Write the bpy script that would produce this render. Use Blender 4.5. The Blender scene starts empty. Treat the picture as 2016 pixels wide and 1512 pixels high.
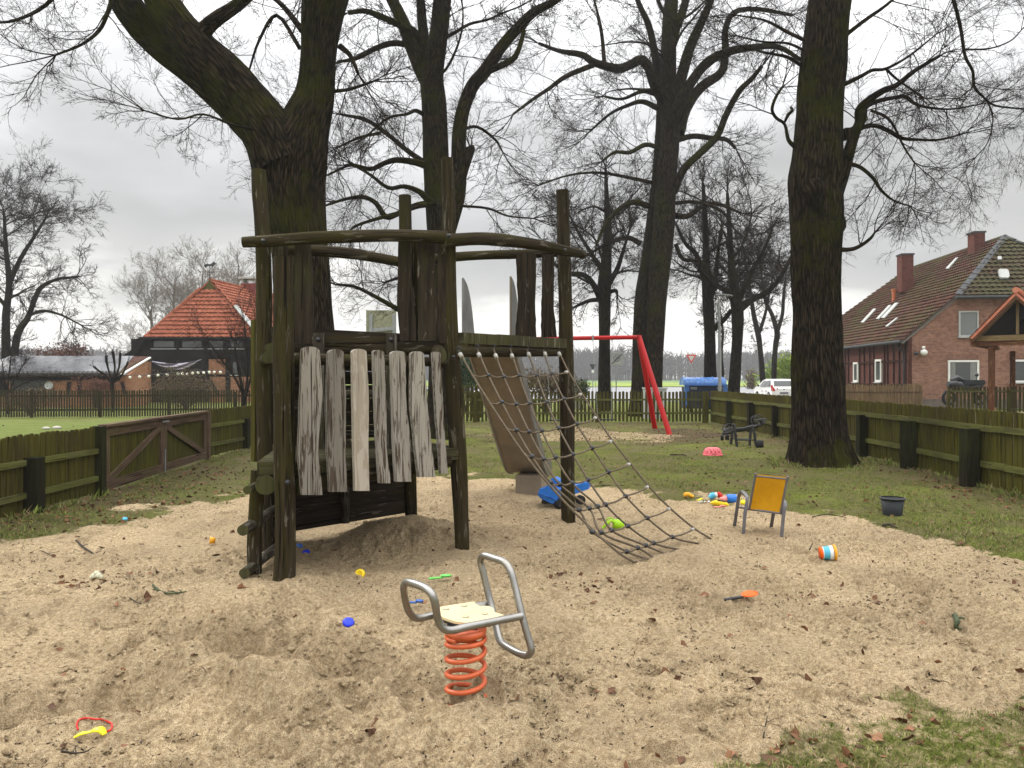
import bpy, math, random
import numpy as np
from mathutils import Vector, Matrix
R = math.radians
random.seed(7); rng = np.random.default_rng(11)
S = bpy.context.scene
COL = S.collection
HAZE = .0006
F = 1514.0; HC = 1.6; HY = 742.0; CX = 1008.0

# ------------------------------------------------------------ reference geometry helpers
def P(x, y, D):
    return Vector(((x-CX)*D/F, D, HC-(y-HY)*D/F))
def on_z(x, y, z):
    D = (HC-z)*F/(y-HY)
    return P(x, y, D)
def on_plane(x, y, p0, n):
    d = Vector(((x-CX)/F, 1.0, -(y-HY)/F)); o = Vector((0, 0, HC))
    t = (Vector(p0)-o).dot(n)/d.dot(n)
    return o+d*t

# ------------------------------------------------------------ numpy noise
_perm = rng.integers(0, 1 << 30, 4096)
def _h(ix, iy, iz):
    n = (ix*73856093) ^ (iy*19349663) ^ (iz*83492791)
    n = (n ^ (n >> 13)) & 0x7fffffff
    return (_perm[n & 4095] ^ _perm[(n >> 12) & 4095]) / float(1 << 30)
def vnoise(x, y, z=None):
    x = np.asarray(x, float); y = np.asarray(y, float)
    z = np.zeros_like(x) if z is None else np.asarray(z, float)
    ix = np.floor(x).astype(np.int64); iy = np.floor(y).astype(np.int64); iz = np.floor(z).astype(np.int64)
    fx = x-ix; fy = y-iy; fz = z-iz
    fx = fx*fx*(3-2*fx); fy = fy*fy*(3-2*fy); fz = fz*fz*(3-2*fz)
    def c(a, b, d): return _h(ix+a, iy+b, iz+d)
    x00 = c(0,0,0)*(1-fx)+c(1,0,0)*fx; x10 = c(0,1,0)*(1-fx)+c(1,1,0)*fx
    r0 = x00*(1-fy)+x10*fy
    if not np.any(fz): return r0*2-1
    x01 = c(0,0,1)*(1-fx)+c(1,0,1)*fx; x11 = c(0,1,1)*(1-fx)+c(1,1,1)*fx
    r1 = x01*(1-fy)+x11*fy
    return (r0*(1-fz)+r1*fz)*2-1
def fbm2(x, y, o=3, s=0.0):
    t = 0; a = 1; f = 1
    for k in range(o):
        ca, sa = math.cos(k*1.1+s), math.sin(k*1.1+s)
        t = t+a*vnoise((x*ca-y*sa)*f+17*k+s*31, (x*sa+y*ca)*f+9*k); a *= .5; f *= 2.03
    return t

# ------------------------------------------------------------ object helpers
def tag(o, label=None, cat=None, group=None, kind=None):
    if label: o['label'] = label
    if cat: o['category'] = cat
    if group: o['group'] = group
    if kind: o['kind'] = kind
    return o
def thing(name, label, cat, loc=(0, 0, 0), rz=0.0, group=None):
    o = bpy.data.objects.new(name, None); COL.objects.link(o)
    o.empty_display_size = .1
    o.location = loc; o.rotation_euler = (0, 0, rz)
    return tag(o, label, cat, group)
def link(name, me, mats, parent=None, world=True):
    o = bpy.data.objects.new(name, me); COL.objects.link(o)
    for m in (mats if isinstance(mats, (list, tuple)) else [mats]): me.materials.append(m)
    if parent is not None:
        o.parent = parent
        if world:   # geometry given in world coordinates
            pm = Matrix.LocRotScale(parent.location, parent.rotation_euler, None)
            q = parent.parent
            while q is not None:
                pm = Matrix.LocRotScale(q.location, q.rotation_euler, None) @ pm; q = q.parent
            me.transform(pm.inverted())
    return o
def fastmesh(name, V, Fq, uv=None, smooth=True, mi=None):
    """V (n,3) array, Fq (m,k) array of equal polygons"""
    V = np.asarray(V, np.float32); Fq = np.asarray(Fq, np.int32); m, k = Fq.shape
    me = bpy.data.meshes.new(name)
    me.vertices.add(len(V)); me.vertices.foreach_set('co', V.ravel())
    me.loops.add(m*k); me.loops.foreach_set('vertex_index', Fq.ravel())
    me.polygons.add(m)
    me.polygons.foreach_set('loop_start', np.arange(m, dtype=np.int32)*k)
    try: me.polygons.foreach_set('loop_total', np.full(m, k, np.int32))
    except Exception: pass
    if mi is not None: me.polygons.foreach_set('material_index', np.asarray(mi, np.int32))
    me.polygons.foreach_set('use_smooth', np.full(m, smooth))
    if uv is not None:
        l = me.uv_layers.new(name='UVMap'); l.data.foreach_set('uv', np.asarray(uv, np.float32).ravel())
    me.update(calc_edges=True); me.validate(verbose=False)
    return me

def catmull(pts, n=6, closed=False):
    """pts: list of tuples (any dimension) -> smooth list"""
    A = [np.array(p, float) for p in pts]; m = len(A); out = []
    rg = range(m) if closed else range(m-1)
    for i in rg:
        p1, p2 = A[i], A[(i+1) % m]
        p0 = A[i-1] if (closed or i > 0) else p1*2-p2
        p3 = A[(i+2) % m] if (closed or i+2 < m) else p2*2-p1
        for k in range(n):
            t = k/n
            out.append(.5*((2*p1)+(-p0+p2)*t+(2*p0-5*p1+4*p2-p3)*t*t+(-p0+3*p1-3*p2+p3)*t**3))
    if not closed: out.append(A[-1])
    return out

class MB:
    def __init__(s): s.v = []; s.f = []; s.uv = []; s.mi = []; s.sm = []
    def face(s, idx, uvs, mi=0, sm=False):
        s.f.append(idx); s.uv.append(uvs); s.mi.append(mi); s.sm.append(sm)
    def quad(s, a, b, c, d, mi=0, swap=False, off=(0, 0)):
        a, b, c, d = map(Vector, (a, b, c, d)); i = len(s.v); s.v += [a, b, c, d]
        w = (b-a); e = (d-a); ux = w.normalized()
        vy = (e-ux*e.dot(ux)); vy = vy.normalized() if vy.length > 1e-9 else Vector((0, 0, 1))
        U = [((p-a).dot(ux), (p-a).dot(vy)) for p in (a, b, c, d)]
        if swap: U = [(v, u) for u, v in U]
        s.face([i, i+1, i+2, i+3], [(u+off[0], v+off[1]) for u, v in U], mi)
    def poly(s, pts, mi=0):
        pts = [Vector(p) for p in pts]; i = len(s.v); s.v += pts
        a = pts[0]; ux = (pts[1]-a).normalized()
        n = Vector((0, 0, 0))
        for k in range(1, len(pts)-1): n += (pts[k]-a).cross(pts[k+1]-a)
        n.normalize(); vy = n.cross(ux)
        s.face(list(range(i, i+len(pts))), [((p-a).dot(ux), (p-a).dot(vy)) for p in pts], mi)
    def box(s, c, size, M=None, mi=0, grain=None, taper=None):
        """box centred at c; grain axis index gets the V coordinate"""
        c = Vector(c); h = [x*.5 for x in size]; M = M or Matrix.Identity(3)
        if grain is None: grain = max(range(3), key=lambda k: size[k])
        off = (random.random()*7, random.random()*7)
        co = {}
        for i in (-1, 1):
            for j in (-1, 1):
                for k in (-1, 1):
                    tx = 1.0
                    if taper is not None and k == 1: tx = taper
                    co[(i, j, k)] = c+M @ Vector((i*h[0]*tx, j*h[1]*tx, k*h[2]))
        fs = [((-1,-1,-1),(1,-1,-1),(1,-1,1),(-1,-1,1)), ((1,1,-1),(-1,1,-1),(-1,1,1),(1,1,1)),
              ((-1,1,-1),(-1,-1,-1),(-1,-1,1),(-1,1,1)), ((1,-1,-1),(1,1,-1),(1,1,1),(1,-1,1)),
              ((-1,-1,1),(1,-1,1),(1,1,1),(-1,1,1)), ((-1,1,-1),(1,1,-1),(1,-1,-1),(-1,-1,-1))]
        for q in fs:
            # which axis is q[0]->q[1]?
            ax = [t for t in range(3) if q[0][t] != q[1][t]][0]
            s.quad(co[q[0]], co[q[1]], co[q[2]], co[q[3]], mi, swap=(ax == grain), off=off)
    def beam(s, a, b, w, h, up=(0, 0, 1), mi=0):
        a, b = Vector(a), Vector(b); z = (b-a); L = z.length; z.normalize()
        up = Vector(up)
        if abs(z.dot(up)) > .95: up = Vector((1, 0, 0))
        x = up.cross(z).normalized(); y = z.cross(x)
        M = Matrix((x, y, z)).transposed()
        s.box((a+b)/2, (w, h, L), M, mi, grain=2)
    def prism(s, pts, n, th, mi=0, swap=True, smi=None):
        """extrude planar outline pts (list of Vectors) by n*th, both sides centred"""
        n = Vector(n).normalized(); pts = [Vector(p) for p in pts]
        m = len(pts); f = [p+n*th/2 for p in pts]; b = [p-n*th/2 for p in pts]
        up = Vector((0, 0, 1)); ux = up.cross(n)
        ux = ux.normalized() if ux.length > .1 else Vector((1, 0, 0)); vy = n.cross(ux)
        off = (random.random()*9, random.random()*9)
        for ring, rev in ((f, False), (b, True)):
            i = len(s.v); s.v += ring; idx = list(range(i, i+m))
            U = [(p.dot(ux)+off[0], p.dot(vy)+off[1]) for p in ring]
            if rev: idx = idx[::-1]; U = U[::-1]
            s.face(idx, U, mi)
        for k in range(m):
            j = (k+1) % m
            s.quad(b[k], b[j], f[j], f[k], mi if smi is None else smi, swap=swap, off=off)
    def tube(s, pts, r, n=8, cap=True, mi=0, cmi=None, closed=False, sm=True, wob=0.0, wf=3.0, flat=None):
        P_ = [Vector(p) for p in pts]; m = len(P_)
        r = [r]*m if not hasattr(r, '__len__') else list(r)
        ts = []
        for i in range(m):
            if closed: t = P_[(i+1) % m]-P_[i-1]
            else: t = P_[min(i+1, m-1)]-P_[max(i-1, 0)]
            ts.append(t.normalized())
        up = Vector((0, 0, 1)) if abs(ts[0].z) < .9 else Vector((1, 0, 0))
        x = up.cross(ts[0]).normalized(); base = len(s.v); L = 0; off = (random.random()*5, random.random()*5)
        Ls = []
        for i in range(m):
            if i: L += (P_[i]-P_[i-1]).length
            Ls.append(L)
            x = (x-ts[i]*x.dot(ts[i])).normalized(); y = ts[i].cross(x)
            for k in range(n):
                a = 2*math.pi*k/n; rr = r[i]
                if wob:
                    rr *= 1+wob*(math.sin(a*2+off[0]*3+L*wf)*.5+math.sin(a*3-L*wf*1.7+off[1]*4)*.35+math.sin(L*wf*2.3+off[0])*.4)
                fx = 1 if flat is None else flat
                s.v.append(P_[i]+x*math.cos(a)*rr+y*math.sin(a)*rr*fx)
        rm = sum(r)/m
        for i in range(m if closed else m-1):
            j = (i+1) % m; La = Ls[i]; Lb = Ls[i+1] if i+1 < m else L+.05
            for k in range(n):
                k2 = (k+1) % n
                u0 = 2*math.pi*k/n*rm; u1 = 2*math.pi*(k+1)/n*rm
                s.face([base+i*n+k, base+i*n+k2, base+j*n+k2, base+j*n+k],
                       [(u0+off[0], La+off[1]), (u1+off[0], La+off[1]), (u1+off[0], Lb+off[1]), (u0+off[0], Lb+off[1])], mi, sm)
        if cap and not closed:
            for i, rev in ((0, True), (m-1, False)):
                i0 = len(s.v)
                ring = [s.v[base+i*n+k].copy() for k in range(n)]; s.v += ring
                idx = list(range(i0, i0+n))
                U = [(.5+r[i]*math.cos(2*math.pi*k/n), .5+r[i]*math.sin(2*math.pi*k/n)) for k in range(n)]
                if rev: idx = idx[::-1]; U = U[::-1]
                s.face(idx, U, mi if cmi is None else cmi)
    def lathe(s, c, prof, n=16, axis=(0, 0, 1), mi=0, sm=True, ang=2*math.pi):
        """prof list of (r, h) along axis"""
        c = Vector(c); z = Vector(axis).normalized(); up = Vector((0, 0, 1)) if abs(z.z) < .9 else Vector((1, 0, 0))
        x = up.cross(z).normalized(); y = z.cross(x); base = len(s.v); m = len(prof)
        for r, h in prof:
            for k in range(n):
                a = ang*k/n
                s.v.append(c+z*h+(x*math.cos(a)+y*math.sin(a))*max(r, 1e-4))
        for i in range(m-1):
            for k in range(n):
                if ang < 6.28 and k == n-1: continue
                k2 = (k+1) % n
                s.face([base+i*n+k, base+i*n+k2, base+(i+1)*n+k2, base+(i+1)*n+k],
                       [(k/n, i/m), ((k+1)/n, i/m), ((k+1)/n, (i+1)/m), (k/n, (i+1)/m)], mi, sm)
    def ball(s, c, r, n=10, sq=(1, 1, 1), mi=0):
        c = Vector(c); base = len(s.v); m = max(4, n//2+1)
        for i in range(m):
            t = math.pi*i/(m-1)
            for k in range(n):
                a = 2*math.pi*k/n
                s.v.append(c+Vector((math.sin(t)*math.cos(a)*r*sq[0], math.sin(t)*math.sin(a)*r*sq[1], math.cos(t)*r*sq[2])))
        for i in range(m-1):
            for k in range(n):
                k2 = (k+1) % n
                s.face([base+i*n+k, base+(i+1)*n+k, base+(i+1)*n+k2, base+i*n+k2], [(k/n, i/m), (k/n, (i+1)/m), ((k+1)/n, (i+1)/m), ((k+1)/n, i/m)], mi, True)
    def build(s, name, mats, parent=None, world=True):
        me = bpy.data.meshes.new(name)
        me.from_pydata([tuple(v) for v in s.v], [], s.f)
        l = me.uv_layers.new(name='UVMap'); k = 0
        flat = [c for f in s.uv for uv in f for c in uv]
        l.data.foreach_set('uv', flat)
        me.polygons.foreach_set('material_index', s.mi)
        me.polygons.foreach_set('use_smooth', s.sm)
        me.update()
        return link(name, me, mats, parent, world)

# ------------------------------------------------------------ materials
def rgb(r, g, b): return (r, g, b, 1)
class NT:
    def __init__(s, name):
        s.m = bpy.data.materials.new(name); s.m.use_nodes = True; s.t = s.m.node_tree
        s.b = s.t.nodes['Principled BSDF']
    def n(s, typ, **kw):
        x = s.t.nodes.new(typ)
        for k, v in kw.items():
            if k.startswith('_'): setattr(x, k[1:], v)
            elif k.isdigit() or k.startswith('i'): 
                idx = int(k.lstrip('i')); s.put(x.inputs[idx], v)
            else: s.put(x.inputs[k.replace('__', ' ')], v)
        return x
    def put(s, inp, v):
        if isinstance(v, bpy.types.NodeSocket): s.t.links.new(v, inp)
        else: inp.default_value = v
    def math(s, op, a, b=0.0, clamp=False):
        x = s.n('ShaderNodeMath', _operation=op, i0=a, i1=b); x.use_clamp = clamp; return x.outputs[0]
    def mix(s, f, a, b, typ='MIX'):
        x = s.t.nodes.new('ShaderNodeMix'); x.data_type = 'RGBA'; x.blend_type = typ
        s.put(x.inputs[0], f); s.put(x.inputs[6], a); s.put(x.inputs[7], b); return x.outputs[2]
    def ramp(s, f, stops, interp='LINEAR'):
        x = s.t.nodes.new('ShaderNodeValToRGB'); s.put(x.inputs[0], f); e = x.color_ramp.elements
        x.color_ramp.interpolation = interp
        while len(e) < len(stops): e.new(.5)
        for k, (p, c) in enumerate(stops):
            e[k].position = p; e[k].color = c if hasattr(c, '__len__') else (c, c, c, 1)
        return x.outputs[0]
    def co(s, kind='UV', scale=(1, 1, 1), rnd=True):
        tc = s.n('ShaderNodeTexCoord'); mp = s.n('ShaderNodeMapping'); s.t.links.new(tc.outputs[kind], mp.inputs[0])
        mp.inputs['Scale'].default_value = scale
        return mp.outputs[0]
    def noise(s, vec, scale, detail=4, rough=.55, dist=0.0):
        x = s.n('ShaderNodeTexNoise'); s.t.links.new(vec, x.inputs['Vector'])
        x.inputs['Scale'].default_value = scale; x.inputs['Detail'].default_value = detail
        x.inputs['Roughness'].default_value = rough; x.inputs['Distortion'].default_value = dist
        return x.outputs[0]
    def vor(s, vec, scale, feat='F1'):
        x = s.t.nodes.new('ShaderNodeTexVoronoi'); x.feature = feat; s.t.links.new(vec, x.inputs['Vector'])
        x.inputs['Scale'].default_value = scale; return x
    def bump(s, h, dist=.01, strength=1.0, prev=None):
        x = s.n('ShaderNodeBump'); x.inputs['Distance'].default_value = dist; x.inputs['Strength'].default_value = strength
        s.put(x.inputs['Height'], h)
        if prev is not None: s.t.links.new(prev, x.inputs['Normal'])
        return x.outputs[0]
    def out(s, col, rough=.8, bump=None, metal=0.0, spec=.3):
        s.put(s.b.inputs['Base Color'], col); s.put(s.b.inputs['Roughness'], rough)
        s.b.inputs['Metallic'].default_value = metal
        try: s.b.inputs['Specular IOR Level'].default_value = spec
        except Exception: pass
        if bump is not None: s.t.links.new(bump, s.b.inputs['Normal'])
        return s.m

def m_plain(name, c, rough=.5, metal=0.0, var=.25, scale=6, spec=.28, dirt=None):
    t = NT(name); v = t.co('Object'); n = t.noise(v, scale, 4)
    c2 = tuple(x*(1-var) for x in c[:3])+(1,)
    f = t.ramp(n, [(.3, 0), (.7, 1)])
    col = t.mix(f, c2, c)
    if dirt:
        n2 = t.noise(v, scale*4, 5); col = t.mix(t.ramp(n2, [(.5, 0), (.75, .6)]), col, dirt)
    r = t.math('ADD', t.math('MULTIPLY', n, .25), rough-.12)
    return t.out(col, r, t.bump(t.noise(v, scale*9, 3), .002, .4), metal, spec)
def m_wood(name, dark, mid, moss=None, moss_amt=.5, light=None, grain=1.0, bump=.006, light_amt=.5, rough=.85):
    """v of the UV runs along the grain"""
    t = NT(name); v = t.co('UV', (26*grain, 1.6, 1)); ob = t.co('Object')
    n1 = t.noise(v, 1.0, 7, .62, .5); n0 = t.noise(ob, 1.3, 4)
    col = t.mix(t.ramp(n1, [(.32, 0), (.68, 1)]), dark, mid)
    if light:
        v2 = t.co('UV', (13*grain, 1.9, 1)); n2 = t.noise(v2, 1.6, 6, .6, .9)
        col = t.mix(t.ramp(n2, [(.62-light_amt*.22, 0), (.66-light_amt*.2, 1)]), col, light)
    if moss:
        v3 = t.co('UV', (8, 1.2, 1)); n3 = t.noise(v3, 1.5, 6, .65); nn = t.math('ADD', t.math('MULTIPLY', n3, .6), t.math('MULTIPLY', n0, .5))
        col = t.mix(t.ramp(nn, [(.68-moss_amt*.35, 0), (.86-moss_amt*.35, .85)]), col, moss)
    vc = t.co('UV', (46*grain, 1.0, 1)); cr = t.noise(vc, 1.0, 3, .5, .8)
    crk = t.ramp(cr, [(.33, 0), (.39, 1)])
    pc = t.noise(t.co('UV', (.55, .22, 1)), 1.0, 1, .3)
    col = t.mix(t.ramp(pc, [(.35, .0), (.65, .55)]), col, tuple(x*.42 for x in mid[:3])+(1,))
    col = t.mix(crk, tuple(x*.25 for x in dark[:3])+(1,), col)
    b = t.bump(t.math('ADD', t.math('MULTIPLY', crk, .6), n1), bump)
    return t.out(col, rough, b, 0, .07)
def m_bark(name, a, b, moss, amt=.5, sc=1.0, bump=.03):
    t = NT(name); ob = t.co('Object'); v = t.co('UV', (22*sc, 3.0*sc, 1))
    w = t.noise(v, 1.0, 3, .5, .0)
    vv = t.n('ShaderNodeVectorMath', _operation='ADD'); t.t.links.new(v, vv.inputs[0])
    cmb = t.n('ShaderNodeCombineXYZ', X=t.math('MULTIPLY', w, 1.6), Y=0.0, Z=0.0); t.t.links.new(cmb.outputs[0], vv.inputs[1])
    vo = t.vor(vv.outputs[0], 1.0, 'DISTANCE_TO_EDGE').outputs['Distance']
    ridge = t.ramp(vo, [(.0, 0), (.28, 1)])
    n1 = t.noise(v, 3.0, 6, .65)
    col = t.mix(t.math('MULTIPLY', ridge, t.math('ADD', n1, .25), True), a, b)
    n3 = t.noise(ob, .55, 5, .62); n4 = t.noise(ob, 9, 4)
    f = t.ramp(t.math('ADD', n3, t.math('MULTIPLY', n4, .25)), [(.74-amt*.25, 0), (.86-amt*.25, .8)])
    col = t.mix(f, col, moss)
    h = t.math('ADD', ridge, t.math('MULTIPLY', n1, .5))
    return t.out(col, .9, t.bump(h, bump), 0, .04)

M = {}
M['post'] = m_wood('mossy_log_wood', rgb(0.0132,0.0099,0.0057), rgb(0.0513,0.0381,0.0223), rgb(0.0414,0.0381,0.0067), .50, rgb(0.1573,0.1366,0.1076), 1.0, .010, .12)
M['post_grey'] = m_wood('damp_grey_log', rgb(0.0225,0.0180,0.0128), rgb(0.0750,0.0638,0.0465), rgb(0.0413,0.0390,0.0120), .35, rgb(0.1425,0.1275,0.1050), 1.0, .012, .4)
M['endgrain'] = m_wood('log_end_wood', rgb(.035,.030,.017), rgb(.085,.075,.042), rgb(.055,.06,.018), .5, None, .6, .004)
M['darkwood'] = m_wood('dark_wet_board', rgb(0.0143,0.0107,0.0071), rgb(0.0476,0.0357,0.0238), rgb(0.0476,0.0500,0.0143), .25, rgb(0.1428,0.1190,0.0952), 1.0, .006, .02)
M['slat'] = m_wood('weathered_slat_wood', rgb(.045,.033,.023), rgb(.13,.10,.075), rgb(.12,.12,.05), .05, rgb(.30,.275,.235), 1.5, .010, .90)
M['slat_new'] = m_wood('pale_slat_wood', rgb(.30,.25,.19), rgb(.37,.32,.255), None, 0, rgb(.42,.375,.31), .8, .002, .6)
M['deck'] = m_wood('green_deck_wood', rgb(0.0288,0.0245,0.0130), rgb(0.0792,0.0684,0.0396), rgb(0.0612,0.0619,0.0187), .55, rgb(0.1584,0.1440,0.1080), 1.0, .005, .2)
M['fence'] = m_wood('algae_fence_wood', rgb(0.0178,0.0133,0.0053), rgb(0.0932,0.0781,0.0248), rgb(0.0817,0.0781,0.0089), .70, None, 1.2, .008)
M['fence_rail'] = m_wood('algae_rail_wood', rgb(0.0489,0.0450,0.0176), rgb(0.1320,0.1271,0.0489), rgb(0.1173,0.1320,0.0274), .6, None, 1.0, .004)
M['fence_post'] = m_wood('dark_fence_post', rgb(0.0097,0.0081,0.0049), rgb(0.0243,0.0216,0.0108), rgb(0.0270,0.0324,0.0076), .5, None, 1.0, .006)
M['gate'] = m_wood('brown_gate_wood', rgb(0.0600,0.0380,0.0240), rgb(0.1600,0.1050,0.0700), rgb(0.1000,0.1000,0.0300), .35, rgb(0.1700,0.1300,0.0950), 1.0, .004, .1)
M['oldfence'] = m_wood('old_garden_fence', rgb(0.0195,0.0158,0.0083), rgb(0.0562,0.0435,0.0240), rgb(0.0450,0.0488,0.0120), .5, None, 1.2, .004)
M['reed'] = m_wood('reed_screen', rgb(.10,.07,.035), rgb(.24,.17,.085), None, 0, rgb(.28,.2,.11), 2.0, .006, .3)
M['timber'] = m_wood('dark_timber', rgb(0.0084,0.0070,0.0063), rgb(0.0210,0.0168,0.0140), None, 0, None, 1, .004)
M['redtimber'] = m_wood('redbrown_timber', rgb(.025,.011,.008), rgb(.05,.02,.014), None, 0, None, 1, .004)
M['carport'] = m_wood('carport_timber', rgb(.06,.025,.012), rgb(.16,.065,.028), None, 0, rgb(.25,.16,.07), 1, .003, .2)
M['rafter'] = m_wood('raw_rafter', rgb(.16,.11,.05), rgb(.27,.19,.09), None, 0, None, 1, .003)
M['bark'] = m_bark('oak_bark', rgb(0.0043,0.0032,0.0022), rgb(0.0576,0.0432,0.0266), rgb(0.0331,0.0346,0.0043), .44, 1.0, .03)
M['bark_brown'] = m_bark('oak_bark_brown', rgb(.016,.012,.008), rgb(.095,.073,.048), rgb(.035,.045,.010), .42, 1.0, .035)
M['bark_far'] = m_bark('far_bark', rgb(0.0075,0.0060,0.0045), rgb(0.0360,0.0285,0.0195), rgb(0.0285,0.0285,0.0067), .45, .6, .04)
M['twig'] = m_plain('twig_bark', rgb(0.0252,0.0189,0.0140), .9, 0, .4, 1, .03)
M['twig_far'] = m_plain('hazed_twig', rgb(.17,.14,.115), .9, 0, .3, .5, .1)  # lightened twig colour, haze over the distant trees painted in
M['steel'] = m_plain('brushed_steel', rgb(.34,.33,.31), .38, .95, .25, 9, .5, rgb(.25,.22,.18))
M['galv'] = m_plain('galvanised_steel', rgb(.33,.34,.34), .5, .6, .2, 5)
M['slidemetal'] = m_plain('slide_sheet', rgb(.30,.295,.285), .42, .6, .4, 5, .5, rgb(.16,.13,.10))
M['slideunder'] = m_plain('slide_underside', rgb(.25,.205,.15), .7, 0, .3, 4, .3, rgb(.15,.11,.07))
M['spring'] = m_plain('orange_spring_paint', rgb(.60,.11,.028), .42, 0, .25, 10, .5, rgb(.35,.07,.03))
M['seatply'] = m_plain('yellow_seat_board', rgb(.74,.59,.34), .3, 0, .12, 5, .5)
M['black'] = m_plain('black_plastic', rgb(.016,.016,.018), .4, 0, .3, 8, .5)
M['blackrub'] = m_plain('dusty_black_plastic', rgb(.028,.028,.03), .6, 0, .5, 6, .4, rgb(.10,.09,.08))
M['rope'] = m_plain('weathered_rope', rgb(0.1600,0.1240,0.0840), .85, 0, .45, 30, .2, rgb(0.0720,0.0560,0.0400))
M['sleeve'] = m_plain('dull_sleeve', rgb(.48,.46,.42), .6, 0, .3, 20)
M['white'] = m_plain('white_plastic', rgb(.74,.73,.69), .5, 0, .12, 6)
M['redpaint'] = m_plain('red_swing_paint', rgb(.44,.006,.007), .4, 0, .2, 3, .25)
M['blue'] = m_plain('toy_blue', rgb(.012,.17,.62), .4, 0, .2, 12, .5, rgb(.05,.18,.42))
M['deepblue'] = m_plain('mould_blue', rgb(.02,.045,.66), .35, 0, .15, 12)
M['softblue'] = m_plain('faded_blue', rgb(.07,.16,.45), .5, 0, .2, 12)
M['turq'] = m_plain('turquoise_plastic', rgb(.10,.45,.62), .5, 0, .2, 12)
M['lime'] = m_plain('lime_plastic', rgb(.36,.66,.015), .35, 0, .2, 12)
M['mint'] = m_plain('mint_plastic', rgb(.16,.68,.13), .35, 0, .2, 12)
M['yellow'] = m_plain('yellow_plastic', rgb(.78,.55,.01), .35, 0, .2, 12)
M['lemon'] = m_plain('lemon_plastic', rgb(.86,.78,.02), .35, 0, .1, 12)
M['amber'] = m_plain('amber_plastic', rgb(.80,.38,.015), .35, 0, .2, 12)
M['orange'] = m_plain('orange_plastic', rgb(.85,.12,.005), .35, 0, .2, 12)
M['pink'] = m_plain('pink_plastic', rgb(.85,.17,.20), .45, 0, .1, 12)
M['rosa'] = m_plain('pale_pink_plastic', rgb(.80,.30,.27), .45, 0, .2, 12)
M['red'] = m_plain('red_plastic', rgb(.62,.03,.02), .4, 0, .2, 12)
M['cream'] = m_plain('cream_foam', rgb(.62,.62,.45), .8, 0, .2, 20)
M['darkgreypl'] = m_plain('grey_bucket_plastic', rgb(.026,.031,.033), .6, 0, .2, 8)
M['greyframe'] = m_plain('grey_chair_paint', rgb(.16,.155,.165), .45, .2, .25, 9, .5, rgb(.10,.09,.08))
M['containerblue'] = m_plain('container_blue', rgb(.03,.13,.42), .4, 0, .2, 2, .5)
M['containerlid'] = m_plain('container_lid', rgb(.07,.22,.58), .25, 0, .35, 3, .6, rgb(.22,.36,.6))
M['containerdark'] = m_plain('container_side', rgb(.012,.022,.06), .5, 0, .2, 2)
M['glass'] = m_plain('window_glass', rgb(.03,.035,.035), .12, 0, .2, 1, .8)
M['blind'] = m_plain('grey_blind', rgb(.16,.17,.17), .4, 0, .2, 1, .6)
M['verge'] = m_plain('verge_grey', rgb(.16,.15,.13), .8, 0, .3, 3)
M['curtain'] = m_plain('curtain', rgb(.25,.26,.24), .8, 0, .3, 3)
M['carpaint'] = m_plain('white_car_paint', rgb(.78,.77,.74), .2, 0, .05, 2, .6)
M['tyre'] = m_plain('tyre_rubber', rgb(.02,.02,.021), .8, 0, .3, 12, .2)
M['taillight'] = m_plain('tail_light', rgb(.45,.02,.02), .2, 0, .2, 5)
M['signwhite'] = m_plain('sign_face', rgb(.55,.56,.54), .4, 0, .1, 2)
M['signback'] = m_plain('sign_back', rgb(.06,.065,.07), .5, .3, .2, 3)
M['signgrey'] = m_plain('sign_grey', rgb(.16,.15,.17), .5, 0, .1, 3)
M['cabinet'] = m_plain('grey_cabinet', rgb(.40,.41,.39), .6, 0, .15, 2, .3, rgb(.25,.25,.2))
M['cloth'] = m_plain('lilac_cloth', rgb(.42,.38,.45), .8, 0, .2, 4)
M['lantern'] = m_plain('paper_lantern', rgb(.80,.78,.66), .8, 0, .08, 4)
M['redbrickpaint'] = m_plain('red_chimney', rgb(.22,.045,.035), .7, 0, .3, 4)
M['clay'] = m_plain('clay_pipe', rgb(.45,.14,.06), .7, 0, .2, 4)
M['slate'] = m_plain('slate_trim', rgb(0.0450,0.0480,0.0510), .6, 0, .3, 6)
M['board'] = m_plain('mossy_backboard', rgb(.30,.30,.19), .8, 0, .35, 9, .2, rgb(.45,.44,.36))
M['stone'] = m_plain('pale_stone', rgb(.5,.47,.4), .8, 0, .3, 12)
M['concrete'] = m_plain('house_plinth', rgb(.16,.13,.11), .9, 0, .4, 3)
M['stick'] = m_plain('dead_stick', rgb(.05,.038,.026), .9, 0, .5, 30)
M['mossstick'] = m_plain('mossy_stick', rgb(.06,.075,.035), .9, 0, .5, 30, .2, rgb(.25,.28,.16))
def m_sling():
    t = NT('amber_mesh_fabric'); v = t.co('Object'); n = t.noise(v, 14, 4)
    col = t.mix(n, rgb(.60,.28,.004), rgb(.78,.41,.008))
    w = t.n('ShaderNodeTexWave'); w.inputs['Scale'].default_value = 60; t.t.links.new(v, w.inputs['Vector'])
    m = t.out(col, .55, t.bump(w.outputs[1], .002)); t.b.inputs['Transmission Weight'].default_value = 0
    return m
M['sling'] = m_sling()
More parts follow.
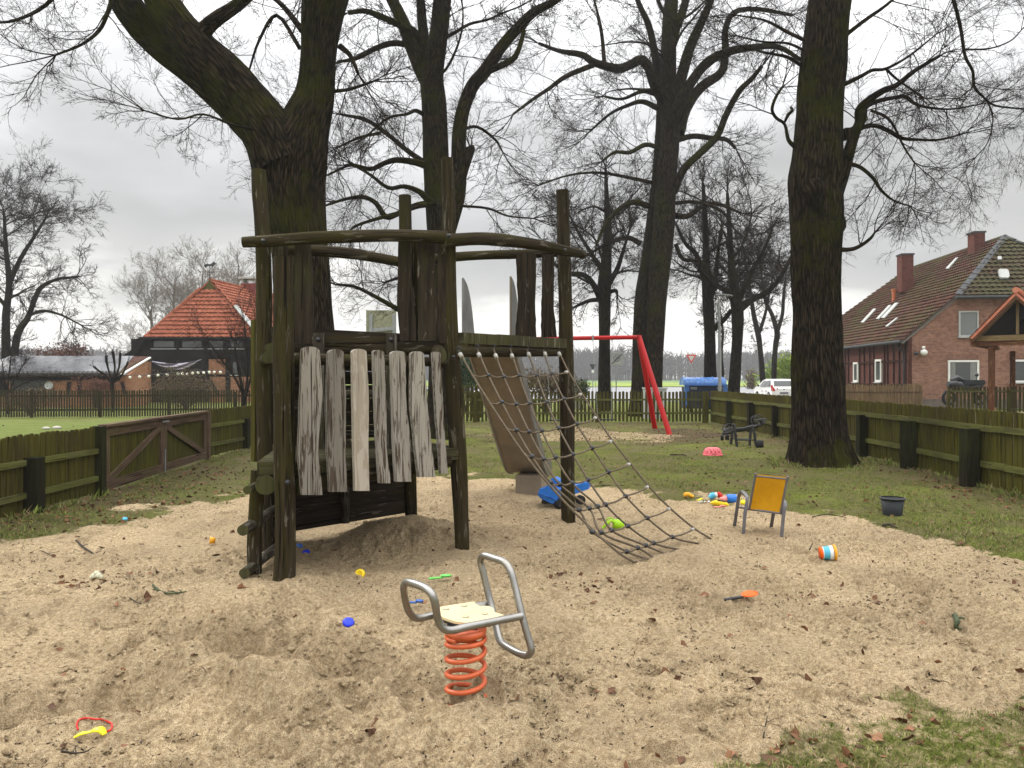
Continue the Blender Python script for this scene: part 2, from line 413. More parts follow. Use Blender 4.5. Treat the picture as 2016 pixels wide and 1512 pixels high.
def m_solar():
    t = NT('solar_panel'); v = t.co('UV', (1, 1, 1))
    b = t.n('ShaderNodeTexBrick'); b.offset = 0; t.t.links.new(v, b.inputs['Vector'])
    b.inputs['Color1'].default_value = rgb(.02,.023,.032); b.inputs['Color2'].default_value = rgb(.03,.033,.04); b.inputs['Mortar'].default_value = rgb(.10,.10,.11)
    b.inputs['Scale'].default_value = 1; b.inputs['Brick Width'].default_value = 1.0; b.inputs['Row Height'].default_value = 1.6; b.inputs['Mortar Size'].default_value = .02
    n = t.noise(t.co('Object', (.6, .6, .6)), 1.2, 4)
    return t.out(b.outputs[0], t.ramp(n, [(.3, .12), (.7, .35)]), None, 0, .9)
M['solar'] = m_solar()
def m_brick(name, a, b, mort, moss=None):
    t = NT(name); v = t.co('UV')
    k = t.n('ShaderNodeTexBrick'); t.t.links.new(v, k.inputs['Vector'])
    k.inputs['Color1'].default_value = a; k.inputs['Color2'].default_value = b; k.inputs['Mortar'].default_value = mort
    k.inputs['Scale'].default_value = 1; k.inputs['Brick Width'].default_value = .25; k.inputs['Row Height'].default_value = .083
    k.inputs['Mortar Size'].default_value = .011; k.inputs['Mortar Smooth'].default_value = .2; k.inputs['Bias'].default_value = -.1
    ob = t.co('Object'); n = t.noise(ob, .8, 5); n2 = t.noise(v, 5, 3)
    col = t.mix(t.ramp(n, [(.35, 0), (.7, .55)]), k.outputs[0], tuple(x*.45 for x in a[:3])+(1,))
    col = t.mix(t.ramp(n2, [(.4, 0), (.75, .45)]), col, tuple(min(1, x*1.35) for x in b[:3])+(1,))
    return t.out(col, .9, t.bump(k.outputs[1], -.01), 0, .2)
M['brick'] = m_brick('red_brick', rgb(.20,.085,.052), rgb(.32,.165,.11), rgb(.23,.18,.145))
M['brick_orange'] = m_brick('orange_brick', rgb(.27,.105,.05), rgb(.36,.17,.09), rgb(.25,.19,.13))
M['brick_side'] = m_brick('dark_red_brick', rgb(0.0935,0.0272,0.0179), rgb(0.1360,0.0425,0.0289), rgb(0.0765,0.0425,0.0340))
def m_tile(name, a, b, moss, amt, spec=.35):
    t = NT(name); ob = t.co('Object'); n = t.noise(ob, 3.5, 3); n2 = t.noise(ob, .5, 5, .6); n3 = t.noise(ob, 5, 5)
    vr = t.vor(ob, 4.0); rc = t.n('ShaderNodeSeparateColor'); t.t.links.new(vr.outputs['Color'], rc.inputs[0])
    col = t.mix(t.ramp(t.math('ADD', t.math('MULTIPLY', n, .5), t.math('MULTIPLY', rc.outputs[0], .5)), [(.25, 0), (.75, 1)]), a, b)
    f = t.ramp(t.math('ADD', t.math('MULTIPLY', n2, .7), t.math('MULTIPLY', n3, .4)), [(.72-amt*.35, 0), (.86-amt*.35, .85)])
    col = t.mix(f, col, moss)
    return t.out(col, .92, t.bump(n3, .01), 0, .06)
M['tile_orange'] = m_tile('orange_tiles', rgb(0.2070,0.0612,0.0324), rgb(0.3060,0.1035,0.0585), rgb(0.1980,0.0900,0.0540), .2)
M['tile_old'] = m_tile('old_brown_tiles', rgb(0.0442,0.0204,0.0153), rgb(0.0978,0.0442,0.0323), rgb(0.0638,0.0595,0.0221), .62)
M['tile_moss'] = m_tile('mossy_tiles', rgb(0.0480,0.0320,0.0216), rgb(0.0960,0.0600,0.0416), rgb(0.0680,0.0656,0.0304), .85)
M['tile_port'] = m_tile('carport_tiles', rgb(.40,.13,.08), rgb(.5,.19,.12), rgb(.3,.1,.07), .1)
def m_leaf(name, a, b, tr=.3):
    t = NT(name); ob = t.co('Object'); n = t.noise(ob, 6, 3)
    at = t.n('ShaderNodeAttribute'); at.attribute_name = 'rnd'
    f = t.math('ADD', t.math('MULTIPLY', n, .5), t.math('MULTIPLY', at.outputs['Fac'], .6))
    return t.out(t.mix(t.ramp(f, [(.2, 0), (.8, 1)]), a, b), .7, None, 0, .25)
M['grass'] = m_leaf('grass_blades', rgb(.05,.08,.014), rgb(.22,.26,.05))
M['drygrass'] = m_leaf('straw', rgb(.15,.11,.045), rgb(.28,.22,.11))
M['evergreen'] = m_leaf('evergreen_leaves', rgb(.014,.03,.012), rgb(.05,.08,.03))
M['bushgreen'] = m_leaf('bright_shrub_leaves', rgb(.10,.17,.02), rgb(.28,.36,.05))
M['bushbrown'] = m_leaf('brown_hedge_leaves', rgb(.06,.04,.02), rgb(.14,.10,.05))
M['bushred'] = m_leaf('reddish_leaves', rgb(.09,.03,.02), rgb(.16,.07,.045))
M['deadleaf'] = m_leaf('dead_leaves', rgb(.055,.026,.013), rgb(.21,.10,.048))
M['leafpale'] = m_leaf('pale_dead_leaf', rgb(.24,.12,.06), rgb(.36,.21,.12))
M['crumb'] = m_leaf('dark_debris', rgb(.02,.014,.009), rgb(.10,.065,.035))
M['woods'] = m_leaf('far_woods', rgb(.035,.030,.028), rgb(.075,.066,.06))

# ============================================================ GROUND
_ex = np.array([-900, 0, 100, 250, 400, 480, 560, 700, 830, 1000, 1130, 1250, 1400, 1580, 1700, 1830, 1950, 2016, 2100, 2400.])
_ey = np.array([1150, 1055, 1040, 1018, 1000, 990, 972, 940, 937, 935, 945, 963, 985, 1010, 1028, 1050, 1082, 1108, 1170, 1500.])
_gx = np.array([-900, 1250, 1360, 1450, 1560, 1650, 1800, 1900, 2016, 2400.])
_gy = np.array([2600, 1700, 1525, 1470, 1440, 1408, 1402, 1420, 1400, 1350.])
def masks(X, Y):
    X = np.asarray(X, float); Y = np.asarray(Y, float)
    D = np.maximum(Y, .3); px = CX+X*F/D; py = HY+F*HC/D
    nz = fbm2(X*.9, Y*.9, 4, 3)
    n2 = fbm2(X*4, Y*4, 3, 5)
    e = np.interp(px, _ex, _ey)
    sc = np.clip(14+(e-935)*.12, 12, 60)
    s = np.clip(.5+((py-e)+nz*sc*.8+n2*sc*.35)/(sc*1.4), 0, 1)
    g = np.interp(px, _gx, _gy)
    s2 = np.clip(.5+((g-py)+nz*38+n2*34)/70, 0, 1)
    s = np.minimum(s, .44+.56*s2)
    # small grass tuft patch at right border
    r = np.exp(-(((X-4.0)/.22)**2+((Y-6.0)/.16)**2)); s = s*(1-.8*r*(n2 > -.2))
    # swing wear patch
    r = ((X-1.9)/3.4)**2+((Y-21.2)/3.3)**2
    sw = np.clip(1.25-r+nz*.35+n2*.15, 0, 1)*.95
    inside = (X > -5.6) & (X < 7.0)
    sw = np.where(inside & (Y > 14), sw, 0)
    soil = np.clip(1.2-(((X-5.0)/1.7)**2+((Y-21.3)/3.2)**2)+nz*.3, 0, 1)
    sand = np.maximum(s*(Y < 14), sw*.52)
    # leaf/soil brown
    fenceL = np.exp(-((X+5.2)/1.0)**2)*(Y > 7)*(Y < 28)
    fenceR = np.exp(-((X-6.9)/.8)**2)*(Y > 7)*(Y < 28)
    back = np.exp(-((Y-26)/1.2)**2)*inside
    brown = np.clip(np.maximum.reduce([fenceL*.5, fenceR*.6, back*.7, soil*1.0, sw*.55])+nz*.15, 0, 1)
    return sand, brown, soil
def seg_d(X, Y, a, b):
    ax, ay = a; bx, by = b; dx, dy = bx-ax, by-ay
    t = np.clip(((X-ax)*dx+(Y-ay)*dy)/(dx*dx+dy*dy), 0, 1)
    return np.hypot(X-ax-t*dx, Y-ay-t*dy)
def gp(x, y):
    v = on_z(x, y, 0); return (v.x, v.y)
_tr = [(gp(320, 1258), gp(450, 1272), .14, .07), (gp(450, 1280), gp(590, 1318), .21, .125), (gp(580, 1325), gp(700, 1346), .17, .10),
       (gp(40, 1400), gp(290, 1372), .12, .06), (gp(980, 1350), gp(1060, 1362), .10, .05), (gp(1060, 1362), gp(1130, 1340), .08, .03),
       (gp(1790, 1140), gp(1830, 1180), .13, .07), (gp(1560, 1080), gp(1660, 1075), .16, .05), (gp(1540, 1145), gp(1580, 1150), .07, .03)]
_mo = [(gp(895, 1105), .22, .07), (gp(560, 1150), .25, .05), (gp(925, 1400), .28, .05), (gp(1000, 1385), .2, .04), (gp(560, 1300), .25, .05),
       (gp(825, 1045), .38, .12), (gp(750, 1040), .32, .07), (gp(870, 1060), .25, .05), (gp(330, 1330), .22, .05), (gp(420, 1318), .16, .06), (gp(505, 1360), .18, .06), (gp(600, 1385), .2, .05), (gp(780, 1400), .4, .03), (gp(1850, 1190), .3, .05)]
_dents = []
_rr = random.Random(5)
for k in range(900):
    D = 2.6*math.exp(_rr.random()*1.35); xx = _rr.uniform(-.78, .78)*D
    _dents.append((xx, D, _rr.uniform(.07, .15), _rr.uniform(.04, .07), _rr.uniform(0, 3.14), _rr.uniform(.012, .034)))
def relief(X, Y, sand):
    h = .024*fbm2(X*.8, Y*.8, 3, 1)*np.clip((Y-0)/3, 0, 1)
    a = fbm2(X*2.6, Y*2.6, 2, 2); h = h+.010*a
    b = 1-np.abs(fbm2(X*7, Y*7, 2, 4)); h2 = .040*(b-.6)
    c = fbm2(X*24, Y*24, 2, 6); h2 = h2+.0095*c+.0105*fbm2(X*46, Y*46, 3, 8)
    rough = .22+.95*np.clip(.45+1.1*fbm2(X*1.5, Y*1.5, 2, 9), 0, 1)
    h = h+h2*rough*np.clip(sand, .25, 1)
    for a_, b_, w, d in _tr:
        d = d*1.9; dd = seg_d(X, Y, a_, b_)+.05*fbm2(X*3.5, Y*3.5, 2, 7)
        h = h-d*np.exp(-(np.abs(dd)/w)**2.5)+d*.35*np.exp(-((dd-w*1.75)/(w*.6))**2)
    for (cx, cy), w, d in _mo:
        h = h+d*np.exp(-((X-cx)**2+(Y-cy)**2)/w**2)*(1+.3*a)
    # hollow under the tower
    h = h-.10*np.exp(-(((X+1.15)/.75)**2+((Y-6.95)/.5)**2))
    h = h-.05*np.exp(-(((X-.3)/.7)**2+((Y-7.7)/.5)**2))
    return h
def ground_h(x, y):
    X = np.array([x]); Y = np.array([y]); s, b, so = masks(X, Y)
    h = relief(X, Y, s)[0]*fade(Y)[0]
    for dx, dy, a, bb, th, d in _dents:
        u = (x-dx)*math.cos(th)+(y-dy)*math.sin(th); v = -(x-dx)*math.sin(th)+(y-dy)*math.cos(th)
        q = (u/a)**2+(v/bb)**2
        if q < 6: h += dent(q, d)*s[0]
    return float(h)
def dent(q, d): return -d*np.exp(-q**1.5)+d*.45*np.exp(-((np.sqrt(q)-1.5)/.35)**2)
def fade(Y): return np.clip(1-(Y-22)/10, 0, 1)
def Gp(x, y, dz=0.0):
    """ground point seen at picture x,y with relief"""
    v = on_z(x, y, 0); h = 0
    for k in range(4):
        h = ground_h(v.x, v.y); v = on_z(x, y, h)
    v.z = h+dz; return v

def build_ground():
    nr, nc = 1180, 840
    d0, d1 = 1.2, 75.0
    t = np.linspace(0, 1, nr); D = d0*np.exp(t*math.log(d1/d0))
    # denser rows in the visible sand
    u = np.linspace(-1, 1, nc); T = np.sign(u)*(.82*np.abs(u)+.5*np.abs(u)**4)
    DD, TT = np.meshgrid(D, T, indexing='ij')
    X = DD*TT; Y = DD.copy()
    X = X+0*X
    sand, brown, soil = masks(X, Y)
    H = relief(X, Y, sand)
    for dx, dy, a, b, th, d in _dents:
        i0, i1 = np.searchsorted(D, [dy-.4, dy+.4])
        if i1 <= i0: continue
        xs = X[i0:i1]; ys = Y[i0:i1]
        uu = (xs-dx)*math.cos(th)+(ys-dy)*math.sin(th); vv = -(xs-dx)*math.sin(th)+(ys-dy)*math.cos(th)
        H[i0:i1] += dent((uu/a)**2+(vv/b)**2, d)*sand[i0:i1]
    H *= fade(Y)
    V = np.stack([X, Y, H], -1).reshape(-1, 3)
    idx = np.arange(nr*nc).reshape(nr, nc)
    Q = np.stack([idx[:-1, :-1], idx[:-1, 1:], idx[1:, 1:], idx[1:, :-1]], -1).reshape(-1, 4)
    sf = (sand[:-1, :-1]+sand[1:, 1:]).reshape(-1)*.5 > .5
    lawnfar = ((X < -5.9)[:-1, :-1]).reshape(-1)
    green = np.where(X < -6.0, 1.0, 0.0); green = np.where((Y > 27.2), .6, green)
    mk = np.stack([sand, brown, green, np.ones_like(sand)], -1).reshape(-1, 4)
    t_ = NT('sand_and_turf')
    at = t_.n('ShaderNodeVertexColor'); at.layer_name = 'masks'
    sp = t_.n('ShaderNodeSeparateColor'); t_.t.links.new(at.outputs[0], sp.inputs[0])
    ob = t_.co('Object')
    g1 = t_.noise(ob, 260, 2, .6); g2 = t_.noise(ob, 38, 4, .65); g3 = t_.noise(ob, 1.1, 4, .6); g4 = t_.noise(ob, 110, 3, .7)
    sandc = t_.mix(t_.ramp(g2, [(.38, 0), (.60, 1)]), rgb(.52,.375,.21), rgb(.84,.665,.415))  # dark mottles paint the shading of small lumps into the sand colour
    sandc = t_.mix(t_.ramp(g3, [(.35, .45), (.65, 0)]), sandc, rgb(.35,.26,.16))
    sandc = t_.mix(t_.ramp(g1, [(.42, .8), (.49, 0)]), sandc, rgb(.19,.13,.07))
    sandc = t_.mix(t_.ramp(g4, [(.62, 0), (.75, .6)]), sandc, rgb(.66,.54,.38))
    sandc = t_.mix(t_.ramp(t_.noise(ob, 55, 4, .8), [(.59, 0), (.66, .8)]), sandc, rgb(.13,.08,.045))
    # turf
    a1 = t_.noise(ob, 14, 5, .7); a2 = t_.noise(ob, 1.6, 4, .6); a3 = t_.noise(ob, 70, 3, .7)
    gr = t_.mix(t_.ramp(a1, [(.35, 0), (.65, 1)]), rgb(.036,.045,.009), rgb(.20,.22,.038))
    gr = t_.mix(t_.ramp(a2, [(.38, 0), (.62, .8)]), gr, rgb(.19,.155,.075))
    gr = t_.mix(t_.ramp(t_.noise(ob, .7, 3), [(.5, 0), (.66, .6)]), gr, rgb(.20,.25,.03))
    gr = t_.mix(t_.ramp(a3, [(.35, .7), (.5, 0)]), gr, rgb(.03,.03,.012))
    soilc = t_.mix(a3, rgb(.045,.032,.02), rgb(.12,.08,.05))
    gr = t_.mix(t_.math('MULTIPLY', sp.outputs[1], t_.ramp(a1, [(.3, .5), (.6, 1)])), gr, soilc)
    lush = t_.mix(t_.ramp(a1, [(.3, 0), (.7, 1)]), rgb(.080,.115,.018), rgb(.16,.20,.038))
    lush = t_.mix(t_.ramp(a2, [(.4, 0), (.7, .5)]), lush, rgb(.20,.22,.07))
    gr = t_.mix(sp.outputs[2], gr, lush)
    m = t_.ramp(t_.math('ADD', sp.outputs[0], t_.math('MULTIPLY', t_.math('SUBTRACT', a1, .5), .8)), [(.40, 0), (.60, 1)])
    far = t_.math('GREATER_THAN', 1.0, 0.0)
    col = t_.mix(m, gr, sandc)
    b1 = t_.bump(t_.noise(ob, 34, 6, .8), .045, 1.0)
    b2 = t_.bump(t_.noise(ob, 190, 3, .7), .008, 1.0, b1)
    mat = t_.out(col, .95, b2, 0, .12)
    for nm, sel in (('sand', sf), ('grass_ground', ~sf)):
        q = Q[sel]; used = np.unique(q); re = np.zeros(len(V), np.int64); re[used] = np.arange(len(used))
        me = fastmesh(nm, V[used], re[q])
        ca = me.color_attributes.new('masks', 'FLOAT_COLOR', 'POINT'); ca.data.foreach_set('color', mk[used].astype(np.float32).ravel())
        tag(link(nm, me, mat), kind='structure')
build_ground()

def sheet(name, pts, z, mat):
    b = MB(); b.poly([(x, y, z) for x, y in pts]); return tag(b.build(name, mat), kind='structure')
def m_ground2(name, a, b, c, sc):
    t = NT(name); ob = t.co('Object'); n = t.noise(ob, sc, 5, .6); n2 = t.noise(ob, sc*.15, 4)
    return t.out(t.mix(t.ramp(n2, [(.4, 0), (.6, .7)]), t.mix(n, a, b), c), .9, None, 0, .1)
M['field'] = m_ground2('far_field', rgb(.13,.19,.035), rgb(.20,.26,.05), rgb(.26,.32,.06), .6)
M['field2'] = m_ground2('far_meadow', rgb(.10,.16,.06), rgb(.13,.19,.07), rgb(.12,.18,.06), .3)
t = NT('damp_asphalt'); ob = t.co('Object'); n = t.noise(ob, 30, 4); n2 = t.noise(ob, .25, 4)
M['road'] = t.out(t.mix(n2, rgb(.16,.16,.165), rgb(.24,.24,.245)), t.ramp(n2, [(.35, .3), (.65, .6)]), None, 0, .5)
M['pave'] = m_ground2('driveway_gravel', rgb(.20,.16,.11), rgb(.26,.21,.15), rgb(.15,.13,.09), 5)
sheet('field', [(-900, -20), (900, -20), (900, 1300), (-900, 1300)], -.32, M['field2'])
sheet('crop_field', [(-300, 128), (400, 128), (420, 215), (-300, 215)], .012, M['field'])
sheet('road', [(1.5, 50), (90, 50), (140, 122), (-40, 118), (-8, 100)], .016, M['road'])
sheet('driveway', [(9, 24), (40, 24), (40, 37.5), (9, 33)], .012, M['pave'])

# ============================================================ CAMERA, SKY, LIGHT
cam = bpy.data.cameras.new('camera'); co = bpy.data.objects.new('camera', cam); COL.objects.link(co)
cam.sensor_width = 36; cam.lens = F/2016*36; cam.shift_y = (HY-756)/2016
cam.clip_start = .05; cam.clip_end = 4000
co.location = (0, 0, HC); co.rotation_euler = (R(90), 0, 0); S.camera = co

W = bpy.data.worlds.new('World'); S.world = W; W.use_nodes = True; wt = W.node_tree; wt.nodes.clear()
def wn(t, **k):
    x = wt.nodes.new(t)
    for a, b in k.items(): setattr(x, a, b)
    return x
SUN_EL, SUN_ROT = 38, -48     # degrees; rotation measured clockwise from +Y
sky = wn('ShaderNodeTexSky', sky_type='NISHITA', sun_disc=False, sun_elevation=R(SUN_EL), sun_rotation=R(SUN_ROT))
bg1 = wn('ShaderNodeBackground'); wt.links.new(sky.outputs[0], bg1.inputs[0]); bg1.inputs[1].default_value = .06
tc = wn('ShaderNodeTexCoord'); nz = wn('ShaderNodeTexNoise'); mp = wn('ShaderNodeMapping')
mp.inputs['Scale'].default_value = (1.1, 1.1, 3.0); mp.inputs['Location'].default_value = (.35, 1.3, .2)
wt.links.new(tc.outputs['Generated'], mp.inputs[0]); wt.links.new(mp.outputs[0], nz.inputs['Vector'])
nz.inputs['Scale'].default_value = 2.6; nz.inputs['Detail'].default_value = 5; nz.inputs['Roughness'].default_value = .5
sx = wn('ShaderNodeSeparateXYZ'); wt.links.new(tc.outputs['Generated'], sx.inputs[0])
def wm(op, a, b):
    x = wn('ShaderNodeMath', operation=op)
    for i, v in enumerate((a, b)):
        if isinstance(v, bpy.types.NodeSocket): wt.links.new(v, x.inputs[i])
        else: x.inputs[i].default_value = v
    return x.outputs[0]
el = wm('ADD', sx.outputs[2], wm('MULTIPLY', wm('SUBTRACT', nz.outputs[0], .5), .44))
rp = wn('ShaderNodeValToRGB'); wt.links.new(el, rp.inputs[0]); e = rp.color_ramp.elements
stops = [(0.0, (.96,.94,.90)), (.07, (1.02,1.0,.96)), (.12, (.60,.60,.58)), (.20, (.50,.50,.495)), (.28, (.64,.64,.64)), (.36, (.95,.95,.96)), (.50, (2.2,2.2,2.2)), (1.0, (3.2,3.2,3.25))]
while len(e) < len(stops): e.new(.5)
for k, (p_, c) in enumerate(stops): e[k].position = p_; e[k].color = (*c, 1)
bg2 = wn('ShaderNodeBackground'); wt.links.new(rp.outputs[0], bg2.inputs[0]); bg2.inputs[1].default_value = 1.0
mx = wn('ShaderNodeMixShader'); mx.inputs[0].default_value = .93
wt.links.new(bg1.outputs[0], mx.inputs[1]); wt.links.new(bg2.outputs[0], mx.inputs[2])
ow = wn('ShaderNodeOutputWorld'); wt.links.new(mx.outputs[0], ow.inputs[0])
sl = bpy.data.lights.new('sun', 'SUN'); sl.energy = 1.5; sl.angle = R(10); sl.color = (1, .95, .86)
so = bpy.data.objects.new('sun', sl); COL.objects.link(so)
d = Vector((math.sin(R(SUN_ROT))*math.cos(R(SUN_EL)), math.cos(R(SUN_ROT))*math.cos(R(SUN_EL)), math.sin(R(SUN_EL))))
so.rotation_euler = d.to_track_quat('Z', 'Y').to_euler(); so.location = d*30
S.view_settings.view_transform = 'Standard'; S.view_settings.look = 'None'; S.view_settings.exposure = 0.25; S.view_settings.gamma = 1
S.render.engine = 'CYCLES'

# ============================================================ CLIMBING TOWER
A = Vector((-1.775, 6.0, 0)); B = Vector((-2.36, 7.2, 0)); C_ = Vector((-.48, 7.27, 0)); D_ = Vector((.62, 8.56, 0)); E_ = Vector((-1.11, 8.53, 0))
tower = thing('climbing_tower', 'weathered log climbing tower with two platforms, rope net and slide', 'climbing tower', (-.9, 7.4, 0))
WP = [M['post'], M['endgrain']]
def log(name, pts, r, parent, n=14, wob=.05, mats=None, sub=4, lab=None):
    b = MB()
    if len(pts[0]) == 3 and not hasattr(r, '__len__'): pr = [(*p, r) for p in pts]
    else: pr = [(*p, q) for p, q in zip(pts, r)]
    sm = catmull(pr, sub)
    b.tube([q[:3] for q in sm], [q[3] for q in sm], n, True, 0, 1, wob=wob)
    o = b.build(name, mats or WP, parent)
    if lab: o['label'] = lab
    return o
def postpx(name, pts, D, parent, mats=None, lab=None):
    """pts (x,y,width_px) from bottom to top at depth D"""
    return log(name, [P(x, y, D) for x, y, w in pts], [w*D/F/2 for x, y, w in pts], parent, 16, .045, mats, 5, lab)
postpx('post', [(558, 1160, 43), (561, 1100, 42), (562, 1000, 41), (560, 880, 42), (558, 700, 40), (558, 600, 38), (558, 507, 38)], 6.0, tower)
postpx('post', [(524, 1110, 30), (524, 1000, 32), (521, 860, 31), (519, 700, 30), (520, 560, 30), (516, 440, 30), (511, 380, 30), (509, 335, 28)], 7.2, tower)
postpx('post', [(911, 1095, 29), (908, 1020, 30), (902, 900, 33), (896, 800, 34), (889, 680, 31), (885, 560, 27), (884, 440, 26), (882, 360, 25), (880, 312, 24)], 7.27, tower)
postpx('post', [(1119, 1040, 28), (1118, 960, 28), (1117, 850, 28), (1115, 700, 29), (1112, 560, 27), (1109, 440, 25), (1107, 375, 25)], 8.56, tower)
postpx('post', [(810, 1035, 24), (808, 940, 25), (806, 800, 27), (802, 640, 27), (799, 500, 26), (797, 385, 24)], 8.53, tower)
postpx('short_post', [(501, 1142, 28), (501, 1060, 28), (505, 990, 28), (508, 925, 26)], 6.24, tower)
postpx('short_post', [(531, 1092, 24), (530, 1000, 24), (530, 955, 24)], 6.9, tower)
# top ring of four logs
def tl(pp, w, **k): return log('top_rail', [P(x, y, d) for x, y, d in pp], [w_*pp[i][2]/F/2 for i, w_ in enumerate(w)], tower, 12, .06, **k)
tl([(478, 477, 7.0), (540, 474, 7.02), (620, 468, 7.04), (740, 464, 7.08), (820, 465, 7.1), (880, 468, 7.1)], [22, 24, 25, 24, 26, 27])
tl([(872, 474, 7.08), (940, 470, 7.35), (1000, 474, 7.7), (1060, 482, 8.0), (1110, 493, 8.28), (1148, 501, 8.5)], [27, 25, 25, 23, 21, 17])
tl([(538, 492, 7.4), (600, 492, 7.6), (690, 499, 8.0), (740, 507, 8.25), (800, 518, 8.5)], [20, 21, 22, 21, 20])
tl([(786, 518, 8.68), (860, 509, 8.7), (940, 503, 8.72), (1030, 500, 8.74), (1105, 497, 8.76), (1140, 495, 8.78)], [19, 19, 18, 18, 18, 17])
for x_, y_, d_ in ((518, 474, 6.93), (884, 464, 7.0), (1112, 492, 8.2), (566, 950, 5.9), (893, 703, 7.08)):
    b = MB(); b.lathe(P(x_, y_, d_), [(0, .012), (.014, .01), (.02, 0), (.02, -.02)], 10, (.2, -1, 0)); b.build('bolt', M['black'], tower)
# upper hanging boards
def boardpx(name, L, Rr, y0, y1, p0, n, mats, parent, th=.035, wob=1.0, dome=0.5, lab=None, seed=0):
    """left and right edge poly-lines [(y,x)...]; y0 top, y1 bottom"""
    rr = random.Random(seed+int(L[0][1]*7)); pts = []
    N = 14
    for i in range(N+1):
        y = y1+(y0-y1)*i/N
        pts.append((np.interp(y, [q[0] for q in L], [q[1] for q in L])+rr.uniform(-wob, wob), y))
    xl, xr = L[0][1], Rr[0][1]
    if dome:
        for k in range(1, 6):
            a = math.pi-math.pi*k/6; w = (xr-xl)/2
            pts.append(((xl+xr)/2+w*math.cos(a), y0-w*dome*math.sin(a)))
    for i in range(N, -1, -1):
        y = y1+(y0-y1)*i/N
        pts.append((np.interp(y, [q[0] for q in Rr], [q[1] for q in Rr])+rr.uniform(-wob, wob), y))
    W3 = [on_plane(x, y, p0, n) for x, y in pts]
    b = MB(); b.prism(W3, n, th)
    o = b.build(name, mats, parent)
    if lab: o['label'] = lab
    return o
nBC = Vector((.037, -.999, 0)); pBC = Vector((-1.4, 7.2, 0))
nED = Vector((0, -1, 0)); nAC = Vector((.70, -.714, 0))
dk = M['darkwood']
for L, Rr, y0, y1 in [([(463, 537), (700, 539)], [(463, 566), (700, 566)], 466, 690), ([(463, 581), (600, 580), (676, 578)], [(463, 611), (600, 617), (676, 617)], 468, 676),
                      ([(460, 785), (600, 782), (672, 788)], [(460, 808), (560, 812), (672, 820)], 460, 672), ([(460, 822), (672, 824)], [(460, 854), (600, 861), (672, 859)], 466, 672),
                      ([(470, 862), (676, 862)], [(470, 878), (676, 880)], 476, 676)]:
    boardpx('wall_board', L, Rr, y0, y1, pBC, nBC, dk, tower, .04, .8, .45)
boardpx('wall_board', [(470, 808), (668, 812)], [(470, 826), (668, 828)], 474, 668, pBC+Vector((0, .12, 0)), nBC, M['post'], tower, .04, .8, .45)
boardpx('wall_board', [(505, 1016), (600, 1019), (662, 1014)], [(505, 1056), (600, 1054), (662, 1056)], 503, 664, Vector((0, 8.64, 0)), nED, dk, tower, .04, .8, .2)
boardpx('wall_board', [(505, 1067), (662, 1065)], [(505, 1091), (600, 1090), (662, 1096)], 503, 664, Vector((0, 8.64, 0)), nED, dk, tower, .04, .8, .2)
# platform planks
def clip(poly, n, d, keep_less):
    out = []; m = len(poly)
    for i in range(m):
        a, b = poly[i], poly[(i+1) % m]; da, db = a.dot(n)-d, b.dot(n)-d
        if keep_less: da, db = -da, -db
        if da >= 0: out.append(a)
        if da*db < 0: out.append(a+(b-a)*(da/(da-db)))
    return out
def planks(name, poly, u, w, gap, z, th, mats, parent):
    poly = [Vector((p[0], p[1], 0)) for p in poly]; u = Vector((u[0], u[1], 0)).normalized()
    s = [p.dot(u) for p in poly]; x = min(s)+.002; b = MB(); v = Vector((-u.y, u.x, 0))
    while x < max(s)-.02:
        q = clip(clip(poly, u, x, False), u, min(x+w-gap, max(s)), True)
        if len(q) > 2:
            zz = z+random.uniform(-.003, .003); off = (random.random()*9, random.random()*9)
            def uvp(p): return (p.dot(u)+off[0], p.dot(v)+off[1])
            m = len(q); i = len(b.v)
            area = sum(q[k].x*q[(k+1) % m].y-q[(k+1) % m].x*q[k].y for k in range(m))
            if area < 0: q = q[::-1]
            b.v += [Vector((p.x, p.y, zz)) for p in q]+[Vector((p.x, p.y, zz-th)) for p in q]
            b.face(list(range(i, i+m)), [uvp(p) for p in q], 0)
            b.face(list(range(i+m, i+2*m))[::-1], [uvp(p) for p in q][::-1], 0)
            for k in range(m):
                j = (k+1) % m; e = (q[j]-q[k]); L = e.length
                al = abs(e.normalized().dot(v)) > .7 if L > 0 else True
                uv = [(0, 0), (0, L), (th, L), (th, 0)] if al else [(0, 0), (L, 0), (L, th), (0, th)]
                b.face([i+m+k, i+m+j, i+j, i+k], [(a+off[0], c+off[1]) for a, c in uv], 0)
        x += w
    return b.build(name, mats, parent)
uCD = (D_-C_).normalized()
oc = Vector((nAC.x, nAC.y, 0))
planks('upper_platform', [C_+oc*.04, D_+oc*.04+uCD*.0, D_+Vector((-.02, .12, 0)), E_+Vector((.05, .1, 0)), C_+Vector((-.1, .05, 0))], uCD, .17, .006, 2.02, .105, M['deck'], tower)
planks('upper_platform', [B+Vector((.12, .1, 0)), C_+Vector((-.14, .06, 0)), E_+Vector((0, .02, 0)), E_+Vector((-.12, .05, 0))], (1, 0, 0), .14, .006, 2.0, .06, M['darkwood'], tower)
pLC = Vector((-2.0, 6.04, 0))
planks('lower_platform', [pLC, Vector((-1.62, 6.08, 0)), C_+Vector((-.02, -.10, 0)), C_+Vector((-.05, .12, 0)), E_+Vector((-.1, -.1, 0)), B+Vector((.1, .1, 0)), Vector((-2.2, 7.1, 0))],
       (B-A).normalized(), .13, .006, .93, .10, M['deck'], tower)
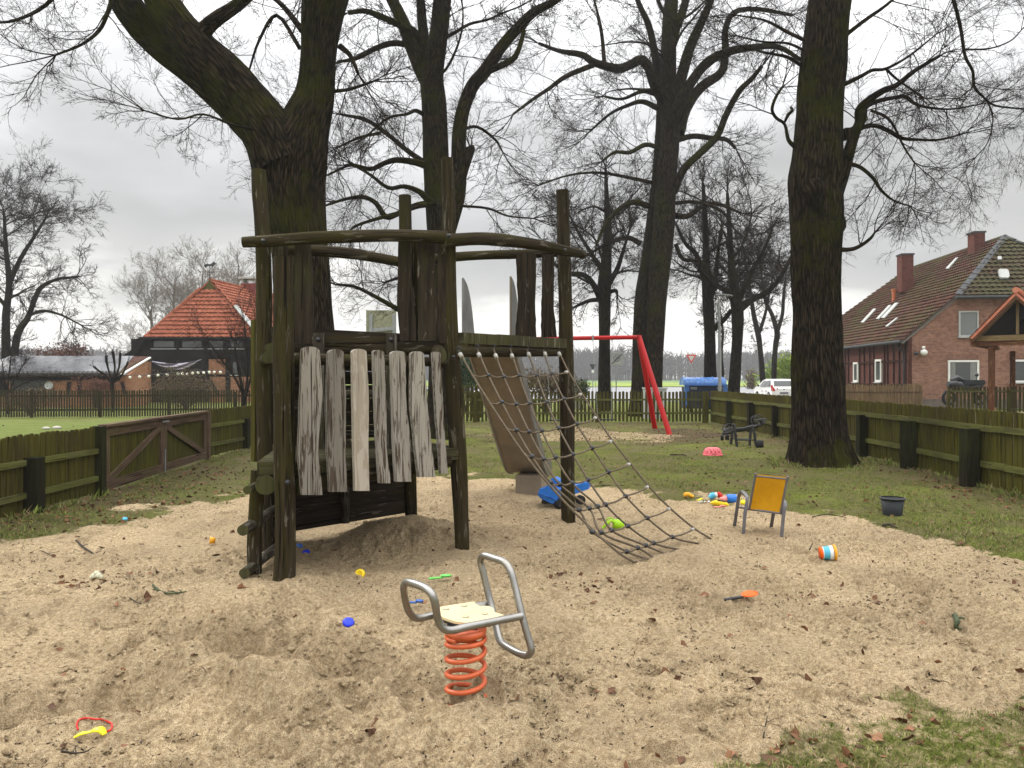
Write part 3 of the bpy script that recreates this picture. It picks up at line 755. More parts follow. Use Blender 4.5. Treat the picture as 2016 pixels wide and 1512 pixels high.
# beams
log('beam', [P(580, 957, 6.08), P(700, 935, 6.5), P(880, 905, 7.15)], .078, tower, 14, .04)
log('beam', [(-1.92, 6.0, .755), (-2.08, 6.5, .75), (-2.3, 7.2, .75)], .078, tower, 14, .04)
log('beam', [P(903, 693, 7.2), P(1000, 692, 7.8), P(1103, 692, 8.5)], [.052, .056, .054], tower, 14, .04)
log('beam', [(-2.4, 7.28, 1.86), (-1.5, 7.3, 1.87), (-.42, 7.30, 1.87)], .06, tower, 12, .04)
log('beam', [P(866, 700, 6.9), P(862, 690, 7.4), P(858, 690, 8.4)], .065, tower, 12, .04)
log('hand_rail', [P(570, 707, 6.08), P(700, 708, 6.55), P(875, 713, 7.12)], [.05, .045, .045], tower, 12, .07)
log('hand_rail', [P(529, 703, 6.15), (-2.1, 6.7, 1.76), (-2.3, 7.15, 1.76)], .052, tower, 12, .05)
log('hand_rail', [P(534, 685, 6.5), (-2.1, 6.9, 1.86), (-2.3, 7.2, 1.86)], .045, tower, 12, .05)
# plank wall B-E
uBE = (E_-B).normalized(); nBE = Vector((uBE.y, -uBE.x, 0))
Mx = Matrix((Vector((uBE.x, uBE.y, 0)), Vector((0, 0, 1)), Vector((uBE.y, -uBE.x, 0)))).transposed()
b = MB(); p0 = B+uBE*.03; p1 = E_-uBE*.08; L = (p1-p0).length; mid = (p0+p1)/2-nBE*.09
for k in range(8): b.box(mid+Vector((0, 0, 1.02+k*.142)), (L, .136, .03), Mx, 0)
b.build('plank_wall', M['darkwood'], tower)
b = MB(); p0 = B+uBE*.12; p1 = E_-uBE*.0; L = (p1-p0).length; mid = (p0+p1)/2-nBE*.05
for k in range(5): b.box(mid+Vector((0, 0, .17+k*.155)), (L, .15, .035), Mx, 0)
pw = b.build('lower_panel', M['darkwood'], tower)
b = MB(); q = on_plane(680, 990, mid+nBE*.05, nBE); b.beam((q.x, q.y, .10), (q.x, q.y, .84), .07, .05, nBE); b.build('batten', M['post_grey'], pw)
b = MB(); q = B+uBE*.005-nBE*.10; b.beam((q.x, q.y, .80), (q.x, q.y, 2.14), .05, .07, nBE); b.build('wall_batten', M['fence'], tower)
# ladder in the opening
lad = []
for x in (628, 771):
    pt = [on_plane(x, y, pBC, nBC) for y in (656, 890)]
    b = MB(); b.beam(pt[1], pt[0], .10, .06, nBC); o = b.build('ladder_upright', M['post_grey'], tower); lad.append(o)
    b = MB(); c = on_plane(x, 669, pBC, nBC)+nBC*.036; b.lathe(c, [(.0, .012), (.018, .008), (.024, 0), (.024, -.012)], 12, nBC); b.build('bolt', M['black'], o)
b = MB()
for y0, y1 in ((660, 675), (677, 692)):
    c = [on_plane(x, (y0+y1)/2, pBC+Vector((0, .05, 0)), nBC) for x in (634, 764)]
    b.beam(c[0], c[1], .045, (y1-y0)*7.2/F, (0, 0, 1))
b.build('threshold_board', M['post'], tower)
for y in (712, 774, 854):
    c = [on_plane(x, y, pBC+Vector((0, .06, 0)), nBC) for x in (620, 780)]
    log('rung', [c[0], (c[0]+c[1])/2, c[1]], .034, tower, 10, .08, [M['post_grey'], M['endgrain']])
# front slats
pS = A+nAC*.14
SL = [([(684, 592), (765, 590), (890, 585), (974, 592)], [(684, 626), (765, 633), (890, 624), (974, 633)], 690, 974, 'slat'),
      ([(688, 646), (783, 641), (890, 643), (968, 648)], [(688, 674), (783, 679), (890, 678), (968, 681)], 694, 968, 'slat'),
      ([(689, 692), (783, 693), (966, 697)], [(689, 719), (783, 724), (890, 723), (966, 725)], 693, 966, 'slat_new'),
      ([(688, 733), (783, 736), (890, 741), (951, 746)], [(688, 754), (783, 758), (890, 759), (951, 767)], 694, 951, 'slat'),
      ([(690, 768), (783, 771), (872, 773), (948, 777)], [(690, 796), (783, 797), (872, 806), (948, 808)], 697, 948, 'slat'),
      ([(690, 808), (800, 807), (890, 817), (939, 823)], [(690, 832), (800, 840), (890, 849), (939, 855)], 697, 939, 'slat'),
      ([(691, 850), (783, 855), (890, 863), (932, 866)], [(691, 865), (783, 869), (890, 876), (932, 880)], 696, 932, 'slat')]
for k, (L, Rr, y0, y1, m) in enumerate(SL):
    boardpx('slat', L, Rr, y0, y1, pS, nAC, M[m], tower, .035, .6 if m == 'slat' else .3, .45, 'smooth pale slat' if m != 'slat' else None, k)
# step logs beside the tower
for x, y, w in ((487, 965, 17), (478, 1044, 23), (481, 1129, 21)):
    p = P(x, y, 6.0); log('step_log', [p, p+Vector((.0, .4, .01)), p+Vector((-.02, 1.05, .01))], w*6.0/F/2, tower, 12, .05, [M['post_grey'], M['endgrain']])
b = MB(); b.box(Vector((-1.98, 6.78, .42)), (.05, .30, .7), Matrix.Rotation(.3, 3, 'Z')); b.build('stair_side', M['darkwood'], tower)
# climbing net
T0 = P(903, 690, 7.12); T1 = P(1100, 690, 8.42); Gm = Gp(1245, 1103); Gn = Gp(1397, 1066)
nN = (T1-T0).cross((Gm+Gn)/2-T0).normalized()
net = bpy.data.objects.new('climbing_net', None); COL.objects.link(net); net.parent = tower; net.empty_display_size = .1
def nx(x, y): return on_plane(x, y, T0, nN)
def z4(x, y): return (860+x/2.562, 540+y/2.562)
tops = [(903, 690), (939, 686), (971, 686), (1004, 686), (1037, 688), (1068, 686), (1098, 688)]
sl_ = [(907, 699), (943, 699), (976, 701), (1008, 701), (1041, 698), (1073, 697), (1101, 697)]
rows = [[(180,510),(260,510),(338,517),(415,511),(503,511),(578,502),(665,492)],
        [(268,650),(327,645),(400,655),(467,651),(553,645),(640,629),(733,604)],
        [(350,775),(402,786),(466,795),(528,789),(614,776),(706,755),(808,722)],
        [(440,905),(480,919),(538,932),(598,923),(686,909),(783,876),(886,840)],
        [(545,1035),(573,1050),(620,1060),(681,1053),(763,1036),(865,997),(977,955)],
        [(660,1165),(717,1188),(769,1180),(0,0),(851,1161),(953,1119),(1070,1070)],
        [(775,1278),(785,1300),(828,1302),(881,1291),(963,1269),(1061,1229),(1178,1181)],
        [(905,1395),(957,1398),(1012,1379),(0,0),(1092,1355),(1187,1325),(1300,1283)]]
rows = [[z4(*p) if p != (0, 0) else None for p in r] for r in rows]
for r in rows:
    for i, p in enumerate(r):
        if p is None: r[i] = ((r[i-1][0]+r[i+1][0])/2, (r[i-1][1]+r[i+1][1])/2)
ends = [z4(990,1450), z4(1050,1432), z4(1090,1427), z4(1143,1407), z4(1220,1388), z4(1318,1368), z4(1383,1345)]
def rope(name, pts3, r, parent):
    b = MB(); sm = catmull([tuple(p) for p in pts3], 5); b.tube(sm, r, 6, True); return b.build(name, M['rope'], parent)
for i in range(7):
    pts = [nx(*tops[i])]+[nx(*r[i]) for r in rows]+[nx(*ends[i])]
    pts[-1].z = max(pts[-1].z, .0)
    rp_ = rope('net_rope', pts, .0105, net)
    b = MB(); c = nx(*sl_[i]); dd = (nx(*rows[0][i])-nx(*tops[i])).normalized(); b.lathe(c-dd*.02, [(.0, 0), (.02, 0), (.021, .045), (.0, .045)], 10, dd); b.build('rope_sleeve', M['sleeve'], net)
    b = MB(); c = nx(tops[i][0], tops[i][1]); b.tube([c+Vector((.025*math.cos(t)*.7, -.02, .03*math.sin(t)+.01)) for t in np.linspace(0, 6.28, 10)[:-1]], .006, 5, closed=True); b.build('eye_bolt', M['black'], net)
for r in rows+[ends]:
    P3 = [nx(*p) for p in r]; pts = []
    for i in range(6):
        pts.append(P3[i]); mdl = (P3[i]+P3[i+1])/2; mdl.z -= .012; pts.append(mdl)
    pts.append(P3[6])
    cr = rope('cross_rope', pts, .0085, net)
    b = MB(); dd = (P3[5]-P3[6]).normalized(); b.lathe(P3[6]+dd*.03, [(.0, 0), (.0165, 0), (.0165, .035), (.0, .035)], 8, dd); b.build('rope_sleeve', M['sleeve'], net)
    if r is not ends:
        for i in range(1, 6):
            b = MB(); b.ball(P3[i]-nN*0, .0275, 10, (1, 1, .85)); b.build('knot_ball', M['black'], net)
# slide
s0 = Vector((-.29, 8.76, 1.95)); s1 = Vector((.19, 10.72, .26)); dr = Vector((s1.x-s0.x, s1.y-s0.y, 0)).normalized(); pr = Vector((dr.y, -dr.x, 0))
W2 = .27
prof = [(0, 2.0), (.22, 1.93), (.5, 1.70), (1.0, 1.24), (1.5, .78), (1.85, .47), (2.05, .33), (2.25, .28), (2.42, .27)]
sl3 = bpy.data.objects.new('slide', None); COL.objects.link(sl3); sl3.parent = tower
o0 = Vector((s0.x, s0.y, 0))
sp_ = catmull(prof, 4)
b = MB()
for (a, za), (c, zc) in zip(sp_[:-1], sp_[1:]):
    q = [o0+dr*a-pr*W2+Vector((0,0,za)), o0+dr*a+pr*W2+Vector((0,0,za)), o0+dr*c+pr*W2+Vector((0,0,zc)), o0+dr*c-pr*W2+Vector((0,0,zc))]
    b.quad(*q)
b.build('slide_bed', M['slidemetal'], sl3)
b = MB()
for (a, za), (c, zc) in zip(sp_[:-1], sp_[1:]):
    q = [o0+dr*a-pr*W2+Vector((0,0,za-.05)), o0+dr*a+pr*W2+Vector((0,0,za-.05)), o0+dr*c+pr*W2+Vector((0,0,zc-.05)), o0+dr*c-pr*W2+Vector((0,0,zc-.05))]
    b.quad(*q)
b.build('slide_underside', M['slideunder'], sl3)
for sgn in (-1, 1):
    b = MB(); up = []; lo = []
    for a, z in sp_:
        hgt = .13
        if a < .46: hgt = .13+.60*math.sqrt(max(0, 1-(a/.46)**2))
        up.append(o0+dr*a+pr*(W2+.012)*sgn+Vector((0, 0, z+hgt))); lo.append(o0+dr*a+pr*(W2+.012)*sgn+Vector((0, 0, z-.07)))
    for i in range(len(up)-1):
        for t_ in (-.012, .012):
            b.quad(lo[i]+pr*t_, lo[i+1]+pr*t_, up[i+1]+pr*t_, up[i]+pr*t_)
        b.quad(up[i]-pr*.012, up[i]+pr*.012, up[i+1]+pr*.012, up[i+1]-pr*.012); b.quad(lo[i]-pr*.012, lo[i]+pr*.012, lo[i+1]+pr*.012, lo[i+1]-pr*.012)
    b.quad(lo[0]-pr*.012, lo[0]+pr*.012, up[0]+pr*.012, up[0]-pr*.012); b.quad(lo[-1]-pr*.012, lo[-1]+pr*.012, up[-1]+pr*.012, up[-1]-pr*.012)
    o = b.build('side_wall', M['slidemetal'], sl3)
    b = MB(); b.tube(up, .012, 6); b.tube([lo[0], up[0]], .014, 6); b.build('edge_tube', M['slideunder'] if sgn == 1 else M['slidemetal'], sl3)
b = MB(); c = o0+dr*2.08+pr*.08; b.box(c+Vector((0, 0, .10)), (.36, .5, .30), Matrix((pr, dr, Vector((0,0,1)))).transposed()); b.build('slide_foot', M['slideunder'], sl3)

# ============================================================ SWING SET
sw = thing('swing_set', 'red steel swing set with two black seats on chains', 'swing', (2.0, 22.5, 0))
TR = P(1258, 664, 22.5); TL = P(1010, 668, 23.2)
b = MB(); b.tube([TL, TR], .062, 14); b.build('crossbar', M['redpaint'], sw)
for f in ((1290, 848, 23.5), (1319, 857, 21.3)):
    b = MB(); g = P(*f); g.z = -.03; b.tube([TR+Vector((.0, 0, .02)), g], .075, 14); b.build('leg', M['redpaint'], sw)
for f in ((1004, 848, 23.7), (996, 857, 22.0)):
    b = MB(); g = P(*f); g.z = -.03; b.tube([TL, g], .075, 14); b.build('leg', M['redpaint'], sw)
b = MB()
for k in range(2): b.lathe(TR+Vector((-.02, 0, -.03+.0)), [(.09, 0), (.09, .09), (0, .1)], 12, (0, 0, 1))
b.build('joint_cap', M['redpaint'], sw)
bard = (TR-TL).normalized()
def chain(b, p, q):
    L = (q-p).length; n = int(L/.045); d_ = (q-p)/n
    for k in range(n):
        c = p+d_*(k+.5); a = Vector((1, 0, 0)) if k % 2 else Vector((0, 1, 0)); t_ = d_.normalized()
        b.tube([c+a*.011*math.cos(s)+t_*.026*math.sin(s) for s in np.linspace(0, 6.28, 7)[:-1]], .0045, 4, closed=True)
for xl, xr, sl_x, sr_x, sy in ((1167, 1205, 1177, 1204, 828), (1072, 1104, 1086, 1106, 829)):
    pts = []
    for xt, xs in ((xl, sl_x), (xr, sr_x)):
        t0 = P(xt, 668, 22.7); s_ = P(xs, sy-2, 22.75+(.1 if xs == sl_x else -.1))
        b = MB(); chain(b, t0, s_); o = b.build('chain', M['galv'], sw); pts.append(s_)
        b = MB(); b.box(t0+Vector((0, 0, .04)), (.05, .17, .14)); b.build('hanger', M['galv'], o)
    b = MB(); b.beam(pts[0]-(pts[1]-pts[0])*.12, pts[1]+(pts[1]-pts[0])*.12, .18, .035); b.build('swing_seat', M['black'], sw)

# ============================================================ SPRING RIDER
sr = thing('spring_rider', 'spring rider with bent steel tube frame, yellow seat board and orange coil spring', 'spring rider', (-.22, 3.72, 0))
b = MB(); c0 = Vector(((917-CX)*3.72/F, 3.72, 0)); pts = []
z0, z1 = -.04, .352; turns = 6.0
for k in range(int(turns*26)+1):
    t_ = k/26
    if t_ < 5.05: z = z0+t_*.0725
    else: z = z0+5.05*.0725+(t_-5.05)*.024
    a = -2.0+t_*2*math.pi; r = .092
    pts.append(c0+Vector((math.cos(a)*r, math.sin(a)*r, z)))
b.tube(pts, .0122, 10); b.build('coil_spring', M['spring'], sr)
b = MB(); b.lathe(c0+Vector((0, 0, .355)), [(0, 0), (.10, 0), (.10, .03), (0, .03)], 24); b.build('mounting_plate', M['spring'], sr)
FR = [(1027,1213,3.80),(980,1222,3.72),(920,1234,3.62),(890,1241,3.57),(872,1236,3.55),(862,1218,3.54),(857,1190,3.52),(850,1170,3.52),(836,1157,3.56),(812,1148,3.64),(800,1147,3.70),(795,1157,3.72),(799,1185,3.79),(806,1205,3.83),(820,1217,3.88),(850,1212,3.95),(900,1200,4.02),(965,1189,4.12)]
b = MB(); b.tube(catmull([tuple(P(*p)) for p in FR], 6), .0185, 14); b.build('tube_frame', M['steel'], sr)
BK = [(953,1094,4.07),(975,1100,4.0),(993,1107,3.94),(1005,1124,3.90),(1015,1158,3.87),(1028,1213,3.82),(1040,1256,3.80),(1046,1278,3.79),(1040,1289,3.80),(1024,1287,3.83),(995,1271,3.93),(983,1258,3.98),(975,1225,4.04),(964,1180,4.10),(952,1130,4.12),(946,1105,4.12)]
b = MB(); b.tube(catmull([tuple(P(*p)) for p in BK], 6, True), .0185, 14, closed=True); b.build('back_loop', M['steel'], sr)
PL = [(405,590),(405,540),(550,515),(690,495),(703,515),(730,528),(770,527),(805,530),(838,545),(848,562),(845,575),(925,600),(790,633),(625,660),(540,650),(450,620)]
pp = [on_z(760+x/3.98, 1060+y/3.98, .425) for x, y in PL]
b = MB(); b.prism([p-Vector((0, 0, .006)) for p in pp], (0, 0, 1), .012); st = b.build('seat_board', M['seatply'], sr)
b = MB(); b.prism([p-Vector((0, 0, .0185)) for p in pp], (0, 0, 1), .012); b.build('seat_base', M['black'], sr)
for x, y in ((470, 553), (612, 528), (775, 590), (625, 615)):
    p = on_z(760+x/3.98, 1060+y/3.98, .4255); o = None
    b = MB(); b.lathe(p, [(.0165, -.004), (.0165, .001), (.0145, .002), (.0145, .0008), (0, .0012)], 20, mi=0); o = b.build('bolt_cap', M['black'], st)
    b = MB(); b.lathe(p, [(.0138, .001), (.0138, .0030), (0, .0032)], 16); b.build('bolt_head', M['seatply'], st)
b = MB(); b.box(P(912, 1225, 3.80), (.15, .22, .02)); b.build('clamp', M['black'], sr)

# ============================================================ FENCES
def picket_outline(w, h, z0, dome=True):
    pts = [(-w/2, z0), (w/2, z0), (w/2, h-w*.35)]
    if dome: pts += [(w*.40, h-w*.14), (w*.2, h-w*.02), (-w*.2, h-w*.02), (-w*.40, h-w*.14)]
    else: pts += [(w/2, h), (-w/2, h)]
    return pts+[(-w/2, h-w*.35)]
def fence(label, pts, h, pw, pitch, rails, posts, side=1, mats=('fence', 'fence_rail', 'fence_post'), post=(.12, .8), z0=.04, dome=True, rail=(.04, .07), post_list=None, jit=.012, hfun=None, cat='fence', hz=0.0, th=.022):
    t = thing('picket_fence', label, cat, (*pts[0], 0)); pan = MB()
    for (a, c) in zip(pts[:-1], pts[1:]):
        a, c = Vector((*a, 0)), Vector((*c, 0)); L = (c-a).length; u = (c-a)/L; n = Vector((-u.y, u.x, 0))*side
        k = 0; x = pitch/2
        while x < L:
            hh = h+random.uniform(-jit, jit); ang = random.uniform(-.012, .012); ww = pw*random.uniform(.93, 1.05)
            o = a+u*x
            P3 = [o+u*(px_+ang*pz)+Vector((0, 0, pz)) for px_, pz in picket_outline(ww, hh, z0-random.random()*.02, dome)]
            dn_ = n*random.uniform(-.006, .003); pan.prism([q_+dn_ for q_ in P3], (n+u*random.uniform(-.08, .08)), th); x += pitch
        for z in rails:
            b = MB(); s = 0
            while s < L-.01:
                e = min(L, s+2.6); b.beam(a+u*s+n*(.012+rail[0]/2)+Vector((0, 0, z+random.uniform(-.012, .012))), a+u*e+n*(.012+rail[0]/2)+Vector((0, 0, z+random.uniform(-.012, .012))), rail[1], rail[0], n); s = e
            b.build('rail', M[mats[1]], t)
        if post_list is None:
            m = max(1, round(L/posts)); xs = [L*j/m for j in range(m+(1 if c == Vector((*pts[-1], 0)) else 0))]
            pl = [a+u*x for x in xs]
        else:
            pl = []
        for p in pl:
            b = MB(); b.box(p+n*(.012+rail[0]+post[0]/2)+Vector((0, 0, post[1]/2-.05)), (post[0], post[0], post[1]+.1), Matrix.Rotation(math.atan2(u.y, u.x), 3, 'Z')); b.build('fence_post', M[mats[2]], t)
    if post_list:
        for p in post_list:
            b = MB(); b.box(Vector((p[0], p[1], p[2]/2-.05)), (p[3], p[3], p[2]+.1), Matrix.Rotation(random.uniform(-.1, .1), 3, 'Z')); b.build('fence_post', M[mats[2]], t)
    pan.build('picket_panel', M[mats[0]], t)
    return t
def fx(px, X): return X*F/(px-CX)
# left side, near part (0..190 px)
gl = Vector((-5.66, 10.62)); gr_ = Vector((-5.97, 14.9))
fence('mossy green close-boarded picket fence left of the brown double gate', [(-5.72, 5.6), (-5.63, 10.4)], .93, .080, .1, [.60, .22], 2, side=-1, post_list=[(-5.58, 8.97, .66, .17), (-5.62, 6.4, .66, .17), (-5.62, 10.45, .93, .15)])
fence('mossy picket fence between the gate and the climbing tower', [(-5.98, 15.05), (-5.85, 20.5), (-5.8, 27.1)], .96, .072, .1, [.62, .25], 2, side=-1, post_list=[(-5.9, 17.0, .68, .17), (-5.8, 19.3, .68, .17), (-5.76, 22, .68, .16), (-5.72, 25, .68, .16)])
fence('see-through picket fence across the back of the playground', [(-5.8, 27.2), (6.95, 27.0)], 1.09, .082, .134, [.80, .33], 2, side=-1, post_list=[(6.75, 26.9, 1.08, .16), (3.02, 27.12, 1.0, .16), (-1.3, 27.12, 1.0, .16), (4.9, 27.12, .8, .14), (.8, 27.12, .8, .14)], mats=('fence', 'fence_rail', 'fence'))
rp_posts = [(6.87, 24.4, .84, .15), (6.92, 22.3, .86, .17), (6.97, 20.4, .84, .15), (7.0, 18.3, .82, .17), (6.98, 15.35, .84, .16), (6.85, 13.3, .84, .19), (6.72, 11.3, .84, .19), (6.7, 9.3, .84, .18)]
fence('long green close-boarded picket fence along the right side', [(6.95, 26.9), (7.12, 16.5), (7.02, 13.5), (6.85, 10.6), (6.9, 8.2)], 1.12, .068, .098, [.86, .34], 2, side=-1, post_list=rp_posts, rail=(.05, .085), th=.028)
fence('old dark brown garden fence in front of the orange-roofed house', [(-24, 29.6), (-8.6, 31.2)], 1.08, .062, .098, [.85, .3], 2.4, side=1, mats=('oldfence', 'oldfence', 'oldfence'), post=(.08, 1.0), jit=.03)
fence('round-topped picket fence in front of the brick farmhouse', [(18.9, 33.4), (26.5, 33.0)], 1.18, .10, .165, [.98, .2], 2.4, side=-1, post=(.12, 1.0), mats=('fence', 'fence_rail', 'fence'), z0=.1)
t = thing('picket_fence', 'short low round-topped fence section behind the slide', 'fence', (-1.8, 28.2, 0)); b = MB()
for k in range(6):
    x = -1.95+k*.16; hh = 1.28-.02*(k-2.5)**2
    b.prism([Vector((x+a, 28.3, z)) for a, z in picket_outline(.1, hh, .1)], (0, -1, 0), .025)
b.build('picket_panel', M['fence'], t); b = MB(); b.beam((-2.1, 28.26, 1.0), (-1.0, 28.26, 1.0), .07, .04); b.build('rail', M['fence_rail'], t)
b = MB()
for k in range(7): b.box((-2.0+k*.16, 28.28, 1.26-.012*(k-3)**2), (.16, .05, .05))
b.build('arch_cap', M['fence_rail'], t)
# reed screen
t = thing('reed_screen', 'tan reed screen fence leaning by the brick farmhouse wall', 'fence', (17, 33, 0)); b = MB(); x = 13.6
while x < 17.6:
    b.beam((x, 33.0+random.uniform(-.02, .02), 0), (x+random.uniform(-.03, .03), 33, 1.30+random.uniform(-.1, .03)), .035, .03); x += .04
b.build('reed_panel', M['reed'], t)
b = MB()
for z in (.35, .95): b.beam((13.6, 32.96, z), (17.6, 32.96, z), .03, .02)
b.build('binding_wire', M['stick'], t)
# double gate
gt = thing('double_gate', 'brown wooden double gate with diagonal braces in the left fence', 'gate', (-5.8, 12.7, 0))
g0 = Vector((gl.x, gl.y, 0)); g1 = Vector((gr_.x, gr_.y, 0)); gm = (g0+g1)/2; ug = (g1-g0).normalized(); ng = Vector((ug.y, -ug.x, 0))
def at(p, s, z, o=0): return p+ug*s+ng*o+Vector((0, 0, z))
Lh = (g1-g0).length/2
for k, (a, flip) in enumerate(((g0, False), (gm, True))):
    leaf = bpy.data.objects.new('gate_leaf', None); COL.objects.link(leaf); leaf.parent = gt
    b = MB(); x = .06
    while x < Lh-.04:
        b.beam(at(a, x, .06), at(a, x, .90), .085, .018, ng); x += .092
    b.build('boarding', M['fence'], leaf)
    b = MB()
    b.beam(at(a, .02, .09, .03), at(a, Lh-.02, .09, .03), .13, .035, ng); b.beam(at(a, .02, .84, .03), at(a, Lh-.02, .84, .03), .13, .035, ng)
    b.beam(at(a, .07, .155, .028), at(a, .07, .775, .028), .12, .033, ng); b.beam(at(a, Lh-.07, .155, .028), at(a, Lh-.07, .775, .028), .12, .033, ng)
    b.build('frame', M['gate'], leaf)
    b = MB(); q0, q1 = (.14, Lh-.16) if not flip else (Lh-.16, .14)
    b.beam(at(a, q0, .17, .032), at(a, q1, .765, .032), .10, .03, ng); b.build('brace', M['gate'], leaf)
    b = MB(); b.beam(at(a, -.03, .93, .0), at(a, Lh+.03 if not flip else Lh+.02, .93, .0), .03, .14, (0, 0, 1)) if False else b.beam(at(a, -.02, .925, .02), at(a, Lh+.01, .925, .02), .14, .035, (0, 0, 1))
    b.build('cap_rail', M['gate'], leaf)
b = MB(); b.beam(at(gm, -.12, .86, .06), at(gm, .16, .86, .06), .03, .02, ng); b.tube([at(gm, .0, .40, .06), at(gm, .0, .02, .06)], .01, 6); b.build('latch', M['galv'], gt)
for p in (at(g0, -.12, .43, .0), at(g1, .12, .43, .0)):
    b = MB(); b.box(p, (.15, .15, .98), Matrix.Rotation(.05, 3, 'Z')); b.build('gate_post', M['timber' if p.y < 12 else 'gate'], gt)

# ============================================================ ROOF / WALL HELPERS
def roof(name, q, tw, th, mat, parent, amp=.035, sx=5, thick=.05):
    """q = eave0, eave1, top1, top0. Tiled surface with stepped courses and rolls."""
    q = [Vector(p) for p in q]; n = (q[1]-q[0]).cross(q[3]-q[0]).normalized()
    if n.z < 0: n = -n
    u = (q[1]-q[0]).normalized(); v = n.cross(u)
    if v.dot((q[3]+q[2])/2-(q[0]+q[1])/2) < 0: v = -v
    Hh = max((q[3]-q[0]).dot(v), (q[2]-q[0]).dot(v)); rows_ = max(1, round(Hh/th)); V = []; Q = []; cnt = 0
    wmax = max((q[1]-q[0]).length, (q[2]-q[3]).length); nu = max(4, int(wmax/tw*sx))
    rr = np.random.default_rng(3)
    for j in range(rows_):
        base = len(V)
        for vv, lift in ((j/rows_-.012 if j else 0, 1), ((j+1)/rows_, 0.0)):
            l = q[0].lerp(q[3], vv); r = q[1].lerp(q[2], vv)
            for i in range(nu+1):
                p = l.lerp(r, i/nu); ph = (p-q[0]).dot(u)/tw
                hgt = amp*(.55*(math.sin(ph*2*math.pi)*.5+.5)+lift*.85)+(_h(int(ph), j, 3)-.5)*.012
                V.append(p+n*hgt)
        for i in range(nu): Q.append([base+i, base+i+1, base+nu+1+i+1, base+nu+1+i])
        # riser
        b2 = len(V)
        l = q[0].lerp(q[3], j/rows_); r = q[1].lerp(q[2], j/rows_)
        for i in range(nu+1): V.append(l.lerp(r, i/nu)-n*.01)
        for i in range(nu): Q.append([b2+i, b2+i+1, base+i+1, base+i])
    b2 = len(V); V += [p-n*thick for p in q]; Q.append([b2+3, b2+2, b2+1, b2])
    # edge boards
    for a, c in ((0, 1), (1, 2), (2, 3), (3, 0)):
        i = len(V); V += [q[a]-n*thick, q[c]-n*thick, q[c]+n*.005, q[a]+n*.005]; Q.append([i, i+1, i+2, i+3])
    me = fastmesh(name, np.array([tuple(p) for p in V]), np.array(Q), smooth=False)
    return link(name, me, mat, parent), n
def wallq(name, a, b_, c, d, mat, parent, th=.2):
    """vertical wall slab: a,b bottom, c,d top"""
    a, b_, c, d = map(Vector, (a, b_, c, d)); u = (b_-a).normalized(); n = Vector((u.y, -u.x, 0))
    m = MB(); m.quad(a, b_, c, d); m.quad(b_-n*th, a-n*th, d-n*th, c-n*th); m.quad(a-n*th, a, d, d-n*th); m.quad(b_, b_-n*th, c-n*th, c); m.quad(d, c, c-n*th, d-n*th)
    return m.build(name, mat, parent)
def window(parent, p0, n, x0, y0, x1, y1, fr='white', pane='glass', fw=.07, bars=0, depth=.05, curtain=False):
    """window seen at picture box x0..x1,y0..y1 on plane p0,n (n towards viewer)"""
    a = on_plane(x0, y1, p0, n); b_ = on_plane(x1, y1, p0, n); c = on_plane(x1, y0, p0, n); d = on_plane(x0, y0, p0, n)
    c = Vector((b_.x, b_.y, c.z)); d = Vector((a.x, a.y, c.z)); b_.z = a.z
    u = (b_-a).normalized(); up = Vector((0, 0, 1)); w = (b_-a).length; h = (d-a).length
    m = MB()
    def bar(s, t_): m.beam(s, t_, fw, depth+.04, n)
    bar(a+up*fw/2+n*.01, b_+up*fw/2+n*.01); bar(d-up*fw/2+n*.01, c-up*fw/2+n*.01)
    bar(a+u*fw/2+up*fw+n*.01, d+u*fw/2-up*fw+n*.01); bar(b_-u*fw/2+up*fw+n*.01, c-u*fw/2-up*fw+n*.01)
    for k in range(bars): s = a+u*w*(k+1)/(bars+1); bar(s+up*fw+n*.01, s+up*(h-fw)+n*.01)
    f = m.build('window', M[fr], parent)
    m = MB(); m.quad(a+u*fw+up*fw+n*.012, b_-u*fw+up*fw+n*.012, c-u*fw-up*fw+n*.012, d+u*fw-up*fw+n*.012); m.build('pane', M[pane], f)
    if curtain:
        for s0, s1 in ((.1, .24), (.72, .92)):
            m = MB(); pts = []
            for k in range(13):
                s = s0+(s1-s0)*k/12; pts.append(a+u*w*s+n*(.018+.008*math.sin(k*2.2)))
            for k in range(12): m.quad(pts[k]+up*fw, pts[k+1]+up*fw, pts[k+1]+up*(h-fw), pts[k]+up*(h-fw))
            m.build('curtain', M['curtain'], f)
    m = MB(); m.beam(a-u*.05-up*.03+n*.06, b_+u*.05-up*.03+n*.06, .14, .05, up); m.build('sill', M['cabinet'], f)
    return f
def ridgecaps(name, a, b_, mat, parent, r=.11, step=.36):
    a, b_ = Vector(a), Vector(b_); L = (b_-a).length; u = (b_-a)/L; m = MB(); k = 0
    while k*step < L:
        s = a+u*k*step; e = a+u*min(L, (k+1)*step+.04); m.tube([s, e], [r, r*.86], 10, True, sm=False); k += 1
    return m.build(name, mat, parent)

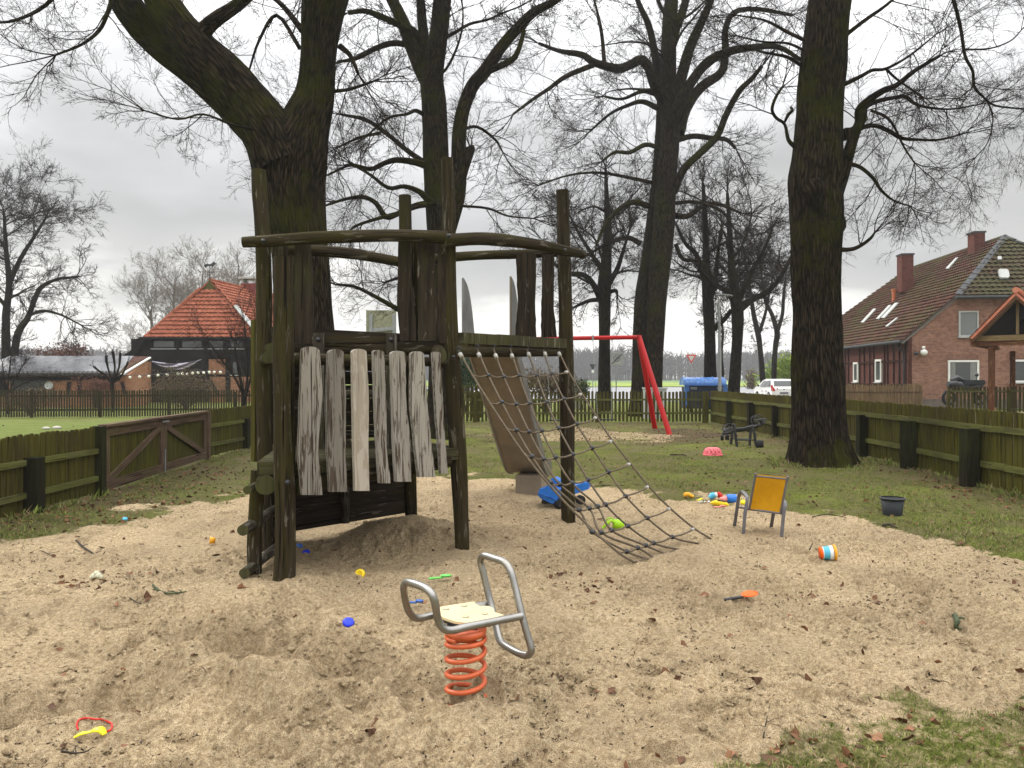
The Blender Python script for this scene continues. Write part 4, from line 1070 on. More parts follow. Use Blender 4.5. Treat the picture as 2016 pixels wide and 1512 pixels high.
# ============================================================ ORANGE-ROOFED HOUSE (left)
h1 = thing('timber_house', 'black timbered house with bright orange hipped tile roof', 'house', (-19, 52, 0))
HD = 48.0; s48 = HD/F
eL = Vector((-22.95, 48, 4.04)); eR = Vector((-15.75, 48, 4.04)); gL = P(394, 570, 50.9); gR = P(431, 570, 50.9); pk = P(413, 552, 51.1)
rdB = Vector((-18.6, 66, pk.z+.15)); eRB = Vector((-13.9, 66, 4.0)); eLB = Vector((-21.2, 66, 4.0))
roof('front_roof', [eL, eR, gR, gL], .30, .36, M['tile_orange'], h1, .11)
roof('side_roof', [eR, eRB, rdB, pk], .30, .36, M['tile_orange'], h1, .09, 3)
roof('far_roof', [eLB, eL, pk, rdB], .30, .34, M['tile_orange'], h1, .05, 2)
m = MB(); m.prism([gL, gR, pk], Vector((0, -1, .1)), .12); m.build('gablet', M['fence'], h1)
ridgecaps('hip_tiles', eR+Vector((0, 0, .04)), gR+Vector((0, 0, .08)), M['tile_orange'], h1); ridgecaps('hip_tiles', eL+Vector((0, 0, .04)), gL+Vector((0, 0, .08)), M['tile_orange'], h1)
ridgecaps('ridge_tiles', pk+Vector((0, 0, .05)), rdB+Vector((0, 0, .05)), M['tile_orange'], h1)
n1 = Vector((0, -1, 0)); fp = Vector((0, 48.35, 0))
def w1(name, x0, y0, x1, y1, mat, off=0.0):
    a = on_plane(x0, y1, fp-Vector((0, off, 0)), n1); c = on_plane(x1, y0, fp-Vector((0, off, 0)), n1)
    return wallq(name, (a.x, a.y, a.z), (c.x, a.y, a.z), (c.x, a.y, c.z), (a.x, a.y, c.z), mat, h1, .15)
w1('timber_wall', 258, 667, 512, 806, M['timber'])
w1('clad_band', 262, 688, 512, 705, M['timber'], .12)
for x0, y0, x1, y1 in ((411, 707, 443, 737), (413, 742, 443, 803), (454, 742, 478, 803), (257, 712, 282, 803), (286, 712, 297, 803), (480, 742, 506, 803)): w1('brick_panel', x0, y0, x1, y1, M['brick_orange'], .06)
for pp_ in (((408, 742), (430, 778)),):
    a = on_plane(*pp_[0], fp-Vector((0, .14, 0)), n1); c = on_plane(*pp_[1], fp-Vector((0, .14, 0)), n1); m = MB(); m.beam(a, c, .2, .1, n1); m.build('brace', M['timber'], h1)
window(h1, fp, n1, 300, 669, 346, 686, 'timber', 'glass', .08); window(h1, fp, n1, 356, 669, 400, 686, 'timber', 'glass', .08); window(h1, fp, n1, 410, 669, 442, 686, 'timber', 'glass', .08); window(h1, fp, n1, 451, 669, 480, 686, 'timber', 'glass', .08)
window(h1, fp-Vector((0, .1, 0)), n1, 456, 710, 472, 738, 'timber', 'glass', .08)
m = MB(); a = P(394, 571, 47.9)
vg = catmull([tuple(P(x, y, 48.1)) for x, y in ((285, 665), (276, 682), (262, 695), (244, 706))], 5)
for p, q in zip(vg[:-1], vg[1:]): m.beam(p, q, .30, .5, (0, -1, 0))
m.build('verge_board', M['timber'], h1)
m = MB(); m.poly([P(285, 668, 48.3), P(276, 684, 48.3), P(262, 697, 48.3), P(246, 708, 48.3), P(285, 712, 48.3)][::-1]); m.build('gable_cladding', M['timber'], h1)
m = MB(); m.tube([eL+Vector((-.3, -.08, -.05)), eR+Vector((.1, -.08, -.05))], .09, 8); m.build('gutter', M['timber'], h1)
wallq('side_wall', (-15.9, 48.3, 0), (-14.3, 66, 0), (-14.3, 66, 4), (-15.9, 48.3, 4), M['timber'], h1)
m = MB(); c = P(493, 574, 57); m.box(c+Vector((0, 0, -.25)), (1.1, 1.1, 1.6)); ch = m.build('chimney', M['redbrickpaint'], h1)
m = MB(); m.box(c+Vector((0, 0, .95)), (1.35, 1.35, .14)); m.box(c+Vector((.4, 0, .7)), (.08, .9, .4)); m.box(c+Vector((-.4, 0, .7)), (.08, .9, .4)); m.build('chimney_cap', M['cabinet'], ch)
nr = (eRB-eR).cross(pk-eR).normalized(); nr = nr if nr.z > 0 else -nr
m = MB(); q = [on_plane(x, y, eR+nr*.14, nr) for x, y in ((460, 602), (466, 600), (505, 647), (499, 650))]; m.prism(q, nr, .05); m.build('skylight', M['cabinet'], h1)
# weather vane
wv = thing('weather_vane', 'small black weather vane on the orange roof peak', 'weather vane', tuple(pk)); 
m = MB(); m.tube([pk, pk+Vector((0, 0, 1.05))], .025, 6); m.tube([pk+Vector((-.35, 0, .55)), pk+Vector((.35, 0, .55))], .02, 5); m.tube([pk+Vector((0, -.35, .55)), pk+Vector((0, .35, .55))], .02, 5)
m.prism([pk+Vector((x, 0, z)) for x, z in ((-.4, 1.0), (-.25, 1.1), (.05, 1.08), (.3, 1.25), (.42, 1.1), (.28, 1.0), (.2, .85), (.1, .95), (-.2, .93), (-.3, .8), (-.36, .95))], (0, -1, 0), .03); m.build('vane', M['black'], wv)
# awning cloth
aw = MB(); pts = []
for i in range(25):
    s = i/24; x = 299+(397-299)*s; row = []
    for j in range(7):
        t_ = j/6; sag = math.sin(math.pi*s); yt = 710-3*s+sag*7; hgt = 3+sag*9-(2 if s > .9 else 0)
        row.append(P(x, yt+t_*hgt, 47.4+.15*math.sin(t_*9+s*14)))
    pts.append(row)
for i in range(24):
    for j in range(6): aw.quad(pts[i][j+1], pts[i+1][j+1], pts[i+1][j], pts[i][j])
o = aw.build('awning_cloth', M['cloth']); tag(o, 'lilac cloth sagging under the eave of the orange-roofed house', 'awning')
# lantern string
ls = thing('lantern_string', 'string of round white paper lanterns in the left garden', 'string lights', tuple(P(340, 738, 40)))
LN = [(256, 743), (275, 742), (293, 741), (311, 739), (329, 738), (350, 736), (359, 736), (369, 737), (379, 735), (390, 734), (401, 734), (412, 733), (422, 733), (434, 733)]
m = MB(); m.tube([P(x, y-3, 40) for x, y in [(238, 740)]+LN+[(452, 735)]], .012, 4); m.build('cable', M['black'], ls)
for x, y in LN:
    m = MB(); m.ball(P(x, y, 40), .078, 10); m.build('lantern', M['lantern'], ls)

# ============================================================ OUTBUILDING WITH SOLAR ROOF
h2 = thing('outbuilding', 'long low brick outbuilding with dark solar panel roof', 'building', (-24, 40, 0))
q = [P(-60, 737, 40), P(236, 736, 40), P(292, 703, 43.5), P(20, 702.5, 43.5)]
q[0].z = q[1].z; q[3].z = q[2].z
nn = (q[1]-q[0]).cross(q[3]-q[0]).normalized(); nn = nn if nn.z > 0 else -nn
m = MB(); m.prism(q, nn, .08); m.build('roof', M['tile_old'], h2)
m = MB(); e_ = (q[3]-q[0])*.06; m.quad(q[0]+nn*.07+e_, q[1]+nn*.07+e_-Vector((.1, 0, 0)), q[2]+nn*.07-Vector((.8, 0, 0)), q[3]+nn*.07); m.build('solar_array', M['solar'], h2)
m = MB(); x = q[0].x
while x < q[1].x: m.tube([(x, 39.9, q[0].z-.02), (x, 40.3, q[0].z+.1)], .08, 8); x += .24
m.build('eave_tiles', M['slate'], h2)
m = MB(); m.beam(q[1]+Vector((.1, 0, -.03)), q[2]+Vector((.1, 0, -.03)), .12, .07, nn); m.build('verge_trim', M['white'], h2)
z2 = q[0].z-.05
wallq('wall', (q[0].x, 40.4, 0), (q[1].x+.3, 40.4, 0), (q[1].x+.3, 40.4, z2), (q[0].x, 40.4, z2), M['brick_orange'], h2)
wallq('end_wall', (q[1].x+.3, 40.4, 0), (q[2].x, 43.4, 0), (q[2].x, 43.4, q[2].z-.1), (q[1].x+.3, 40.4, z2), M['brick_orange'], h2)
pw2 = Vector((0, 40.38, 0))
for x0, x1 in ((20, 92),):
    a = on_plane(x0, 775, pw2, n1); c = on_plane(x1, 748, pw2, n1); m = MB(); m.quad(a, (c.x, a.y, a.z), c, (a.x, a.y, c.z)); m.build('doorway_shade_sheet', M['black'], h2)  # flat black sheet on the wall, painting the shade inside an opening
for x0, y0, x1, y1, w in ((136, 752, 134, 776, .18), (155, 748, 158, 776, .18), (-8, 748, 8, 778, .5), (240, 752, 246, 776, .14), (190, 748, 190, 776, .12), (-60, 745, 236, 745, .2)):
    m = MB(); m.beam(on_plane(x0, y0, pw2-Vector((0, .04, 0)), n1), on_plane(x1, y1, pw2-Vector((0, .04, 0)), n1), w, .08, n1); m.build('timber_post', M['timber'], h2)
dsh = thing('satellite_dish', 'grey round satellite dish on the low outbuilding wall', 'satellite dish', tuple(P(97, 759, 40)))
m = MB(); m.lathe(P(97, 759, 40.2), [(.0, 0), (.12, .01), (.2, .05), (.21, .07)], 18, (.2, -1, .2)); m.build('dish', M['cabinet'], dsh); m = MB(); m.tube([P(97, 759, 40.2), P(98, 760, 39.8)], .015, 5); m.build('arm', M['galv'], dsh)

# ============================================================ BRICK FARMHOUSE (right)
h3 = thing('brick_farmhouse', 'red brick farmhouse with mossy half-hipped tile roof and two chimneys', 'house', (24, 45, 0))
ud = Vector((.102, .995, 0)).normalized(); ur = Vector((.995, -.102, 0)).normalized()
K0 = Vector((20.6, 40, 0)); LEN = 20.; WID = 13.
def hp(s, d, z): return K0+ur*s+ud*d+Vector((0, 0, z))   # s across, d deep
ez = 3.77; rz = 9.35; sl = (rz-ez)/(WID/2); hipz = 5.85; hs = (hipz-ez)/sl
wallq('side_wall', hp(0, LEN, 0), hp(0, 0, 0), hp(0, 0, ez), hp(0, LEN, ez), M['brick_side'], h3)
m = MB(); m.poly([hp(0, 0, 0), hp(WID, 0, 0), hp(WID, 0, ez), hp(WID-hs, 0, hipz), hp(hs, 0, hipz), hp(0, 0, ez)]); m.build('gable_wall', M['brick'], h3)
m = MB(); m.quad(hp(.003, -.02, 0), hp(WID, -.02, 0), hp(WID, -.02, .45), hp(.003, -.02, .45)); m.build('plinth', M['concrete'], h3)
ov = .35; hd = 3.4
lw = hp(-ov, -.12, ez-ov*sl); 
roof('long_roof', [hp(-ov, LEN+.3, ez-ov*sl), hp(-ov, -.12, ez-ov*sl), hp(hs, -.12, hipz), hp(hs, LEN+.3, hipz)], .26, .33, M['tile_old'], h3, .10, 3)
roof('long_roof', [hp(hs, LEN+.3, hipz), hp(hs, -.12, hipz), hp(WID/2, hd, rz), hp(WID/2, LEN-3, rz)], .26, .33, M['tile_old'], h3, .10, 3)
roof('far_roof', [hp(WID+ov, -.12, ez-ov*sl), hp(WID+ov, LEN, ez-ov*sl), hp(WID/2, LEN-3, rz), hp(WID/2, hd, rz)], .26, .33, M['tile_old'], h3, .06, 2)
roof('hip_roof', [hp(hs-.2, -.4, hipz-.12), hp(WID-hs+.2, -.4, hipz-.12), hp(WID/2+.05, hd, rz), hp(WID/2-.05, hd, rz)], .30, .36, M['tile_moss'], h3, .12, 5)
for a, c in ((hp(hs-.15, -.45, hipz-.08), hp(WID/2, hd, rz+.06)), (hp(WID-hs+.15, -.45, hipz-.08), hp(WID/2, hd, rz+.06))):
    m = MB(); k = 12
    for i in range(k):
        p, q_ = a.lerp(c, i/k), a.lerp(c, (i+1.12)/k if i < k-1 else 1); m.beam(p+Vector((0, 0, .05)), q_+Vector((0, 0, .02)), .30, .05, (0, -.4, 1))
    o = m.build('hip_slates', M['slate'], h3)
ridgecaps('ridge_tiles', hp(WID/2, hd, rz+.04), hp(WID/2, LEN-3, rz+.04), M['tile_moss'], h3, .13)
m = MB(); m.tube([hp(-ov-.08, -.15, ez-ov*sl-.03), hp(-ov-.08, LEN, ez-ov*sl-.03)], .08, 8); m.tube([hp(hs-.3, -.5, hipz-.18), hp(WID-hs+.3, -.5, hipz-.18)], .08, 8)
m.tube(catmull([tuple(hp(-ov-.08, .6, ez-ov*sl-.05)), tuple(hp(-.2, .45, ez-.75)), tuple(hp(-.06, .4, ez-1.0)), tuple(hp(-.06, .4, .3))], 4), .05, 8); m.build('gutter', M['slate'], h3)
m = MB(); m.beam(hp(-ov, -.05, ez-ov*sl-.09), hp(hs-.1, -.05, hipz-.16), .18, .1, (0, -1, 0)); m.build('verge_board', M['verge'], h3)
pg = hp(0, -.0, 0); ngb = -ud
window(h3, pg+ngb*.03, ngb, 1887, 612, 1926, 663, 'cabinet', 'blind', .08)
window(h3, pg+ngb*.03, ngb, 1866, 709, 1927, 757, 'white', 'glass', .10, curtain=True)
window(h3, pg+ngb*.03, ngb, 1988, 708, 2050, 753, 'white', 'glass', .10)
for x0, x1, yy in ((1864, 1929, 702), (1985, 2052, 701)):
    a = on_plane(x0, yy, pg+ngb*.012, ngb); c = on_plane(x1, yy, pg+ngb*.012, ngb); m = MB(); x = 0; L = (c-a).length
    while x < L: m.box(a+ur*x, (.075, .03, .26), Matrix((ur, ud, Vector((0, 0, 1)))).transposed()); x += .088
    m.build('brick_lintel', M['brick'], h3)
psd = hp(-.02, 0, 0); nsd = -ur
window(h3, psd+nsd*.03, nsd, 1681, 713, 1690, 752, 'white', 'glass', .12); window(h3, psd+nsd*.03, nsd, 1724, 707, 1736, 752, 'white', 'glass', .12)
for x in (1664, 1670, 1692, 1701, 1712, 1720, 1741, 1747, 1759, 1770, 1782):
    a = on_plane(x, 790, psd+nsd*.03, nsd); m = MB(); a.z = 0; m.beam(a, a+Vector((0, 0, ez-.2)), .10, .04, nsd); m.build('timber_stud', M['redtimber'], h3)
for z in (1.15, 2.45, 3.5): m = MB(); m.beam(hp(-.06, .1, z), hp(-.06, LEN, z), .11, .04, nsd); m.build('timber_rail', M['redtimber'], h3)
def chim(x0, x1, ytop, ybase, D, w=.8):
    a = P((x0+x1)/2, ytop, D); bz = P((x0+x1)/2, ybase+14, D).z; m = MB(); W_ = (x1-x0)*D/F; Mr = Matrix((ur, ud, Vector((0, 0, 1)))).transposed()
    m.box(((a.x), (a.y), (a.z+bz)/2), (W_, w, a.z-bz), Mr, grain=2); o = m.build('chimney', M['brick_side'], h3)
    m = MB(); m.box((a.x, a.y, a.z+.03), (W_+.1, w+.1, .1), Mr); m.build('chimney_cap', M['slate'], o)
chim(1771, 1793, 503, 562, 49.5); chim(1912, 1932, 460, 486, 45)
npl = (hp(-ov, 5, ez-ov*sl)-hp(-ov, 0, ez-ov*sl)).cross(hp(WID/2, 4, rz)-hp(-ov, 4, ez-ov*sl)).normalized(); npl = npl if npl.z > 0 else -npl
pp0 = hp(0, 0, ez)+npl*.14
for qd in (((1695, 635), (1700, 635), (1725, 608), (1720, 608)), ((1725, 628), (1730, 628), (1755, 601), (1750, 601)), ((1735, 626), (1741, 626), (1769, 596), (1762, 597)), ((1743, 643), (1747, 643), (1768, 626), (1765, 626)), ((1862, 529), (1867, 529), (1886, 507), (1882, 508))):
    m = MB(); m.prism([on_plane(x, y, pp0, npl) for x, y in qd], npl, .06); m.build('skylight', M['cabinet'], h3)
m = MB(); c = on_plane(1760, 588, pp0, npl); m.tube([c-Vector((0, 0, .3)), c+Vector((0, 0, .55))], .13, 10); m.tube([c+Vector((0, 0, .5)), c+Vector((0, 0, .62))], .18, 10); m.build('vent_pipe', M['clay'], h3)
nhp = Vector((0, -(rz-hipz), hd)).normalized(); nhp = (-ud*(rz-hipz)+Vector((0, 0, 1))*hd).normalized()
ph0 = hp(WID/2, -.4, hipz-.12)+nhp*.14
m = MB(); m.prism([on_plane(x, y, ph0, nhp) for x, y in ((1965, 533), (1968, 531), (1981, 531), (1985, 534), (1987, 545), (1984, 548), (1971, 548), (1968, 546))], nhp, .12); m.build('roof_hatch', M['cabinet'], h3)
m = MB(); m.prism([on_plane(x, y, ph0, nhp) for x, y in ((1964, 505), (1971, 505), (1972, 511), (1965, 511))], nhp, .06); m.build('glass_tile', M['cabinet'], h3)
lmp = thing('wall_floodlight', 'white floodlight on the brick gable wall', 'lamp', tuple(on_plane(1819, 692, pg, ngb)))
c = on_plane(1819, 694, pg+ngb*.25, ngb); m = MB(); m.ball(c, .17, 12, (1.1, .9, 1)); m.ball(c+Vector((-.02, 0, .25)), .09, 10); m.tube([c+Vector((0, .25, .1)), c], .05, 6); m.build('lamp_head', M['white'], lmp)
m = MB(); m.lathe(c+Vector((-.32, .1, -.05)), [(.0, 0), (.10, .0), (.10, .12), (0, .13)], 12, (-1, -1, 0)); m.build('camera', M['black'], lmp)
# carport
cp = thing('carport', 'brown timber carport with tiled gable roof at the right edge', 'carport', (18.4, 28, 0))
ax = P(2003, 576, 28.3); lx = P(1914, 666, 29.3); rx = Vector((2*ax.x-lx.x, 2*ax.y-lx.y, lx.z)); dv = Vector((3.9, 4.7, 0)); gu = (rx-lx).normalized(); fu = dv.normalized()
roof('roof', [lx+dv, lx-fu*.4, ax-fu*.4, ax+dv], .26, .33, M['tile_port'], cp, .05, 4, .08); roof('roof', [rx-fu*.4, rx+dv, ax+dv, ax-fu*.4], .26, .33, M['tile_port'], cp, .05, 4, .08)
for sgn_, e_ in ((0, lx), (1, rx)):
    m = MB(); dz_ = Vector((0, 0, -.13)); q_ = [e_+dv+dz_, e_-fu*.36+dz_, ax-fu*.36+dz_, ax+dv+dz_]; m.prism(q_, (q_[1]-q_[0]).cross(q_[3]-q_[0]), .03); m.build('soffit_shade_board', M['timber'], cp)  # dark sheets added below the tiles so the underside looks shaded
ridgecaps('ridge_tiles', ax-fu*.45+Vector((0, 0, .06)), ax+dv+Vector((0, 0, .06)), M['tile_port'], cp, .11)
for e_ in (lx, rx):
    m = MB(); m.beam(e_-fu*.35-Vector((0, 0, .10)), ax-fu*.35-Vector((0, 0, .12)), .2, .05, -fu); m.build('barge_board', M['carport'], cp)
    m = MB(); m.beam(e_+fu*.1-Vector((0, 0, .14)), ax+fu*.1-Vector((0, 0, .16)), .14, .08, -fu); m.build('rafter', M['rafter'], cp)
m = MB(); m.beam(lx+gu*.15-Vector((0, 0, .02)), rx-gu*.15-Vector((0, 0, .02)), .2, .1, -fu); m.build('tie_beam', M['rafter'], cp)
m = MB(); zc = Vector((0, 0, lx.z-.21)); l0 = Vector((lx.x, lx.y, 0))+zc+fu*.1; r0_ = Vector((rx.x, rx.y, 0))+zc+fu*.1; m.beam(l0, r0_, .18, .16, -fu); m.beam(l0+fu*.1, l0+dv, .18, .16, (0, 0, 1)); m.beam(r0_+fu*.1, r0_+dv, .18, .16); m.build('plate_beam', M['carport'], cp)
for x, y in [tuple(v_)[:2] for v_ in (l0+gu*.62+fu*.05, l0+gu*.62+dv*.95, r0_-gu*.62+fu*.05, r0_-gu*.62+dv*.95)]:
    m = MB(); m.box((x, y, 1.36), (.2, .2, 2.72), Matrix((gu, fu, Vector((0, 0, 1)))).transposed(), grain=2); o = m.build('carport_post', M['carport'], cp)
    m = MB(); m.box((x+.06, y-.115, .25), (.1, .02, .4)); m.build('post_shoe', M['rafter'], o)
m = MB(); m.beam((ax.x+fu.x*.05, ax.y+fu.y*.05, lx.z+.1), (ax.x+fu.x*.05, ax.y+fu.y*.05, ax.z-.25), .09, .09, -fu); m.build('king_post', M['rafter'], cp)
m = MB(); m.poly([lx+dv*.93+gu*.1, rx+dv*.93-gu*.1, ax+dv*.93-Vector((0, 0, .1))]); m.build('back_boarding', M['timber'], cp)
# parked scooter
ms = thing('motor_scooter', 'black motor scooter parked before the farmhouse window', 'motorbike', tuple(P(1890, 800, 35)))
def q35(x, y, d=35.0): return P(x, y, d)
m = MB(); m.tube(catmull([tuple(q35(x, y))+(r,) for x, y, r in ((1868, 752, .16), (1880, 756, .3), (1900, 758, .26), (1920, 756, .24), (1932, 754, .12))], 3), .2, 10) if False else None
b = MB(); b.tube([q35(1866, 756), q35(1876, 757), q35(1890, 762), q35(1906, 764), q35(1922, 762), q35(1934, 758)], [.12, .24, .26, .22, .26, .10], 12); b.build('body', M['black'], ms)
b = MB(); b.tube([q35(1872, 749), q35(1884, 745), q35(1896, 748)], [.08, .16, .07], 10); b.build('cover', M['deepblue'] if False else M['black'], ms)
b = MB(); b.prism([q35(1895, 748), q35(1932, 748), q35(1934, 757), q35(1893, 757)], (0, -1, 0), .5); b.build('top_box', M['darkgreypl'], ms)
for x in (1868, 1928):
    b = MB(); c = q35(x, 783); b.tube([c+Vector((.26*math.cos(t_), 0, .30*math.sin(t_))) for t_ in np.linspace(0, 6.28, 21)[:-1]], .07, 8, closed=True); b.lathe(c+Vector((0, .03, 0)), [(.0, 0), (.12, 0), (.12, .06), (0, .06)], 12, (0, -1, 0)); b.build('wheel', M['tyre'], ms)
b = MB(); b.tube([q35(1922, 752), q35(1924, 738)], .02, 5); b.ball(q35(1923, 738), .09, 8); b.build('mirror', M['black'], ms)

# ============================================================ STREET THINGS
lp = thing('street_lamp', 'grey street lamp with long flat head behind the blue container', 'street lamp', tuple(P(1415, 800, 34)))
b = MB(); p = P(1417, 742, 34); b.tube([(p.x, 34, -.05), (p.x, 34, 2.6), (P(1415, 600, 34).x, 34, P(1415, 588, 34).z)], [.085, .075, .05], 12); b.build('pole', M['galv'], lp)
b = MB(); a, c = P(1410, 580, 34), P(1443, 582, 34); b.tube([a, a.lerp(c, .15), a.lerp(c, .6), c], [.05, .10, .09, .04], 10, flat=.6); b.build('lamp_head', M['galv'], lp)
def polesign(label, px_, ybase, D, ytop, r=.03):
    t_ = thing('traffic_sign', label, 'road sign', (P(px_, ybase, D).x, D, 0)); b = MB(); a = P(px_, ytop, D); b.tube([(a.x, D, -.05), (a.x, D, a.z)], r, 8); b.build('pole', M['galv'], t_); return t_
ts = polesign('white and red give way triangle behind the blue container', 1361, 760, 50, 700)
def tri(cx, cy, w, D, mat, name, par, dy=0.0, dn=False):
    h = w*.866; c = P(cx, cy, D)+Vector((0, dy, 0)); b = MB()
    b.prism([c+Vector((-w/2, 0, h/3)), c+Vector((0, 0, -h*2/3)), c+Vector((w/2, 0, h/3))], (0, -1, 0), .015); return b.build(name, mat, par)
s_ = tri(1361, 704, .68, 49.9, M['red'], 'sign_plate', ts); tri(1361, 704.2, .42, 49.9, M['signwhite'], 'sign_face', s_, -.02)
ts = polesign('dark back of a small triangular sign with white plate', 1167, 775, 52, 718, .025)
tri(1167, 721, .46, 51.9, M['signback'], 'sign_plate', ts); b = MB(); b.box(P(1167, 731, 51.9), (.16, .02, .19)); b.build('small_plate', M['white'], ts)
ts = polesign('square grey end of 30 zone sign on a pole', 1213, 775, 40, 718)
c = P(1214, 707, 39.9); b = MB(); hw = .34; k = .06
b.prism([c+Vector((x, 0, z)) for x, z in ((-hw+k, -hw), (hw-k, -hw), (hw, -hw+k), (hw, hw-k), (hw-k, hw), (-hw+k, hw), (-hw, hw-k), (-hw, -hw+k))], (0, -1, 0), .02); pl = b.build('sign_plate', M['signwhite'], ts)
b = MB(); b.tube([c+Vector((-.29, -.02, -.29)), c+Vector((.29, -.02, -.29)), c+Vector((.29, -.02, .29)), c+Vector((-.29, -.02, .29))], .008, 4, closed=True)
b.tube([c+Vector((.17*math.cos(a), -.02, .05+.17*math.sin(a))) for a in np.linspace(0, 6.28, 25)[:-1]], .016, 5, closed=True)
b.beam(c+Vector((-.27, -.022, -.27)), c+Vector((.27, -.022, .27)), .06, .012, (0, -1, 0)); b.build('ring_and_bar', M['signgrey'], pl)
cu = bpy.data.curves.new('number', 'FONT'); cu.body = '30'; cu.size = .2; cu.extrude = .004; cu.align_x = 'CENTER'; cu.align_y = 'CENTER'
tmp = bpy.data.objects.new('tmp', cu); COL.objects.link(tmp); dg = bpy.context.evaluated_depsgraph_get(); me = bpy.data.meshes.new_from_object(tmp.evaluated_get(dg)); bpy.data.objects.remove(tmp)
me.transform(Matrix.Translation(c+Vector((0, -.035, .05))) @ Matrix.Rotation(R(90), 4, 'X')); link('number', me, M['signgrey'], pl)
# blue container
bc = thing('waste_container', 'blue waste container with rounded lid beyond the back fence', 'waste container', tuple(P(1390, 800, 35)))
x0, x1 = P(1348, 750, 35).x, P(1431, 750, 35).x; yc = 35.6; zt = 1.58; zb = 1.22
b = MB(); pr = []
for k in range(13):
    a = math.pi*k/12; pr.append((yc-.55*math.cos(a), zb+.36*math.sin(a)**.8))
for (ya, za), (yb, zb_) in zip(pr[:-1], pr[1:]): b.quad((x0, ya, za), (x1, ya, za), (x1, yb, zb_), (x0, yb, zb_))
for x in (x0, x1): b.poly([(x, y, z) for y, z in pr])
for k in range(5):
    x = x0+.06+(x1-x0-.12)*k/4; b.tube([(x, y-.0, z+.012) for y, z in pr], .02, 5)
b.build('lid', M['containerlid'], bc)
b = MB(); b.prism([(x0+.05, yc-.5, zb-.02), (x1-.05, yc-.5, zb-.02), (x1-.15, yc-.42, .18), (x0+.15, yc-.42, .18)], (0, -1, 0), .03); b.box(((x0+x1)/2, yc, .65), ((x1-x0)-.18, .84, 1.0)); b.build('body', M['containerdark'], bc)
b = MB(); b.beam((x0-.03, yc-.57, zb+.01), (x1+.03, yc-.57, zb+.01), .10, .06, (0, 0, 1)); b.build('rim', M['containerblue'], bc)
for x in (x0+.12, x1-.06): b = MB(); b.box((x, yc-.5, .75), (.2, .1, .9)); b.build('end_frame', M['containerblue'], bc)
for x in (x0+.42, x1-.3):
    b = MB(); z = 1.08; b.tube([(x-.14, yc-.56, z+.03), (x+.14, yc-.56, z+.03), (x+.14, yc-.56, z-.03), (x-.14, yc-.56, z-.03)], .014, 5, closed=True); b.build('handle', M['cabinet'], bc)
for x in (x0+.3, x1-.3): b = MB(); b.lathe((x, yc-.4, .1), [(0, 0), (.1, 0), (.1, .05), (0, .05)], 12, (1, 0, 0)); b.build('wheel', M['tyre'], bc)
# cabinets
def cabinet(label, x0, x1, yt, D, dep=.35):
    t_ = thing('utility_cabinet', label, 'utility box', (P((x0+x1)/2, 760, D).x, D, 0)); a, c = P(x0, yt, D), P(x1, yt, D); w = c.x-a.x
    b = MB(); b.box(((a.x+c.x)/2, D+dep/2, a.z/2-.03), (w-.06, dep, a.z-.06)); b.build('body', M['cabinet'], t_)
    b = MB(); b.box(((a.x+c.x)/2, D+dep/2, a.z-.03), (w, dep+.06, .06)); b.build('lid', M['cabinet'], t_)
    b = MB()
    for s in np.arange(.12, w-.05, .13): b.box((a.x+s, D-.012, a.z*.45), (.05, .02, a.z*.75))
    b.build('ribs', M['signgrey' if False else 'cabinet'], t_)
cabinet('long grey utility cabinet behind the red swing legs', 1267, 1314, 763, 29.5); cabinet('small pale utility box beside the back right tower post', 1126, 1142, 748, 38)
# backboard
bb = thing('basketball_backboard', 'mossy square basketball backboard with grey metal brackets', 'basketball hoop', tuple(P(751, 800, 30)))
a, c = P(721, 658, 30), P(780, 611, 30); b = MB(); b.box(((a.x+c.x)/2, 30, (a.z+c.z)/2), (c.x-a.x, .06, c.z-a.z)); b.build('board', M['board'], bb)
b = MB()
for x in (730, 776): p = P(x, 618, 29.9); q_ = P(x, 662, 29.9); b.beam(p, q_, .13, .04, (0, -1, 0))
b.beam(P(734, 650, 29.88), P(776, 646, 29.88), .13, .04, (0, -1, 0)); b.build('bracket', M['galv'], bb)
b = MB(); b.tube([(P(752, 700, 30).x, 30.15, 0), (P(752, 700, 30).x, 30.15, c.z-.2)], .07, 10); b.build('pole', M['galv'], bb)
# white car
car = thing('parked_car', 'white small hatchback parked beside the road, rear towards us', 'car', tuple(P(1543, 790, 51)), 0)
cc = P(1543, 784, 51); cc.z = 0; th = R(1)
fw_ = Vector((-math.sin(th), math.cos(th), 0)); rt = Vector((math.cos(th), math.sin(th), 0))
def cpt(r_, f_, z): return cc+rt*r_+fw_*f_+Vector((0, 0, z))
Wc = .80
secs = [(-.0, [(.0, .25), (.02, .55), (.0, .88), (.25, 1.38), (.35, 1.44)]),]
outline = [(0, .28), (-.06, .45), (-.04, .80), (.10, .95), (.32, 1.38), (.55, 1.45), (1.5, 1.46), (2.1, 1.36), (2.75, .98), (3.35, .86), (3.55, .65), (3.58, .35), (3.5, .22), (.1, .22)]
b = MB()
def taper(z): return Wc if z < .9 else Wc-(z-.9)*.32
L3 = [cpt(-taper(z), f_, z) for f_, z in outline]; R3 = [cpt(taper(z), f_, z) for f_, z in outline]
b.poly(L3); b.poly(R3[::-1])
for k in range(len(outline)):
    j = (k+1) % len(outline); b.quad(L3[k], L3[j], R3[j], R3[k])
b.build('body', M['carpaint'], car)
b = MB(); b.quad(cpt(-.60, .125, .99), cpt(.60, .125, .99), cpt(.56, .30, 1.33), cpt(-.56, .30, 1.33)); 
for v_ in b.v: v_ -= fw_*.03
b.build('rear_window', M['glass'], car)
